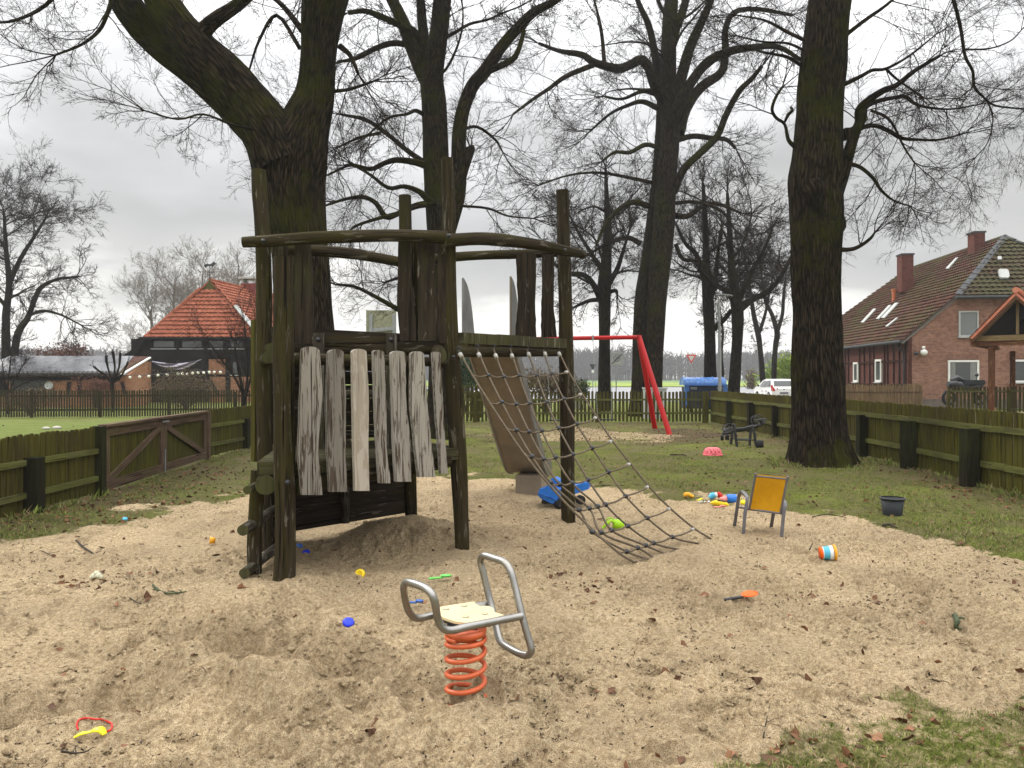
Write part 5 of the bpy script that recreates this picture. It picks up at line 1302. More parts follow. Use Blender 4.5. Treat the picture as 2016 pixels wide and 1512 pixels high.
for f0, f1, f2, f3 in ((.55, 1.25, 1.25, .62), (1.35, 2.45, 1.98, 1.35)):
    b = MB(); b.poly([cpt(-taper(z)-.012, f_, z) for f_, z in ((f0, .97), (f1, .97), (f2, 1.34), (f3, 1.34))]); b.build('side_window', M['blind'], car)
for s in (-1, 1):
    b = MB(); b.prism([cpt(s*(Wc-.02), -.05, .66), cpt(s*(Wc-.02), .03, .66), cpt(s*(Wc-.02), .16, 1.05), cpt(s*(Wc-.05), .08, 1.05)], rt, .10); b.prism([cpt(s*(Wc-.02)-s*.0, -.06, .66), cpt(s*(Wc-.20), -.07, .66), cpt(s*(Wc-.17), -.03, .84), cpt(s*(Wc-.02), -.0, 1.0)], fw_, .03); b.build('tail_light', M['taillight'], car)
for f_ in (.62, 2.95):
    for s in (-1, 1):
        b = MB(); b.lathe(cpt(s*(Wc-.16), f_, .29), [(0, 0), (.29, 0), (.31, .04), (.31, .15), (.28, .18), (.0, .18)], 20, rt*s); w_ = b.build('wheel', M['tyre'], car)
        b = MB(); b.lathe(cpt(s*(Wc+.022), f_, .29), [(0, .01), (.17, .008), (.18, 0)], 16, rt*s); b.build('hub_cap', M['galv'], w_)
b = MB(); b.prism([cpt(-.28, -.075, .48), cpt(.28, -.075, .48), cpt(.28, -.075, .59), cpt(-.28, -.075, .59)], fw_, .02); b.build('number_plate', M['signgrey'], car)
b = MB(); b.ball(cpt(-.45, -.06, .83), .05, 8, (1, .3, 1)); b.ball(cpt(.5, -.06, .83), .04, 8, (1, .3, 1)); b.build('badge', M['red'], car)
b = MB(); b.prism([cpt(-Wc-.008, f_, z) for f_, z in ((1.0, .55), (1.25, .55), (1.25, .7), (1.0, .7))], rt, .006); b.prism([cpt(-Wc-.008, f_, z) for f_, z in ((1.8, .55), (2.0, .55), (2.0, .7), (1.8, .7))], rt, .006); b.build('lettering', M['cabinet'], car)
b = MB(); b.ball(cpt(-Wc-.12, 2.3, 1.0), .11, 8, (.8, .6, .7)); b.build('mirror', M['black'], car)
b = MB(); b.ball(cpt(0, -.05, .78), .05, 8, (1, .3, 1)); b.build('badge', M['black'], car)

# ============================================================ TREES
def limb_mesh(limbs, sides, bark_rough=.05, sub=4):
    """limbs: list of lists (vec3, radius) -> V, Q, UV arrays (continuous tubes)"""
    Vs, Qs, Us = [], [], []; base = 0
    for L in limbs:
        n = sides if L[0][1] > .12 else (8 if L[0][1] > .04 else 5)
        sm = catmull([(*p, r) for p, r in L], sub); A_ = np.array(sm); p = A_[:, :3]; r = np.maximum(A_[:, 3], .002)
        m = len(p); t_ = np.gradient(p, axis=0); t_ /= np.linalg.norm(t_, axis=1)[:, None]+1e-9
        x = np.array([1., 0, 0]); X = np.zeros((m, 3))
        if abs(t_[0, 0]) > .9: x = np.array([0, 1., 0])
        for i in range(m):
            x = x-t_[i]*x.dot(t_[i]); x /= np.linalg.norm(x); X[i] = x
        Yv = np.cross(t_, X); a = np.linspace(0, 2*np.pi, n+1)
        s = np.concatenate([[0], np.cumsum(np.linalg.norm(np.diff(p, axis=0), axis=1))])
        ca, sa = np.cos(a), np.sin(a)
        rr = r[:, None]*np.ones_like(a)[None]
        if r[0] > .12:
            q = p[:, None]+(X[:, None]*ca[None, :, None]+Yv[:, None]*sa[None, :, None])*rr[..., None]
            nz_ = vnoise(q[..., 0]*2.2, q[..., 1]*2.2, q[..., 2]*1.1)*.07+vnoise(q[..., 0]*7, q[..., 1]*7, q[..., 2]*2.5)*.035
            rr = rr*(1+nz_*.8)
            if n > 60:
                aa = np.broadcast_to(a[None], rr.shape); fq = np.cos(aa)*r[0]*16; fr_ = np.sin(aa)*r[0]*16
                rd = 1-np.abs(vnoise(fq, fr_, np.broadcast_to(s[:, None]*1.5, rr.shape)))*1.6
                rr = rr+.020*(rd-.5)*min(1, r[0]*2)
                lob = np.exp(-np.maximum(q[..., 2], 0)/.38)*(np.sin(aa*5+1.3)*.10+np.sin(aa*3+.4)*.06)*(1 if p[0, 2] < .5 else 0); rr = rr*(1+lob)
            rr[:, -1] = rr[:, 0]
        V = p[:, None]+(X[:, None]*ca[None, :, None]+Yv[:, None]*sa[None, :, None])*rr[..., None]
        U = np.stack([np.broadcast_to(a[None]*max(r[0]*.8, .03), (m, n+1)), np.broadcast_to(s[:, None], (m, n+1))], -1)
        idx = np.arange(m*(n+1)).reshape(m, n+1)+base
        Q = np.stack([idx[:-1, :-1], idx[:-1, 1:], idx[1:, 1:], idx[1:, :-1]], -1).reshape(-1, 4)
        Vs.append(V.reshape(-1, 3)); Us.append(U.reshape(-1, 2)); Qs.append(Q); base += m*(n+1)
    V = np.concatenate(Vs); Q = np.concatenate(Qs); U = np.concatenate(Us)
    return V, Q, U[Q.reshape(-1)]
def seg_mesh(P0, P1, R0, R1, n=3):
    """independent tapered prisms"""
    d_ = P1-P0; L = np.linalg.norm(d_, axis=1)+1e-9; d_ = d_/L[:, None]
    up = np.where(np.abs(d_[:, 2:3]) < .9, np.array([[0, 0, 1.]]), np.array([[1., 0, 0]]))
    x = np.cross(up, d_); x /= np.linalg.norm(x, axis=1)[:, None]; y = np.cross(d_, x)
    V = []; 
    for k in range(n):
        a = 2*np.pi*k/n; o = x*math.cos(a)+y*math.sin(a)
        V.append(P0+o*R0[:, None]); 
    for k in range(n):
        a = 2*np.pi*k/n; o = x*math.cos(a)+y*math.sin(a)
        V.append(P1+o*R1[:, None])
    V = np.stack(V, 1).reshape(-1, 3); N = len(P0); b_ = np.arange(N)[:, None]*2*n
    Q = np.concatenate([np.concatenate([b_+k, b_+(k+1) % n, b_+n+(k+1) % n, b_+n+k], 1) for k in range(n)])
    return V, Q
def grow(P0, Dv, Ln, Rd, nseg, jit, upb, g):
    """grow N branches; return segments and joint arrays"""
    N = len(P0); p = P0.copy(); d_ = Dv.copy(); st = Ln/nseg; segs = []; pts = [p.copy()]; dirs = [d_.copy()]
    for k in range(nseg):
        d_ = d_+g.normal(0, jit, (N, 3)); d_[:, 2] += upb; d_ /= np.linalg.norm(d_, axis=1)[:, None]
        q = p+d_*st[:, None]; r0 = Rd*(1-.75*k/nseg); r1 = Rd*(1-.75*(k+1)/nseg)
        segs.append((p, q, r0, r1)); p = q; pts.append(p.copy()); dirs.append(d_.copy())
    return segs, np.stack(pts, 1), np.stack(dirs, 1)
def spawn(pts, dirs, Ln, Rd, cnt, ang, lf, rf, g, t0=.15):
    N, K = pts.shape[:2]; idx = np.repeat(np.arange(N), cnt); M_ = len(idx)
    t_ = (t0+(1-t0)*g.random(M_))*(K-1.001); k = t_.astype(int); f = (t_-k)[:, None]
    p = pts[idx, k]*(1-f)+pts[idx, k+1]*f; d_ = dirs[idx, k+1]
    r = g.normal(0, 1, (M_, 3)); r -= d_*(r*d_).sum(1)[:, None]; r /= np.linalg.norm(r, axis=1)[:, None]
    a = np.radians(g.uniform(ang[0], ang[1], M_))[:, None]; nd = d_*np.cos(a)+r*np.sin(a)
    fr = 1-.6*t_/(K-1)
    return p, nd, Ln[idx]*lf*g.uniform(.6, 1.25, M_)*(.55+.45*fr), Rd[idx]*rf*(fr*.5+.5)
def make_tree(label, D, limbs, levels, group=None, mats=('bark', 'twig'), sides=28, seed=1, name='oak_tree', len0=1.6, dens=1.0, rad0=.022, minr=.0035, jit=.16, upb=.03, auto=None, twig_from=1, skip_below=2.2, base_h=0):
    """limbs in picture coords: (x, y, width_px[, depth offset]); first is the trunk"""
    g = np.random.default_rng(seed); L3 = []
    for L in limbs:
        l = []
        for q in L:
            dd = q[3] if len(q) > 3 else 0
            l.append((tuple(P(q[0], q[1], D+dd)), q[2]*D/F/2))
        L3.append(l)
    if auto: L3 += auto(L3, g)
    p0 = L3[0][0][0]
    t_ = thing(name, label, 'tree', (p0[0], p0[1], 0), 0, group)
    V, Q, U = limb_mesh(L3, sides); me = fastmesh('trunk', V, Q, U, True); link('trunk', me, M[mats[0]], t_)
    # origins of twigs along limbs
    PP, DD, LL, RR = [], [], [], []
    for li, L in enumerate(L3):
        A_ = np.array(catmull([(*p, r) for p, r in L], 6)); seg = np.diff(A_[:, :3], axis=0); sl_ = np.linalg.norm(seg, axis=1)
        tot = sl_.sum(); n = int(tot*levels[0]*dens*(1 if li else .55))
        if n < 1: continue
        cum = np.cumsum(sl_)/tot; tt = g.random(n)**.8; k = np.minimum(np.searchsorted(cum, tt), len(seg)-1)
        f = g.random(n)[:, None]; p = A_[k, :3]*(1-f)+A_[k+1, :3]*f; rad = A_[k, 3]
        d_ = seg[k]/(sl_[k][:, None]+1e-9); r = g.normal(0, 1, (n, 3)); r -= d_*(r*d_).sum(1)[:, None]; r /= np.linalg.norm(r, axis=1)[:, None]
        a = np.radians(g.uniform(35, 75, n))[:, None]; nd = d_*np.cos(a)+r*np.sin(a)
        ok = (p[:, 2] > skip_below) & ((rad < .30*max(1, L3[0][0][1])) | (li > 0)) 
        if li == 0: ok &= (p[:, 2] > skip_below+1.5)
        ll = len0*g.uniform(.5, 1.3, n)*np.where(rad > .12, .55, 1)
        PP.append(p[ok]); DD.append(nd[ok]); LL.append(ll[ok]); RR.append(np.minimum(rad[ok]*.55, rad0)*g.uniform(.6, 1.1, ok.sum()))
        # terminal continuation fan
        e = A_[-1]; m_ = 4; ed = seg[-1]/(sl_[-1]+1e-9)
        PP.append(np.repeat(e[None, :3], m_, 0)); nd = ed[None]+g.normal(0, .35, (m_, 3)); nd /= np.linalg.norm(nd, axis=1)[:, None]
        DD.append(nd); LL.append(len0*g.uniform(.6, 1.2, m_)); RR.append(np.full(m_, min(max(e[3]*.8, minr*2), rad0)))
    p, d_, l, r = map(np.concatenate, (PP, DD, LL, RR)); ALL = []
    ns = [6, 5, 4, 3]
    for lv in range(len(levels)):
        segs, pts, dirs = grow(p, d_, l, np.maximum(r, minr), ns[min(lv, 3)], jit, upb, g); ALL += segs
        if lv+1 < len(levels): p, d_, l, r = spawn(pts, dirs, l, r, levels[lv+1], (22, 48), .56, .55, g)
    P0 = np.concatenate([s[0] for s in ALL]); P1 = np.concatenate([s[1] for s in ALL]); R0 = np.concatenate([np.broadcast_to(s[2], len(s[0])) for s in ALL]); R1 = np.concatenate([np.broadcast_to(s[3], len(s[0])) for s in ALL])
    V, Q = seg_mesh(P0, P1, np.maximum(R0, minr*.7), np.maximum(R1, minr*.5)); link('crown', fastmesh('crown', V, Q, None, False), M[mats[1]], t_)
    return t_, len(P0)
def auto_limbs(n, z0, z1, length, rise=.5, r=.06, spread=1.0, back=True):
    def f(L3, g):
        tr = np.array(catmull([(*p, q) for p, q in L3[0]], 6)); out = []
        for k in range(n):
            z = g.uniform(z0, z1); i = int(np.argmin(abs(tr[:, 2]-z))); p = tr[i, :3].copy(); a = g.uniform(0, 2*np.pi) if not back else g.choice([1, -1])*np.pi/2+g.normal(0, .6)
            d_ = np.array([math.cos(a), math.sin(a), rise*g.uniform(.4, 1.6)]); d_ /= np.linalg.norm(d_); Lk = length*g.uniform(.6, 1.2); m = 6; rr = min(r, tr[i, 3]*.5)*g.uniform(.7, 1.1); l = []
            for j in range(m+1):
                l.append((tuple(p), rr*(1-.8*j/m))); d_ = d_+g.normal(0, .22, 3); d_[2] += .05; d_ /= np.linalg.norm(d_); p = p+d_*Lk/m
            out.append(l)
        return out
    return f
OG = 'bare old oaks around the playground'
tot = 0
# T1: forked oak behind the tower
_, n = make_tree('huge forked bare oak right behind the log tower, one limb arching left', 13, [
 [(618, 940, 192.7), (614, 880, 145.7), (610, 800, 122.2), (608, 680, 105.3), (598, 560, 103.4), (586, 450, 107.2), (578, 370, 116.6), (583, 310, 126.0), (600, 250, 101.5), (620, 190, 77.1), (626, 120, 67.7), (632, 50, 75.2), (642, -10, 82.7), (668, -90, 79.0), (690, -220, 65.8), (700, -400, 47.0)],
 [(590, 350, 96), (553, 285, 104, .1), (505, 235, 98, .1), (455, 190, 88, .1), (410, 155, 78, .1), (360, 118, 66, .1), (310, 80, 62, .1), (272, 40, 60), (245, 0, 58), (225, -60, 52), (190, -160, 42), (120, -260, 30)],
 [(560, 325, 120, -.1), (530, 262, 104, -.15), (480, 195, 94, -.2), (430, 140, 84, -.25), (385, 95, 76, -.3), (345, 45, 68, -.3), (318, 0, 62, -.3), (295, -60, 56, -.4), (280, -160, 46, -.7), (230, -280, 34, -1.2)],
 [(392, 95, 34, -.4), (402, 62, 30, -.4), (425, 38, 27, -.5), (455, 18, 24, -.6), (485, -5, 21, -.7), (540, -60, 17, -1), (600, -120, 12, -1.2)],
 [(235, -40, 12), (222, -5, 10, -.2), (212, 25, 8, -.4), (195, 60, 7, -.5), (160, 88, 5, -.6), (110, 108, 4, -.7)],
 [(200, -120, 14, .1), (140, -50, 11, .3), (90, 10, 8, .5), (30, 40, 6, .6), (-20, 45, 4, .7)],
 [(500, 255, 6, -.8), (455, 245, 5, -1), (400, 225, 4, -1.2), (350, 235, 3.5, -1.4), (285, 218, 3, -1.5)],
 [(595, 60, 14, .3), (560, 15, 11, .6), (530, -10, 9, .8), (480, -40, 7, 1)], [(590, 95, 9, .3), (545, 30, 8, .6), (510, 80, 6, .7), (490, 140, 4, .8)],
 [(668, 90, 12), (690, 110, 9), (705, 145, 6)], [(655, 180, 8, .2), (690, 175, 7, .3), (735, 160, 5, .4)]],
 [2.8, 7, 6, 3], OG, seed=21, len0=1.3, rad0=.014, minr=.0025, sides=150, mats=('bark', 'twig')); tot += n
# T2
_, n = make_tree('tall bare oak behind the middle tower post with a limb curving right', 20, [
 [(872, 870, 78), (872, 800, 62), (872, 650, 56), (870, 500, 52), (862, 380, 50), (858, 290, 50), (854, 210, 50), (850, 150, 46), (862, 80, 38), (870, 10, 36), (878, -60, 30), (885, -200, 22)],
 [(850, 175, 34), (832, 140, 32), (815, 100, 30), (800, 60, 27), (785, 25, 24), (768, -10, 22), (740, -90, 18)],
 [(852, 130, 26, .2), (838, 100, 22, .3), (832, 50, 20, .3), (828, 0, 18, .4), (820, -80, 14, .5)],
 [(876, 480, 30), (896, 400, 34), (901, 360, 34), (903, 310, 30), (904, 265, 28), (912, 215, 27), (930, 170, 27), (955, 140, 26), (985, 95, 23), (1015, 60, 21), (1050, 25, 18), (1095, 0, 14), (1140, -40, 10)],
 [(900, 370, 26, -.1), (912, 335, 20, -.15), (925, 296, 19, -.2), (926, 291, 16, -.2)],
 [(965, 138, 14), (1005, 120, 12, -.3), (1020, 100, 10, -.4), (1032, 60, 8, -.4)],
 [(850, 330, 17), (820, 320, 14, -.3), (781, 315, 12, -.5), (755, 322, 10, -.6), (729, 333, 9, -.7), (690, 325, 6, -.8), (645, 345, 4, -1)],
 [(838, 322, 12), (800, 295, 10, .5), (760, 262, 9, .8), (720, 236, 8, 1), (670, 225, 5, 1.2)], [(750, 262, 7, .8), (710, 270, 6, .8), (665, 290, 4, .9)],
 [(868, 402, 15), (845, 395, 14, -.4), (825, 377, 11, -.6), (795, 367, 9, -.8), (765, 370, 8, -.9), (730, 345, 6, -1), (690, 320, 5, -1)],
 [(855, 400, 14, -.3), (820, 405, 13, -.6), (785, 420, 11, -.8), (760, 427, 11, -.9), (740, 400, 9, -1), (715, 388, 8, -1.1), (680, 392, 6, -1.2), (640, 405, 4, -1.3)],
 [(790, 418, 8, -.8), (745, 430, 7, -1), (700, 445, 5, -1.2), (685, 460, 4, -1.3)],
 [(812, 90, 14, .2), (775, 85, 12, .4), (740, 95, 11, .5), (700, 115, 9, .6), (665, 122, 5, .7)], [(800, 55, 14, -.2), (755, 35, 12, -.5), (720, 22, 10, -.7), (685, 25, 8, -.8)], [(835, 95, 14, -.3), (815, 60, 12, -.5), (790, 52, 9, -.6)],
 [(845, 235, 8), (820, 218, 8, -.3), (800, 225, 6, -.5), (765, 232, 5, -.6), (730, 260, 4, -.6)], [(910, 255, 7), (940, 250, 6, .3), (975, 275, 5, .5), (990, 300, 3, .5)], [(905, 405, 6, -.1), (960, 410, 5), (1000, 425, 4), (1050, 430, 3)],
 [(860, 640, 16), (820, 620, 13, -.5), (790, 612, 11, -.8), (750, 590, 8, -1), (700, 565, 6, -1.2), (660, 560, 4, -1.3)], [(865, 600, 12), (840, 560, 10, .4), (800, 545, 8, .8), (760, 555, 5, 1)]],
 [3.3, 6, 5, 3], OG, seed=5, len0=1.6, rad0=.016, minr=.0037, sides=26, auto=auto_limbs(5, 6, 12, 3.5, .7, .06)); tot += n
# T3 double trunk
_, n = make_tree('tall twin-trunked bare oak behind the red swing legs', 31, [
 [(1285, 835, 50), (1286, 790, 38), (1287, 730, 34), (1293, 600, 38), (1302, 500, 42), (1307, 440, 42), (1312, 350, 40), (1318, 280, 38), (1319, 240, 36), (1316, 170, 32), (1316, 90, 30), (1320, 20, 27), (1328, -60, 22), (1335, -160, 15)],
 [(1257, 835, 48, .4), (1258, 780, 36, .4), (1260, 730, 32, .4), (1265, 600, 34, .4), (1279, 490, 28, .4), (1287, 420, 26, .4), (1295, 340, 22, .4), (1300, 260, 20, .4), (1302, 180, 20, .4), (1290, 110, 16, .4), (1277, 50, 13), (1255, 0, 10), (1240, -60, 7)],
 [(1308, 200, 24), (1290, 170, 20, -.5), (1278, 135, 19, -.8), (1262, 118, 18, -1), (1240, 128, 17, -1.2), (1215, 135, 16, -1.4), (1170, 123, 14, -1.7), (1146, 108, 12, -1.8), (1100, 100, 8, -2), (1060, 85, 5, -2)],
 [(1168, 128, 10, -1.7), (1115, 150, 9, -2), (1080, 175, 7, -2.2), (1050, 195, 6, -2.4), (1010, 225, 4, -2.5)], [(1190, 130, 8, -1.5), (1185, 70, 7, -1.3), (1175, 20, 5, -1.2), (1160, -30, 3)],
 [(1316, 110, 22), (1330, 60, 18), (1345, 20, 16), (1358, -30, 12)],
 [(1328, 200, 26), (1345, 140, 22), (1358, 95, 20), (1378, 50, 17), (1398, 5, 14), (1415, -50, 10)],
 [(1328, 225, 24, -.3), (1350, 180, 20, -.6), (1385, 130, 18, -.9), (1425, 105, 16, -1.2), (1470, 95, 13, -1.5), (1530, 92, 10, -1.7), (1580, 120, 6, -1.9)],
 [(1335, 262, 26), (1350, 215, 22, .3), (1380, 172, 20, .6), (1420, 142, 17, .9), (1428, 100, 15, 1), (1428, 60, 13, 1.1), (1445, 25, 11, 1.2), (1490, 18, 9, 1.3), (1560, 30, 6, 1.5)],
 [(1325, 380, 18), (1345, 335, 15, -.3), (1380, 300, 14, -.6), (1412, 268, 13, -.9), (1430, 225, 12, -1), (1455, 180, 11, -1.2), (1480, 155, 9, -1.3), (1500, 130, 7, -1.4)],
 [(1335, 275, 12), (1365, 268, 11, .5), (1400, 272, 10, .8), (1430, 275, 9, 1), (1448, 292, 6, 1.1)],
 [(1296, 290, 10), (1270, 285, 9, -.5), (1240, 300, 8, -.8), (1210, 300, 6, -1), (1185, 318, 4, -1.2)], [(1298, 215, 11), (1265, 200, 10, .3), (1235, 208, 8, .6), (1200, 225, 6, .8), (1160, 260, 4, 1)], [(1300, 190, 9), (1265, 180, 8), (1225, 195, 6), (1190, 190, 5)],
 [(1276, 405, 12), (1245, 398, 11, -.6), (1215, 415, 9, -.9), (1190, 445, 7, -1.1), (1175, 480, 5, -1.2)], [(1262, 480, 11, .3), (1235, 468, 10, .3), (1200, 478, 8, .4), (1160, 500, 5, .6)], [(1285, 360, 8), (1240, 350, 7, -.3), (1180, 340, 5, -.7), (1120, 345, 4, -.8), (1060, 365, 3, -1)],
 [(1330, 425, 13), (1355, 425, 11, .5), (1385, 405, 10, .8), (1415, 402, 8, 1), (1460, 420, 5, 1.2)], [(1330, 400, 8), (1370, 398, 7, -.4), (1420, 415, 6, -.7), (1445, 450, 4, -.9)], [(1330, 480, 9), (1345, 510, 8), (1380, 515, 6), (1405, 545, 4)]],
 [2.6, 6, 5, 2], OG, seed=9, len0=2.1, rad0=.022, minr=.0052, sides=24, auto=auto_limbs(6, 9, 17, 4.5, .7, .08)); tot += n
# T4 big right trunk
_, n = make_tree('massive straight oak trunk in the lawn in front of the right fence', 14, [
 [(1617, 932, 154.9), (1617, 912, 132.0), (1615, 880, 112.6), (1612, 830, 102.1), (1610, 740, 96.8), (1608, 640, 91.5), (1607, 540, 91.5), (1607, 470, 95.0), (1605, 410, 100.3), (1604, 360, 98.6), (1609, 300, 91.5), (1612, 240, 86.2), (1617, 170, 84.5), (1623, 100, 82.7), (1630, 30, 81.8), (1640, -60, 79.2), (1662, -200, 70.4), (1675, -380, 52.8)],
 [(1640, 378, 40), (1659, 340, 27), (1671, 300, 22), (1683, 262, 19), (1692, 240, 18), (1692, 216, 16), (1712, 196, 14, -.1), (1740, 178, 12, -.2), (1765, 168, 10, -.3), (1800, 140, 8, -.3), (1850, 110, 5, -.3)],
 [(1668, 275, 16), (1665, 262, 20), (1680, 258, 18, .1), (1698, 238, 15, .1), (1703, 212, 12, .2), (1725, 200, 10, .3), (1762, 192, 8, .5), (1782, 190, 8, .5), (1810, 208, 6, .6), (1870, 215, 4, .8), (1930, 205, 3, .9)],
 [(1690, 253, 10, .1), (1720, 247, 9, .2), (1750, 258, 8, .3), (1775, 272, 8, .4), (1810, 275, 6, .5), (1850, 275, 5, .6), (1900, 262, 3, .7)], [(1715, 218, 6), (1740, 228, 6, -.2), (1758, 245, 5, -.3), (1780, 290, 4, -.4), (1800, 320, 3, -.5)],
 [(1672, 322, 9), (1695, 330, 8), (1720, 352, 7), (1735, 375, 6), (1760, 395, 4), (1790, 405, 3)],
 [(1655, 492, 9), (1680, 490, 8), (1700, 480, 7), (1715, 468, 6), (1722, 458, 4)], [(1635, 178, 10), (1675, 160, 9, .1), (1697, 149, 8, .2), (1718, 138, 7, .4), (1745, 135, 6, .5), (1790, 110, 5, .7), (1840, 70, 3, .9)],
 [(1745, 136, 6, .5), (1765, 155, 5, .5), (1800, 180, 4, .6)], [(1645, 85, 10), (1700, 42, 8, -.2), (1745, 10, 6, -.3), (1790, -30, 4, -.5)],
 [(1566, 290, 10), (1552, 275, 8), (1545, 245, 6), (1528, 232, 6, -.1), (1520, 215, 6, -.1), (1528, 190, 6, -.1), (1540, 172, 5, -.1)], [(1545, 240, 5), (1552, 225, 7), (1560, 217, 6), (1556, 210, 4)], [(1580, 130, 8), (1550, 112, 7, -.2), (1515, 105, 5, -.3), (1470, 95, 3, -.5)], [(1585, 80, 8), (1548, 62, 7, .2), (1505, 40, 5, .4), (1450, 30, 3, .6)], [(1585, 100, 6), (1550, 85, 5), (1500, 82, 4), (1450, 70, 3)],
 [(1660, -60, 22, -.2), (1740, -150, 17, -.5), (1820, -120, 13, -.8), (1862, -40, 8, -1), (1880, 10, 6.5, -1), (1892, 60, 6, -1), (1900, 110, 5.5, -1), (1915, 140, 5, -1), (1918, 170, 5, -1), (1935, 190, 4, -1), (1960, 208, 3.5, -1), (2020, 215, 3, -1)],
 [(1898, 98, 3.5, -1), (1950, 95, 3, -1.1), (1990, 80, 2.5, -1.1), (2010, 60, 2, -1.2)], [(1940, 192, 3, -1), (1955, 230, 2.5, -1), (1945, 280, 2, -1), (1920, 310, 2, -1)], [(1640, 420, 34), (1652, 432, 22), (1655, 446, 20), (1648, 458, 12)], [(1600, 365, 40, -.42), (1606, 378, 34, -.5), (1606, 390, 14, -.5)]],
 [2.8, 7, 6, 3], OG, seed=14, len0=1.25, rad0=.013, minr=.0024, sides=150, jit=.14, upb=.01); tot += n
# mid-distance trees
def midtree(label, D, limbs, seed, lv, auto, len0, **k):
    global tot
    kw = dict(name='bare_tree', mats=('bark_far', 'twig'), sides=14, rad0=.03, minr=.008); kw.update(k)
    _, n = make_tree(label, D, limbs, lv, 'bare trees beyond the back fence' if 'group' not in kw else kw.pop('group'), seed=seed, len0=len0, auto=auto, **kw); tot += n
midtree('bare tree behind the back fence just right of the tower', 36, [[(1190, 825, 34), (1190, 770, 26), (1190, 680, 23), (1190, 600, 24), (1190, 560, 27), (1194, 510, 20), (1196, 440, 14), (1194, 380, 9), (1192, 330, 5)],
 [(1182, 590, 12), (1165, 555, 11, -.5), (1145, 540, 10, -.8), (1120, 538, 8, -1.2), (1085, 515, 5, -1.5)], [(1186, 590, 10), (1160, 592, 8, .5), (1130, 605, 5, .6)], [(1198, 560, 12), (1215, 530, 10), (1225, 500, 7), (1240, 450, 4)], [(1190, 540, 10), (1165, 500, 8), (1140, 460, 6), (1120, 420, 4)], [(1200, 575, 8), (1212, 572, 8), (1215, 580, 5)]],
 31, [3.6, 5, 6, 2], auto_limbs(9, 5, 9.5, 3.4, .5, .07, back=False), 1.5)
midtree('bare tree with dark straight trunk left of the street lamp', 38, [[(1399, 825, 34), (1398, 740, 25), (1397, 660, 22), (1393, 580, 22), (1390, 500, 15), (1388, 430, 11), (1384, 360, 6)],
 [(1402, 650, 12), (1425, 630, 10, -.3), (1440, 610, 9, -.4)], [(1388, 545, 12), (1370, 500, 10), (1350, 480, 8), (1330, 440, 5)], [(1398, 590, 12), (1408, 550, 10), (1412, 510, 8), (1420, 450, 5)]],
 32, [3.4, 5, 5, 2], auto_limbs(9, 5.5, 10, 3.2, .5, .07, back=False), 1.5)
midtree('bare tree with knobbly trunk right of the street lamp', 37, [[(1443, 830, 32), (1445, 760, 24), (1451, 680, 21), (1452, 620, 24), (1447, 580, 22), (1440, 520, 14), (1436, 450, 10), (1432, 380, 6)],
 [(1455, 610, 16), (1480, 590, 13, .2), (1510, 575, 11, .4), (1540, 540, 8, .6), (1560, 500, 5, .7)], [(1445, 590, 14), (1425, 570, 12), (1400, 555, 8), (1370, 520, 5)], [(1455, 590, 12), (1475, 545, 10), (1500, 500, 7), (1520, 450, 4)]],
 33, [3.4, 5, 5, 2], auto_limbs(10, 5.5, 10, 3.2, .45, .07, back=False), 1.5)
midtree('slim forked bare tree left of the white car', 64, [[(1505, 800, 13), (1502, 750, 11), (1497, 690, 10), (1492, 655, 11), (1484, 620, 9), (1478, 580, 7), (1470, 530, 5), (1462, 480, 3)], [(1496, 652, 7), (1506, 620, 6), (1512, 590, 5), (1520, 550, 3)]],
 34, [3, 6, 5, 2], auto_limbs(6, 7, 12, 3.2, .6, .06, back=False), 1.6, rad0=.03, minr=.011)
midtree('slim forked bare tree directly behind the white car', 64, [[(1524, 790, 11), (1524, 720, 10), (1527, 680, 10), (1530, 655, 11), (1520, 620, 8), (1508, 595, 7), (1502, 560, 5), (1495, 510, 3)], [(1530, 655, 8), (1540, 620, 7), (1543, 580, 6), (1548, 540, 3)]],
 35, [3, 6, 5, 2], auto_limbs(6, 7, 12, 3.2, .6, .06, back=False), 1.6, rad0=.03, minr=.011)
midtree('small distant bare tree between the lamp and knobbly trunk', 60, [[(1420, 790, 8), (1423, 740, 7), (1420, 700, 6), (1423, 660, 5), (1420, 620, 3)]], 36, [3, 5, 4], auto_limbs(6, 4, 7, 2, .9, .04, back=False), 1.3, minr=.012)
LG = 'bare trees on the left behind the buildings'
midtree('large bare tree rising behind the solar roof, two stems', 46, [[(10, 830, 20), (12, 740, 18), (12, 690, 16), (12, 620, 14), (18, 560, 11), (12, 490, 8), (8, 420, 5)], [(30, 830, 16), (28, 740, 15), (28, 700, 14), (36, 655, 13), (55, 625, 11), (68, 590, 9), (82, 565, 8), (112, 550, 6), (150, 545, 4)],
 [(60, 620, 6), (85, 612, 6), (120, 620, 4), (160, 640, 3)], [(18, 560, 9), (40, 510, 8), (65, 470, 6), (90, 430, 4)], [(10, 600, 8), (-30, 560, 7), (-70, 520, 5)]], 41, [4, 6, 6, 2], auto_limbs(11, 6, 12, 4.2, .5, .09, back=False), 2.0, minr=.008, rad0=.035, group=LG)
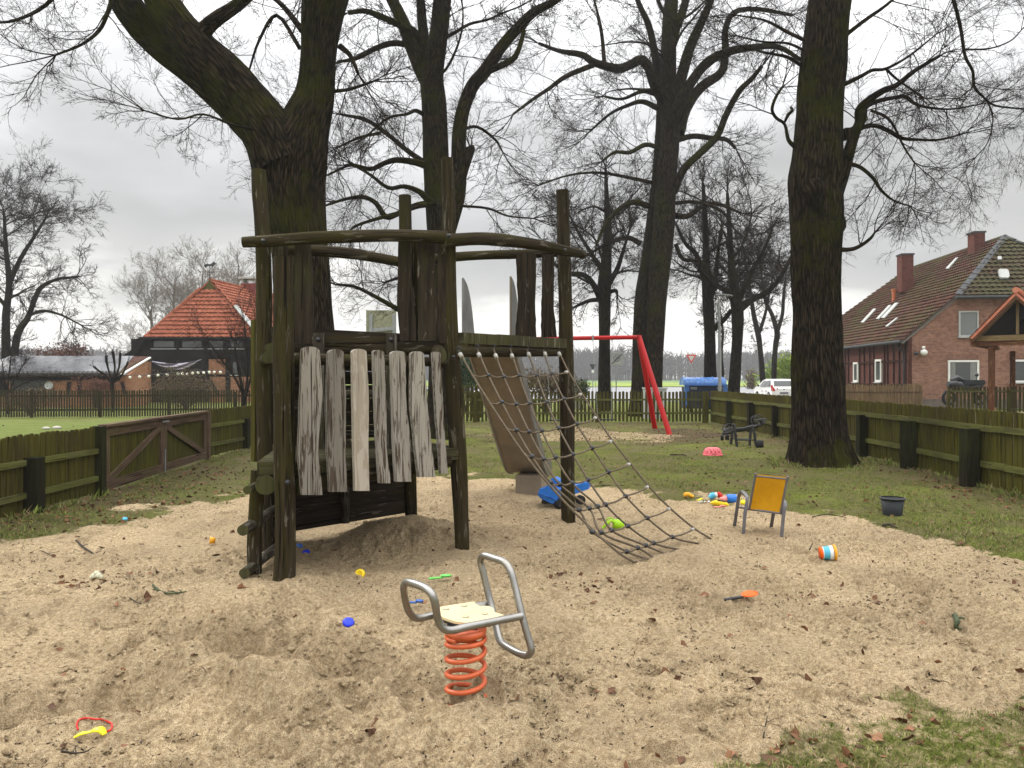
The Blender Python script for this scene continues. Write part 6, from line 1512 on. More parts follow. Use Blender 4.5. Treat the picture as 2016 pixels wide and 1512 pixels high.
for k, (x, yb, yt, D, lab) in enumerate(((400, 760, 520, 80, 'hazy bare tree behind the orange roof ridge'), (300, 760, 590, 85, 'pale fine-twigged bare tree left of the orange roof'), (470, 760, 515, 78, 'fine-twigged bare tree behind the red chimney'), (345, 760, 545, 88, 'thin bare tree between the pale tree and the orange roof'))):
    zt = P(x, yt, D).z
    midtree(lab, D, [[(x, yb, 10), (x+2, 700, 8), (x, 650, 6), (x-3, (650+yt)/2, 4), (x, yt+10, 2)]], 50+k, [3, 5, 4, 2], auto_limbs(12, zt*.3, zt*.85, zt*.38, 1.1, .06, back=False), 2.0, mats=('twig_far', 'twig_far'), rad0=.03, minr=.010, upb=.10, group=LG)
midtree('small pollarded bare tree in front of the solar roof', 35, [[(222, 840, 9), (222, 800, 7), (221, 770, 8), (221, 745, 8)], [(221, 752, 5), (214, 730, 3.5, .1), (210, 712, 5), (209, 700, 6)], [(222, 750, 5), (226, 725, 3.5), (224, 705, 5), (222, 692, 6)], [(223, 750, 5), (233, 728, 3.5, -.1), (236, 708, 5), (237, 695, 5)], [(219, 752, 6), (205, 738, 4), (192, 728, 4), (185, 722, 5)], [(224, 752, 6), (240, 738, 4), (248, 722, 4), (252, 712, 4)], [(220, 748, 5), (200, 742, 3.5), (190, 740, 3)]],
 61, [3, 3], None, .4, rad0=.012, minr=.006, skip_below=1.0, group=LG)
midtree('leafless garden shrub at the far left of the old fence', 33, [[(16, 830, 7), (16, 780, 6), (15, 765, 5)], [(16, 778, 4), (28, 750, 3), (45, 720, 2)], [(15, 772, 4), (8, 745, 3), (5, 715, 2)], [(16, 775, 4), (40, 758, 3), (75, 745, 2)], [(15, 770, 4), (18, 735, 3), (22, 700, 2)]], 62, [5, 5, 4], None, .8, rad0=.012, minr=.005, skip_below=.8, group=LG)
midtree('bushy leafless shrub against the left tower posts', 27, [[(480, 838, 10), (480, 800, 9), (478, 770, 7), (470, 730, 5), (462, 690, 3)], [(480, 790, 7), (492, 750, 5), (505, 700, 4), (512, 650, 2)], [(480, 780, 6), (460, 740, 4), (430, 700, 3), (410, 670, 2)], [(482, 785, 6), (488, 730, 4), (485, 680, 3), (480, 630, 2)]], 63, [6, 6, 5], None, 1.1, rad0=.012, minr=.005, skip_below=.9, jit=.14, upb=.08, group=LG)
print('segments', tot)

# ============================================================ BUSHES, FAR WOODS, GRASS, LEAVES
def tri_cloud(name, C3, S3, N3, mat, parent=None, asp=.45, g=None, quad=False):
    """leaf-like quads at centres C3, sizes S3, directions N3 (long axis)"""
    g = g or np.random.default_rng(1); n = len(C3); d_ = N3/np.linalg.norm(N3, axis=1)[:, None]
    r = g.normal(0, 1, (n, 3)); r -= d_*(r*d_).sum(1)[:, None]; r /= np.linalg.norm(r, axis=1)[:, None]
    L = S3[:, None]; w = L*asp; nn = np.cross(d_, r)
    V = np.stack([C3-d_*L*.5, C3+r*w*.5+nn*L*.06, C3+d_*L*.5, C3-r*w*.5+nn*L*.06], 1).reshape(-1, 3)
    Q = np.arange(n*4).reshape(n, 4); me = fastmesh(name, V, Q, None, False)
    at_ = me.attributes.new('rnd', 'FLOAT', 'POINT'); at_.data.foreach_set('value', np.repeat(g.random(n), 4).astype(np.float32))
    return link(name, me, mat, parent)
def bush(label, c, rad, n, size, mat, seed=1, cat='shrub', name='shrub', clumps=14):
    g = np.random.default_rng(seed); c = np.array(c, float); rad = np.array(rad)
    t_ = thing(name, label, cat, (c[0], c[1], 0))
    cc_ = g.normal(0, .5, (clumps, 3)); cc_ /= np.maximum(1, np.linalg.norm(cc_, axis=1))[:, None]; cc_[:, 2] *= .8
    k = g.integers(0, clumps, n); p = cc_[k]+g.normal(0, .26, (n, 3)); C3 = c+p*rad; C3 = C3[C3[:, 2] > .02]
    N3 = g.normal(0, 1, C3.shape); N3[:, 2] += .6
    tri_cloud('foliage', C3, size*g.uniform(.6, 1.3, len(C3)), N3, mat, t_, .5, g)
    P0 = np.repeat(np.array([[c[0], c[1], 0.]]), clumps, 0)+g.normal(0, .05, (clumps, 3)); P1 = c+cc_*rad*.9; P1[:, 2] = np.maximum(P1[:, 2], .2)
    V, Q = seg_mesh(P0, P1, np.full(clumps, .02), np.full(clumps, .006)); link('stem', fastmesh('stem', V, Q, None, False), M['stick'], t_)
    return t_
bush('dark evergreen bush behind the left edge of the slide', P(918, 735, 34), (.85, .8, 1.1), 5000, .12, M['evergreen'], 71)
bush('brown leafless hedge behind the climbing net', P(1075, 758, 33), (1.5, .6, .75), 5000, .10, M['bushbrown'], 72, 'hedge', 'hedge', 26)
bush('low round dark shrub by the small utility box', P(1146, 764, 37), (.35, .35, .45), 1600, .09, M['evergreen'], 73)
bush('bright yellow-green shrub right behind the white car', P(1548, 728, 66), (2.4, 1.5, 1.6), 4500, .26, M['bushgreen'], 74)
bush('small rounded brown shrub across the road', P(1480, 750, 100), (.75, .7, 1.3), 900, .3, M['bushbrown'], 75)
bush('reddish brown bush behind the solar roof', P(125, 697, 50), (1.7, 1.2, .75), 2600, .14, M['bushred'], 76)
bush('brown twiggy hedge under the lilac cloth', P(365, 762, 37), (1.6, .6, .85), 6000, .08, M['bushbrown'], 77, 'hedge', 'hedge', 26)
bush('ivy covered low hedge left of the old fence', P(60, 790, 32), (1.5, .4, .5), 2500, .08, M['bushbrown'], 78, 'hedge', 'hedge', 20)
bush('brown creeper on the outbuilding wall', P(190, 762, 39.3), (1.1, .3, .55), 2500, .08, M['bushred'], 79, 'shrub', 'shrub', 20)
# far woods: many bare trunks with fans of branches
g = np.random.default_rng(77); n = 5200
X = g.uniform(-330, 430, n); Y = g.uniform(385, 470, n); Hh = g.uniform(13.0, 15.5, n)*(1+.10*np.sin(X/23.)+.06*np.sin(X/9.+1)); 
P0 = np.stack([X, Y, np.zeros(n)-.2], 1); top = P0.copy(); top[:, 2] = Hh; top[:, 0] += g.normal(0, .5, n)
segs = [(P0, top, np.full(n, .32), np.full(n, .08))]
for k in range(16):
    t_ = g.uniform(.15, .95, n)[:, None]; a = P0*(1-t_)+top*t_; d_ = g.normal(0, 1, (n, 3)); d_[:, 2] = abs(d_[:, 2])*1.2+.3; d_ /= np.linalg.norm(d_, axis=1)[:, None]
    l = g.uniform(1.5, 3.6, n)[:, None]; b_ = a+d_*l; segs.append((a, b_, np.full(n, .22), np.full(n, .12)))
P0 = np.concatenate([s[0] for s in segs]); P1 = np.concatenate([s[1] for s in segs]); R0 = np.concatenate([s[2] for s in segs]); R1 = np.concatenate([s[3] for s in segs])
V, Q = seg_mesh(P0, P1, R0, R1); o = link('far_woods', fastmesh('far_woods', V, Q, None, False), M['woods']); tag(o, kind='stuff', label='grey band of bare woods beyond the field', cat='woods')

# grass blades
def scatter(n, dmin, dmax, xr, pw, g):
    u = g.random(n); D = dmin*(dmax/dmin)**u if abs(pw-1) < .01 else (dmin**(1-pw)+u*(dmax**(1-pw)-dmin**(1-pw)))**(1/(1-pw)); T = g.uniform(-xr, xr, n); return D*T, D
def height_at(X, Y):
    s, b, so_ = masks(X, Y); return relief(X, Y, s)*fade(Y), s, b
g = np.random.default_rng(88)
X, Y = scatter(700000, 2.7, 26, .78, 1.25, g); H, s, br = height_at(X, Y); nz_ = fbm2(X*2.3, Y*2.3, 3, 12)
dens = np.clip((.60-s)*2.4, 0, 1)*(.35+.65*np.clip(.5+nz_, 0, 1))*(1-br*.6)+np.where((s < .9) & (nz_ > .5), .10, 0)
ring = np.exp(-((np.hypot(X-5.63, Y-13.9)-.78)/.16)**2)+.7*np.exp(-((X-6.86-.012*(Y-12))/.13)**2)*(Y > 9)+.7*np.exp(-((X+5.55)/.13)**2)*(Y > 8)*(np.abs(Y-12.7) > 2.2)
dens = dens+ring*(nz_ > -.3); tall = ring > .35
keep = (g.random(len(X)) < dens) & (X < 7.1) & (X > -13); X, Y, H = X[keep], Y[keep], H[keep]; n = len(X); print('blades', n)
L = g.uniform(.012, .035, n)*(1+.6*(fbm2(X*1.1, Y*1.1, 2, 4) > .2))*np.where(tall[keep], g.uniform(1.5, 3.6, n), 1); d_ = g.normal(0, .55, (n, 3)); d_[:, 2] = 1; d_ /= np.linalg.norm(d_, axis=1)[:, None]
C3 = np.stack([X, Y, H], 1)+d_*L[:, None]*.4; dry = g.random(n) < .30
o = tri_cloud('grass', C3[~dry], L[~dry], d_[~dry], M['grass'], None, .16, g); tag(o, kind='stuff', label='short green turf blades', cat='grass')
o = tri_cloud('dry_grass', C3[dry], L[dry]*1.1, d_[dry]*np.array([1.6, 1.6, .8]), M['drygrass'], None, .14, g); tag(o, kind='stuff', label='straw coloured dry grass blades', cat='grass')
def leaf_cloud(name, C3, S3, N3, mat, asp, g):
    n = len(C3); d_ = N3/np.linalg.norm(N3, axis=1)[:, None]; r = g.normal(0, 1, (n, 3)); r[:, 2] *= .5; r -= d_*(r*d_).sum(1)[:, None]; r /= np.linalg.norm(r, axis=1)[:, None]; nn = np.cross(d_, r); nn *= np.sign(nn[:, 2:3]+1e-9)
    L = S3[:, None]; V = []; curl = g.uniform(-.25, .35, (n, 1)); fold = g.uniform(.0, .5, (n, 1))
    for t_, w0 in ((-.5, 0), (-.22, .34), (.02, .5), (.25, .3), (.5, 0)):
        c = C3+d_*L*t_+nn*L*curl*(t_*t_*4-.5)
        if w0 == 0: V.append(c)
        else:
            wl = w0*asp*g.uniform(.45, 1.4, (n, 1)); wr = w0*asp*g.uniform(.45, 1.4, (n, 1)); V += [c-nn*L*fold*.15, c+r*L*wl+nn*L*(fold*.3+g.uniform(-.08, .08, (n, 1)))+d_*L*g.uniform(-.08, .12, (n, 1)), c-r*L*wr+nn*L*(fold*.3+g.uniform(-.08, .08, (n, 1)))+d_*L*g.uniform(-.08, .12, (n, 1))]
    m_ = len(V); V = np.stack(V, 1).reshape(-1, 3); T_ = [(0, 2, 1), (0, 1, 3), (1, 2, 5), (1, 5, 4), (1, 4, 6), (1, 6, 3), (4, 5, 8), (4, 8, 7), (4, 7, 9), (4, 9, 6), (7, 8, 10), (7, 10, 9)]
    Q = (np.arange(n)[:, None, None]*m_+np.array(T_)[None]).reshape(-1, 3); me = fastmesh(name, V, Q, None, False)
    at_ = me.attributes.new('rnd', 'FLOAT', 'POINT'); at_.data.foreach_set('value', np.repeat(g.random(n), m_).astype(np.float32)); return link(name, me, mat)
# leaf litter
def litter(name, lab, n, dens_f, s0, s1, mat, pw, flat, dmax=26, asp=.6, dz=.4):
    X, Y = scatter(n*6, 2.6, dmax, .78, pw, g); H, s, br = height_at(X, Y); k = g.random(len(X)) < dens_f(X, Y, s, br); X, Y, H = X[k][:n], Y[k][:n], H[k][:n]; m_ = len(X)
    S_ = g.uniform(s0, s1, m_)*g.uniform(.6, 1, m_); N3 = g.normal(0, 1, (m_, 3)); N3[:, 2] *= flat
    C3 = np.stack([X, Y, H+S_*dz*.35], 1); o = leaf_cloud(name, C3, S_, N3, mat, asp*1.5, g) if asp > .3 else tri_cloud(name, C3, S_, N3, mat, None, asp, g); tag(o, kind='stuff', label=lab, cat='leaves'); print(name, m_)
def streak(X, Y):
    t_ = 0
    for a_, c_, w in ((gp(-60, 1180), gp(140, 1150), .22), (gp(140, 1150), gp(370, 1126), .14), (gp(-40, 1120), gp(120, 1110), .25), (gp(1000, 1345), gp(1130, 1335), .12), (gp(1080, 1120), gp(1180, 1150), .25), (gp(1540, 1170), gp(1760, 1190), .2)): t_ = t_+np.exp(-(seg_d(X, Y, a_, c_)/w)**2)
    return t_*np.clip(.4+1.2*fbm2(X*3, Y*3, 2, 33), 0, 1)
litter('fallen_leaves', 'brown fallen leaves scattered over lawn and sand', 9000, lambda X, Y, s, b: np.where(s > .5, .009+.20*streak(X, Y), .06+b*.9)*np.where((X > -9) & (X < 7), 1, .1), .03, .085, M['deadleaf'], 1.0, .35)
litter('leaf_scraps', 'small dark leaf scraps on the sand', 8500, lambda X, Y, s, b: (s > .45)*np.clip(.16+.7*fbm2(X*1.2, Y*1.2, 3, 21)+1.6*streak(X, Y), .04, 1), .006, .030, M['crumb'], 1.0, .4, 13, .45)
litter('twig_scraps', 'tiny twig bits on the sand', 2600, lambda X, Y, s, b: (s > .3)*np.clip(.3+.6*fbm2(X*.9, Y*.9, 3, 25), .05, 1), .025, .085, M['crumb'], 1.0, .12, 14, .07, .15)

# sand clods: small crumbled lumps lying on the sand
X, Y = scatter(160000, 2.6, 10.5, .78, 1.0, g); H, s_, br = height_at(X, Y)
den = (s_ > .7)*np.clip(.10+.75*fbm2(X*2.1, Y*2.1, 3, 41), .02, 1)
for a_, b_, w, d in _tr: den = den+.5*np.exp(-((seg_d(X, Y, a_, b_)-w*1.3)/(w*.8))**2)
k = g.random(len(X)) < den*.42; X, Y, H = X[k], Y[k], H[k]; n = len(X); print('clods', n)
S_ = .004+.012*g.random(n)**2.5+.012*(g.random(n) > .97)
base_ = np.array([(1, 0, 0), (0, 1, 0), (-1, 0, 0), (0, -1, 0), (0, 0, .8), (0, 0, -.6)], float)
V = base_[None]*S_[:, None, None]*g.uniform(.55, 1.35, (n, 6, 1))+np.stack([X, Y, H+S_*.15], 1)[:, None]+g.normal(0, .12, (n, 6, 3))*S_[:, None, None]
T_ = np.array([(0, 1, 4), (1, 2, 4), (2, 3, 4), (3, 0, 4), (1, 0, 5), (2, 1, 5), (3, 2, 5), (0, 3, 5)])
me = fastmesh('sand_clods', V.reshape(-1, 3), (np.arange(n)[:, None, None]*6+T_[None]).reshape(-1, 3), None, True)
ca = me.color_attributes.new('masks', 'FLOAT_COLOR', 'POINT'); ca.data.foreach_set('color', np.tile(np.array([1, 0, 0, 1], np.float32), n*6))
tag(link('sand_clods', me, bpy.data.materials['sand_and_turf']), kind='stuff', label='small crumbled sand clods', cat='sand')

# ============================================================ TOYS AND SMALL THINGS
def T(name, label, cat, v, **k): return thing(name, label, cat, (v.x, v.y, v.z), 0, **k)
# --- yellow chair
ch = thing('garden_chair', 'small grey metal chair with amber mesh back standing in the sand', 'chair', (.0+3.3, 7.95, 0))
def pz(x, y, D, sink=False):
    v = P(x, y, D)
    return v
def strip(name, pts, w, th, mat, par):
    b = MB(); sm = [Vector(p) for p in catmull([tuple(p) for p in pts], 5)]
    for p, q in zip(sm[:-1], sm[1:]): b.beam(p, q+(q-p)*.12, w, th, (1, -.25, 0))
    return b.build(name, mat, par)
gf = M['greyframe']
LA = [(1463, 1056, 7.92), (1467, 1010, 7.92), (1471, 985, 7.93), (1469, 976, 7.97), (1460, 968, 8.05), (1455, 975, 8.14), (1452, 995, 8.18), (1445, 1042, 8.27)]
RA = [(1538, 1062, 7.72), (1543, 1010, 7.72), (1546, 995, 7.73), (1544, 988, 7.78), (1536, 982, 7.92), (1530, 990, 8.02), (1524, 1005, 8.08), (1517, 1043, 8.2)]
strip('left_arm_and_legs', [P(*p) for p in LA], .02, .033, gf, ch).name = 'arm_frame'; strip('arm_frame', [P(*p) for p in RA], .02, .033, gf, ch)
bl, br, tl_, tr_ = P(1475, 1002, 7.90), P(1537, 1009, 7.74), P(1488, 932, 7.78), P(1551, 938, 7.62)
b = MB(); b.tube([bl, tl_], .012, 10); b.tube([br, tr_], .012, 10); b.tube([bl.lerp(tl_, .93), br.lerp(tr_, .93)], .009, 8); b.build('back_frame', gf, ch)
b = MB(); b.tube([P(1472, 1002, 7.93), P(1541, 1011, 7.74)], .012, 10); b.tube([bl, P(1456, 999, 8.22)], .011, 8); b.tube([br, P(1524, 1003, 8.1)], .011, 8); b.tube([P(1456, 999, 8.22), P(1524, 1003, 8.1)], .011, 8); b.build('seat_frame', gf, ch)
b = MB(); N = 10
def sg(u, v):
    p = bl.lerp(br, u).lerp(tl_.lerp(tr_, u), v); p = p+Vector((0, .035*math.sin(math.pi*u)*math.sin(math.pi*min(1, v+.15)), 0)); return p
for i in range(N):
    for j in range(N): b.quad(sg(.03+.94*i/N, j/N*.98), sg(.03+.94*(i+1)/N, j/N*.98), sg(.03+.94*(i+1)/N, (j+1)/N*.98), sg(.03+.94*i/N, (j+1)/N*.98))
b.build('back_sling', M['sling'], ch)
sb = [bl+Vector((.01, .01, .01)), br+Vector((-.01, .01, .01)), P(1523, 1001, 8.1), P(1457, 997, 8.22)]
b = MB()
for i in range(6):
    for j in range(6):
        f = lambda u, v: sb[0].lerp(sb[1], u).lerp(sb[3].lerp(sb[2], u), v)-Vector((0, 0, .025*math.sin(math.pi*u)))
        b.quad(f(i/6, j/6), f((i+1)/6, j/6), f((i+1)/6, (j+1)/6), f(i/6, (j+1)/6))
b.build('seat_sling', M['sling'], ch)
# --- grey bucket
v = Gp(1757, 1014); bk = T('bucket', 'dark grey plastic planter bucket at the edge of the lawn', 'bucket', v); c = v-Vector((0, 0, .01))
b = MB(); b.lathe(c, [(0, 0), (.098, 0), (.102, .01), (.128, .205), (.122, .205), (.098, .02), (0, .02)], 28); b.build('body', M['darkgreypl'], bk)
b = MB(); b.lathe(c, [(.124, .200), (.14, .198), (.142, .214), (.124, .216)], 28); b.build('rim', M['blackrub'], bk)
# --- orange bucket on its side
v = Gp(1628, 1100); bk = T('toy_bucket', 'small orange toy bucket with light blue picture band lying on its side', 'toy bucket', v); c = v+Vector((-.065, 0, .05)); axx = (1, -.12, .06)
b = MB(); b.lathe(c, [(0, 0), (.05, 0), (.052, .01), (.062, .135), (.056, .135), (.048, .012), (0, .012)], 24, axx); b.build('body', M['orange'], bk)
b = MB(); b.lathe(c, [(.0532, .022), (.0622, .108)], 24, axx); b.build('picture_band', M['turq'], bk)
b = MB(); b.lathe(c, [(.0600, .078), (.0632, .106)], 24, axx); b.lathe(c, [(.054, .022), (.0546, .028)], 24, axx); b.build('white_band', M['white'], bk)
b = MB(); b.lathe(c, [(.062, .112), (.068, .112), (.069, .132), (.062, .136)], 24, axx); b.build('rim', M['amber'], bk)
# --- pink basket (upside down)
v = Gp(1403, 896); bk = T('toy_basket', 'pink perforated plastic basket upside down on the lawn', 'basket', v); b = MB(); n1_, n2_ = 40, 14
def dome(i, j):
    a = 2*math.pi*i/n1_; t_ = j/n2_; r = .19*math.cos(t_*1.35)**.55 if t_ < 1 else .0; zz = .155*math.sin(t_*1.5)
    if j == 0: zz = 0
    return v+Vector((math.cos(a)*r, math.sin(a)*r*.9, zz))
for i in range(n1_):
    for j in range(n2_):
        hole = (4 <= j <= 11) and (j % 3 != 0) and ((i+(j//3)) % 3 == 1)
        arch = j <= 1 and (i % 10 in (8, 9, 0))
        if hole or arch: continue
        b.quad(dome(i, j), dome(i+1, j), dome(i+1, j+1), dome(i, j+1))
b.lathe(v, [(.188, .0), (.20, .0), (.20, .02), (.188, .022)], 36); b.build('shell', M['pink'], bk)
# --- black wheeled frame
def pb(x, y, D): return P(1370+x/11.63, 790+y/11.63, D)
bf = thing('wheeled_play_frame', 'black plastic frame with four legs, hoops and small wheels by the right fence', 'ride-on toy', (P(1460, 878, 17.7).x, 17.7, 0)); bm_ = M['blackrub']
for pts in ([(850, 520, 17.5), (885, 560, 17.5), (900, 760, 17.5), (945, 1062, 17.5)], [(1315, 620, 17.3), (1340, 760, 17.3), (1380, 1020, 17.3)], [(838, 680, 18.2), (800, 985, 18.2)], [(1255, 650, 18.0), (1228, 1030, 18.0)]):
    b = MB(); b.tube([pb(*p) for p in pts], .032, 8); b.build('leg', bm_, bf)
for a_, c_ in ((pb(845, 858, 18.2), pb(1240, 872, 18.0)), (pb(925, 885, 17.5), pb(1355, 885, 17.3))):
    b = MB(); b.tube([a_, c_], .017, 6); b.build('stretcher', bm_, bf)
b = MB(); b.tube(catmull([tuple(pb(*p)) for p in ((620, 740, 17.9), (760, 720, 17.8), (900, 680, 17.7), (1050, 665, 17.6), (1200, 640, 17.5), (1330, 590, 17.4), (1500, 530, 17.3), (1570, 470, 17.3))], 3), .05, 10, flat=.7)
b.tube([pb(920, 640, 17.6), pb(1120, 625, 17.5), pb(1320, 560, 17.4)], .035, 8); b.build('main_beam', M['blackrub'], bf)
for cx_, cy_, r, D in ((1450, 430, 118, 17.2), (1365, 445, 112, 17.5), (770, 600, 92, 17.7), (690, 620, 80, 18.0)):
    b = MB(); c = pb(cx_, cy_, D); rr_ = r/11.63*D/F
    b.tube([c+Vector((rr_*math.cos(a), rr_*.35*math.sin(a*1.0+.6), rr_*math.sin(a))) for a in np.linspace(0, 6.28, 21)[:-1]], .011, 6, closed=True); b.tube([c-Vector((rr_*.7, 0, -rr_*.7)), c+Vector((rr_*.7, 0, -rr_*.7))], .010, 5); b.build('hoop', bm_, bf)
b = MB(); b.tube([pb(1380, 450, 17.2), pb(1490, 415, 17.2), pb(1630, 410, 17.2)], [.045, .04, .018], 8, flat=.6); b.tube([pb(1490, 420, 17.2), pb(1540, 520, 17.2)], .06, 8); b.build('handle', bm_, bf)
b = MB(); b.tube([pb(580, 655, 17.9), pb(700, 635, 17.9), pb(850, 605, 17.7)], [.018, .03, .03], 8, flat=.6); b.tube([pb(640, 690, 17.9), pb(820, 700, 17.8)], .06, 8); b.build('handle', bm_, bf)
for x, y, r, D, w in ((1455, 1098, 100, 17.2, .16), (600, 835, 62, 18.1, .07), (715, 822, 66, 18.1, .09)):
    b = MB(); c = pb(x, y, D); r3 = r/11.63*D/F; c.z = max(c.z, r3*.9); b.lathe(c-Vector((w/2, 0, 0)), [(0, .0), (r3*.5, .0), (r3*.55, .015), (r3*.9, .0), (r3, .02), (r3, w-.02), (r3*.9, w), (0, w)], 24, (1, -.25, 0)); b.build('wheel', M['tyre'], bf)
# --- blue toy truck
v = Gp(1108, 1000); tk = T('toy_truck', 'large blue plastic toy tipper truck beside the slide foot', 'toy truck', v)
Dt = 9.5
def tp(x, y, d=0): return P(x, y, Dt+d)
def loft(name, A_, B_, mat, par, cap=True):
    b = MB(); m = len(A_); b.poly(A_); b.poly(B_[::-1])
    for k in range(m): j = (k+1) % m; b.quad(A_[k], B_[k], B_[j], A_[j])
    return b.build(name, mat, par)
bed = [(1062, 963), (1058.5, 974), (1064, 981), (1087, 992), (1093, 990), (1101, 977), (1106, 972), (1104, 963), (1083, 960), (1078, 955), (1072, 961)]
loft('tipper_bed', [tp(x, y, -.1) for x, y in bed], [tp(x+9, y-5, .24) for x, y in bed], M['blue'], tk)
b = MB()
for k in range(3): b.tube([tp(1060+k*1.2, 968+k*4, -.11), tp(1096, 983+k*2-k*4+3, -.11)], .006, 5)
b.build('bed_rib', M['blue'], tk)
cab = [(1084, 943), (1089, 940.5), (1102, 947), (1106, 960), (1106, 972), (1093, 972), (1086, 960)]
loft('cab', [tp(x, y, .04) for x, y in cab], [tp(x+7, y-3, .30) for x, y in cab], M['blue'], tk)
hood = [(1104, 958), (1134, 956), (1150, 950), (1158.5, 949.5), (1158.5, 963), (1141, 969.5), (1118, 978), (1104, 980)]
loft('front_shovel', [tp(x, y, .05) for x, y in hood], [tp(x+4, y-5, .28) for x, y in hood], M['blue'], tk)
b = MB(); b.tube([tp(1070, 986), tp(1120, 986)], .03, 8); b.tube([tp(1120, 986), tp(1144, 978, .1)], .025, 8); b.build('chassis', M['black'], tk)
for x, y, r, d in ((1100, 993, 8.5, -.1), (1143, 984, 9, .02), (1120, 986, 8.5, .25), (1074, 988, 7, .2)):
    b = MB(); c = tp(x, y, d); r3 = r*Dt/F; c.z = max(c.z, r3*.6); b.lathe(c, [(0, -.03), (r3*.5, -.03), (r3*.6, -.022), (r3*.95, -.03), (r3, -.02), (r3, .03), (0, .03)], 20, (-.45, 1, 0)); w_ = b.build('wheel', M['tyre'], tk)
    b = MB(); b.lathe(c, [(r3*.45, -.036), (0, -.036)], 14, (-.45, 1, 0)); b.build('hub', M['blackrub'], w_)
# --- watering can
v = Gp(1212, 1040); wc = T('watering_can', 'lime green toy watering can lying under the rope net', 'watering can', v)
b = MB(); b.lathe(v+Vector((-.03, .02, .045)), [(0, 0), (.04, 0), (.052, .02), (.055, .09), (.045, .12), (.0, .125)], 20, (1, -.1, -.1)); b.build('body', M['lime'], wc)
b = MB(); b.tube(catmull([tuple(v+Vector(p)) for p in ((-.02, -.03, .07), (-.06, -.05, .09), (-.11, -.06, .05), (-.14, -.05, .015))], 4), [.014]*12+[.02], 8); b.build('spout', M['lime'], wc)
b = MB(); b.tube(catmull([tuple(v+Vector(p)) for p in ((-.02, 0, .095), (-.06, 0, .11), (-.10, .02, .08), (-.06, .02, .04))], 4), .008, 6); b.build('handle', M['lime'], wc)
# --- moulds, shovels, bits
def shovel(name, label, x, y, ang, L, mat, hmat=None, hw=.032, flip=1, cat='toy shovel', tilt=.05):
    v = Gp(x, y, .018); t_ = T(name, label, cat, v); u = Vector((math.cos(ang), math.sin(ang), tilt)); w = Vector((-math.sin(ang), math.cos(ang), 0)); z = Vector((0, 0, 1)); b = MB()
    N_ = 12
    def bp(s, t2):   # blade surface
        wd = hw*(math.sin(math.pi*min(1, (s*.92+.06)))**.5); return v+u*(L*.45*s)+w*(wd*t2)+z*(.016+.014*t2*t2-.006*s)
    for i in range(N_):
        for j in range(6):
            b.quad(bp(i/N_, -1+j/3), bp((i+1)/N_, -1+j/3), bp((i+1)/N_, -1+(j+1)/3), bp(i/N_, -1+(j+1)/3))
            e = z*.003; b.quad(bp(i/N_, -1+j/3)-e, bp(i/N_, -1+(j+1)/3)-e, bp((i+1)/N_, -1+(j+1)/3)-e, bp((i+1)/N_, -1+j/3)-e)
    b.build('blade', M[mat], t_)
    b = MB(); b.tube([v+z*.012+u*.01, v-u*L*.2+z*.016, v-u*L*.5+z*.018], [.008, .008, .010] if not hmat else [.010, .012, .013], 8); b.build('handle', M[hmat or mat], t_)
    return t_
shovel('toy_shovel', 'orange sand shovel with black handle lying in the open sand', 1461, 1184, -.05, .25, 'orange', 'black', .072, tilt=.22)
shovel('toy_shovel', 'bright green sand shovel between the tower and the spring rider', 868, 1145, .35, .19, 'mint', None, .032)
shovel('toy_shovel', 'faded blue toy shovel seen through the tube handle', 818, 1195, .1, .12, 'softblue', None, .026)
shovel('toy_shovel', 'pink toy shovel below the yellow boat in the toy heap', 1418, 1003, .15, .16, 'rosa', None, .03)
shovel('toy_shovel', 'pale yellow toy scoop left of the white bits in the toy heap', 1379, 989, .7, .13, 'lemon', None, .028)
def mould(name, label, x, y, r, h, mat, ax=(0, 0, 1), dz=0.0, cat='sand mould', prof=None, n=20):
    v = Gp(x, y, dz+.012); b = MB(); b.lathe(v, prof or [(r, 0), (r*1.02, h*.15), (r*.8, h*.8), (r*.5, h), (r*.3, h*.75), (0, h*.7)], n, ax); o = b.build(name, M[mat]); return tag(o, label, cat)
mould('sand_mould', 'round yellow ring-shaped sand mould under the tower', 708, 1139, .046, .036, 'yellow', (0, -.85, .5), .022, prof=[(.044, -.03), (.046, 0), (.040, .016), (.026, .02), (.015, .006), (0, .002)])
mould('sand_mould', 'dark blue shell sand mould in the sand left of the spring rider', 686, 1228, .04, .024, 'deepblue', (.25, -.6, .8), -.004, prof=[(.036, -.004), (.040, .001), (.030, .011), (.018, .015), (0, .012)], n=9)
mould('sand_mould', 'small blue star mould beside the front tower post', 603, 1092, .042, .03, 'deepblue', (0, -.2, 1), .0, n=5)
mould('toy_piece', 'tiny flat dark blue toy piece behind the front tower post', 590, 1079, .035, .012, 'softblue', (.5, -.3, 1), 0.01, 'toy part', n=6)
mould('toy_cup', 'small amber cup lying in the sand left of the tower', 424, 1073, .034, .05, 'amber', (-1, -.3, .15), .03, 'toy cup', [(0, 0), (.025, 0), (.036, .05), (.031, .05), (.02, .008), (0, .008)])
mould('toy_piece', 'tiny turquoise toy piece at the left lawn edge', 246, 1026, .03, .02, 'turq', (.3, -.3, 1), .008, 'toy part', n=7)
v = Gp(190, 1139); b = MB()
for dx, dz_, r in ((-.02, .02, .026), (.015, .022, .028), (0, .042, .022), (.035, .012, .018), (-.04, .01, .016)): b.ball(v+Vector((dx, 0, dz_)), r, 8)
tag(b.build('foam_lump', M['cream']), 'pale cream lumpy foam ball on the sand at the left', 'toy')
v = Gp(181, 1452); b = MB(); sp3 = catmull([(-.075, -.005, .004, .010), (-.045, .0, .018, .014), (-.015, .004, .022, .010), (.01, .008, .030, .018), (.035, .01, .030, .023), (.055, .004, .012, .014)], 4)
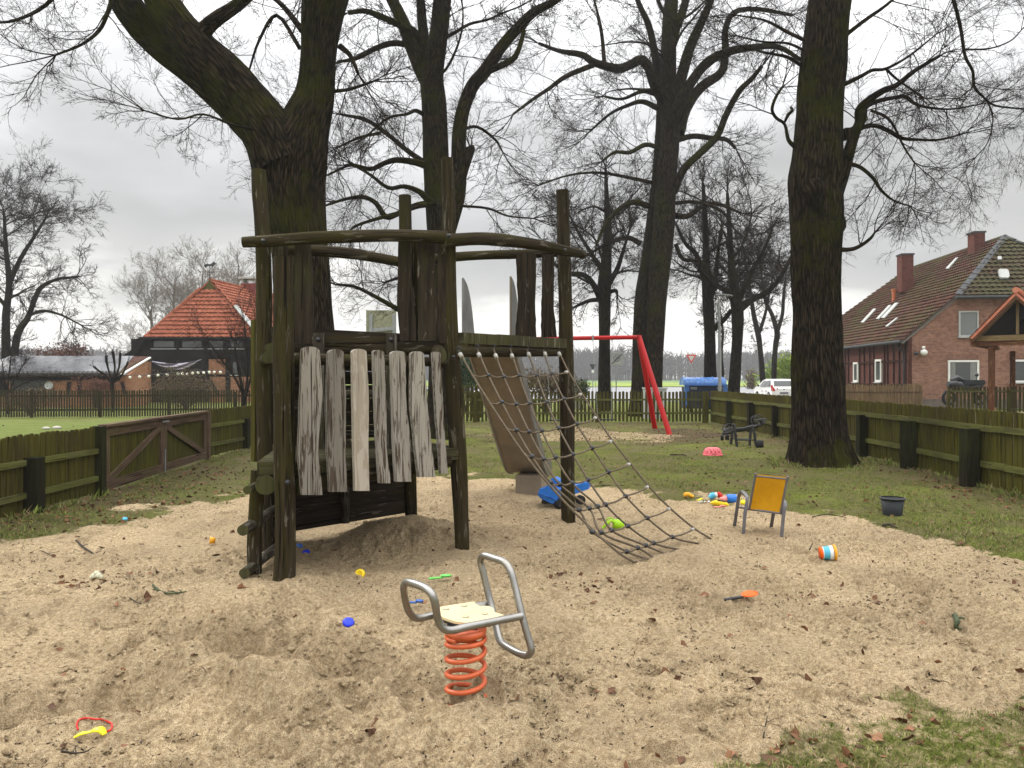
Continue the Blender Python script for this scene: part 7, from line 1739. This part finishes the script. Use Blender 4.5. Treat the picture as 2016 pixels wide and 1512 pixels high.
b.tube([v+Vector(q[:3]) for q in sp3], [q[3] for q in sp3], 10, flat=.45); tag(b.build('toy_spoon', M['lemon']), 'bright yellow bone-shaped plastic spoon in the front left sand', 'toy')
v = Gp(186, 1430); b = MB(); b.tube(catmull([(v.x+.075*math.cos(a), v.y+.055*math.sin(a), ground_h(v.x+.075*math.cos(a), v.y+.055*math.sin(a))+.006) for a in np.linspace(-.5, 3.9, 12)], 3), .0045, 6)
tag(b.build('toy_ring', M['red']), 'thin red plastic ring half buried above the yellow spoon', 'toy ring')
# toy heap at the lawn edge
v = Gp(1357, 981); t_ = T('toy_figure', 'amber toy piece at the left end of the toy heap', 'toy', v); b = MB(); b.tube([v+Vector(p) for p in ((-.07, 0, .035), (-.02, 0, .055), (.05, -.02, .02))], [.025, .032, .022], 10); b.ball(v+Vector((-.05, 0, .05)), .03, 8); b.build('body', M['amber'], t_)
v = Gp(1407, 985); t_ = T('toy_boat', 'light blue and white toy with red end in the toy heap', 'toy', v); b = MB(); b.tube([v+Vector(p) for p in ((-.07, 0, .03), (-.03, 0, .06), (.0, 0, .07))], [.025, .045, .035], 12); b.build('hull', M['turq'], t_)
b = MB(); b.ball(v+Vector((.015, .0, .07)), .033, 10); b.build('middle', M['white'], t_); b = MB(); b.tube([v+Vector((.04, 0, .10)), v+Vector((.07, -.01, .06)), v+Vector((.09, -.01, .03))], [.025, .035, .02], 10); b.build('end', M['red'], t_)
v = Gp(1436, 989); t_ = T('toy_cup', 'blue toy bucket on its side with a pink cup stuck in it', 'toy bucket', v); b = MB(); b.lathe(v+Vector((-.03, 0, .05)), [(0, 0), (.052, 0), (.056, .01), (.06, .11), (.05, .115), (0, .115)], 20, (1, 0, -.05)); b.build('bucket', M['blue'], t_)
b = MB(); b.lathe(v+Vector((-.115, 0, .035)), [(0, 0), (.03, 0), (.042, .08), (0, .085)], 16, (1, 0, .1)); b.build('cup', M['rosa'], t_)
v = Gp(1417, 997); t_ = T('toy_boat', 'yellow toy boat with dark slot in front of the toy heap', 'toy', v); b = MB(); sp3 = catmull([(-.11, .03, .035, .008), (-.06, .02, .04, .035), (0, 0, .038, .042), (.06, -.02, .03, .034), (.10, -.035, .02, .012)], 4)
b.tube([v+Vector(q[:3]) for q in sp3], [q[3] for q in sp3], 12, flat=.9); b.build('hull', M['yellow'], t_); b = MB(); b.beam(v+Vector((-.03, -.01, .079)), v+Vector((.06, -.035, .064)), .018, .012); b.build('slot', M['black'], t_)
v = Gp(1389, 990); b = MB()
for dx in (-.08, -.05, -.01, .02, .05): b.ball(v+Vector((dx, random.uniform(-.02, .02), .012)), .017, 7)
tag(b.build('toy_beads', M['white']), 'row of small white plastic bits in the toy heap', 'toy')
mould('sand_mould', 'small yellow sand mould between the blue bucket and the chair', 1452, 985, .04, .035, 'lemon', (.3, -.4, 1), .01)
mould('sand_mould', 'yellow and white shell mould behind the left chair legs', 1463, 993, .035, .03, 'lemon', (-.3, -.5, .8), .01, n=8)
for x, y, r, lab in ((91, 846, .12, 'smaller pale stone on the lawn beyond the left fence'), (112, 845, .14, 'flat pale stone to the right of the smaller one on the lawn')):
    v = on_z(x, y, 0); b = MB(); b.ball(v+Vector((0, 0, .04)), r, 12, (1, .7, .45)); tag(b.build('stone', M['stone']), lab, 'stone')
# --- sticks
def stick(label, pts, r, mat='stick', D_=None, tw=3):
    P3 = []
    for x, y in pts: P3.append(Gp(x, y, r*.8+random.uniform(.004, .016)))
    sm = catmull([tuple(p) for p in P3], 4); n = len(sm); b = MB(); b.tube(sm, [r*(1-.6*k/n)*random.uniform(.85, 1.15) for k in range(n)], 6)
    for k in range(tw):
        i = random.randrange(2, n-1); p = Vector(sm[i]); d_ = Vector((random.uniform(-1, 1), random.uniform(-1, 1), .25)).normalized()*random.uniform(.03, .08); b.tube([p, p+d_*.6, p+d_+Vector((0, 0, -.008))], [r*.5, r*.4, r*.2], 5)
    tag(b.build('fallen_stick', M[mat]), label, 'stick')
stick('mossy curved stick lying left of the tower in open sand', [(301, 1156), (312, 1167), (333, 1175), (367, 1169)], .011, 'mossstick')
stick('thin forked twig near the left lawn edge', [(150, 1068), (165, 1082), (180, 1092), (196, 1104), (207, 1090)], .010)
stick('thin straight twig below the mossy stick', [(255, 1180), (270, 1189), (290, 1197)], .005)
stick('long thin twig at the far left of the sand', [(82, 1088), (108, 1100)], .005)
stick('short thick green stick in the right foreground sand', [(1880, 1218), (1884, 1232), (1882, 1243), (1893, 1248)], .019, 'mossstick', tw=2)
stick('curved dark twig in the right foreground', [(1828, 1325), (1832, 1340), (1850, 1347)], .006)
stick('flat dark twig behind the chair at the lawn edge', [(1600, 1020), (1630, 1016), (1665, 1022)], .008)
stick('dark bent twig left of the orange bucket', [(1594, 1086), (1600, 1072)], .007, tw=0)
stick('long thin twig in the foreground grass', [(1503, 1455), (1508, 1430), (1515, 1395)], .003)
stick('thin dark twig at the bottom left edge', [(120, 1488), (150, 1487), (175, 1486)], .005)
stick('dark branching twig on the lawn behind the net', [(1185, 958), (1210, 960), (1230, 958)], .010)
stick('dark branch piece on the lawn left of the pink basket', [(1320, 897), (1340, 898), (1352, 899)], .016)
stick('twig lump at the right sand edge below the grey bucket', [(1738, 1038), (1750, 1036), (1766, 1042)], .016, tw=5)
# larger single leaves
def leaf(label, x, y, s, ang, mat='leafpale'):
    v = Gp(x, y, .012); pts = []
    for k in range(20):
        a = 2*math.pi*k/20; r = s*(.55+.45*abs(math.cos(a*2.5)))*(.7 if k in (9, 10, 11) else 1); pts.append(v+Vector((math.cos(a+ang)*r, math.sin(a+ang)*r*.8, .012*math.sin(a*3)+.01*math.cos(a*2))))
    b = MB(); 
    for k in range(20): b.poly([v+Vector((0, 0, .014)), pts[k], pts[(k+1) % 20]])
    b.tube([v+Vector((0, 0, .012)), v+Vector((math.cos(ang)*s*1.5, math.sin(ang)*s*1.5, .01))], .0015, 4); tag(b.build('fallen_leaf', M[mat]), label, 'leaf')
leaf('big pale maple leaf in the foreground grass', 1722, 1458, .045, .4); leaf('pale brown leaf at the bottom edge of the grass', 1442, 1490, .035, 2.2)
leaf('reddish oak leaf on the left foreground sand', 147, 1398, .035, 1, 'deadleaf'); leaf('brown leaf beside the trench in the sand', 686, 1342, .035, 2, 'deadleaf'); leaf('rusty leaf on the sand right of the spring rider', 1491, 1343, .032, 3, 'deadleaf')
leaf('small rusty leaf near the bottom centre', 730, 1446, .028, 3.5, 'deadleaf'); leaf('dark red leaf lump in front of the net', 1102, 1134, .03, .5, 'deadleaf')

# ============================================================ HAZE
b = MB(); b.box((0, 640, 14), (1820, 1380, 34)); hz = b.build('haze', M['white']); tag(hz, kind='stuff', label='thin grey winter haze over the fields', cat='haze')
hm = bpy.data.materials.new('haze_air'); hm.use_nodes = True; nt = hm.node_tree; nt.nodes.clear(); o_ = nt.nodes.new('ShaderNodeOutputMaterial'); pv = nt.nodes.new('ShaderNodeVolumePrincipled')
pv.inputs['Color'].default_value = (.92, .93, .95, 1); pv.inputs['Density'].default_value = HAZE; pv.inputs['Anisotropy'].default_value = .2; nt.links.new(pv.outputs[0], o_.inputs['Volume'])
hz.data.materials.clear(); hz.data.materials.append(hm)
if HAZE <= 0: bpy.data.objects.remove(hz)
for o in bpy.data.objects:
    if o.parent is not None and 'category' in o.keys(): del o['category']
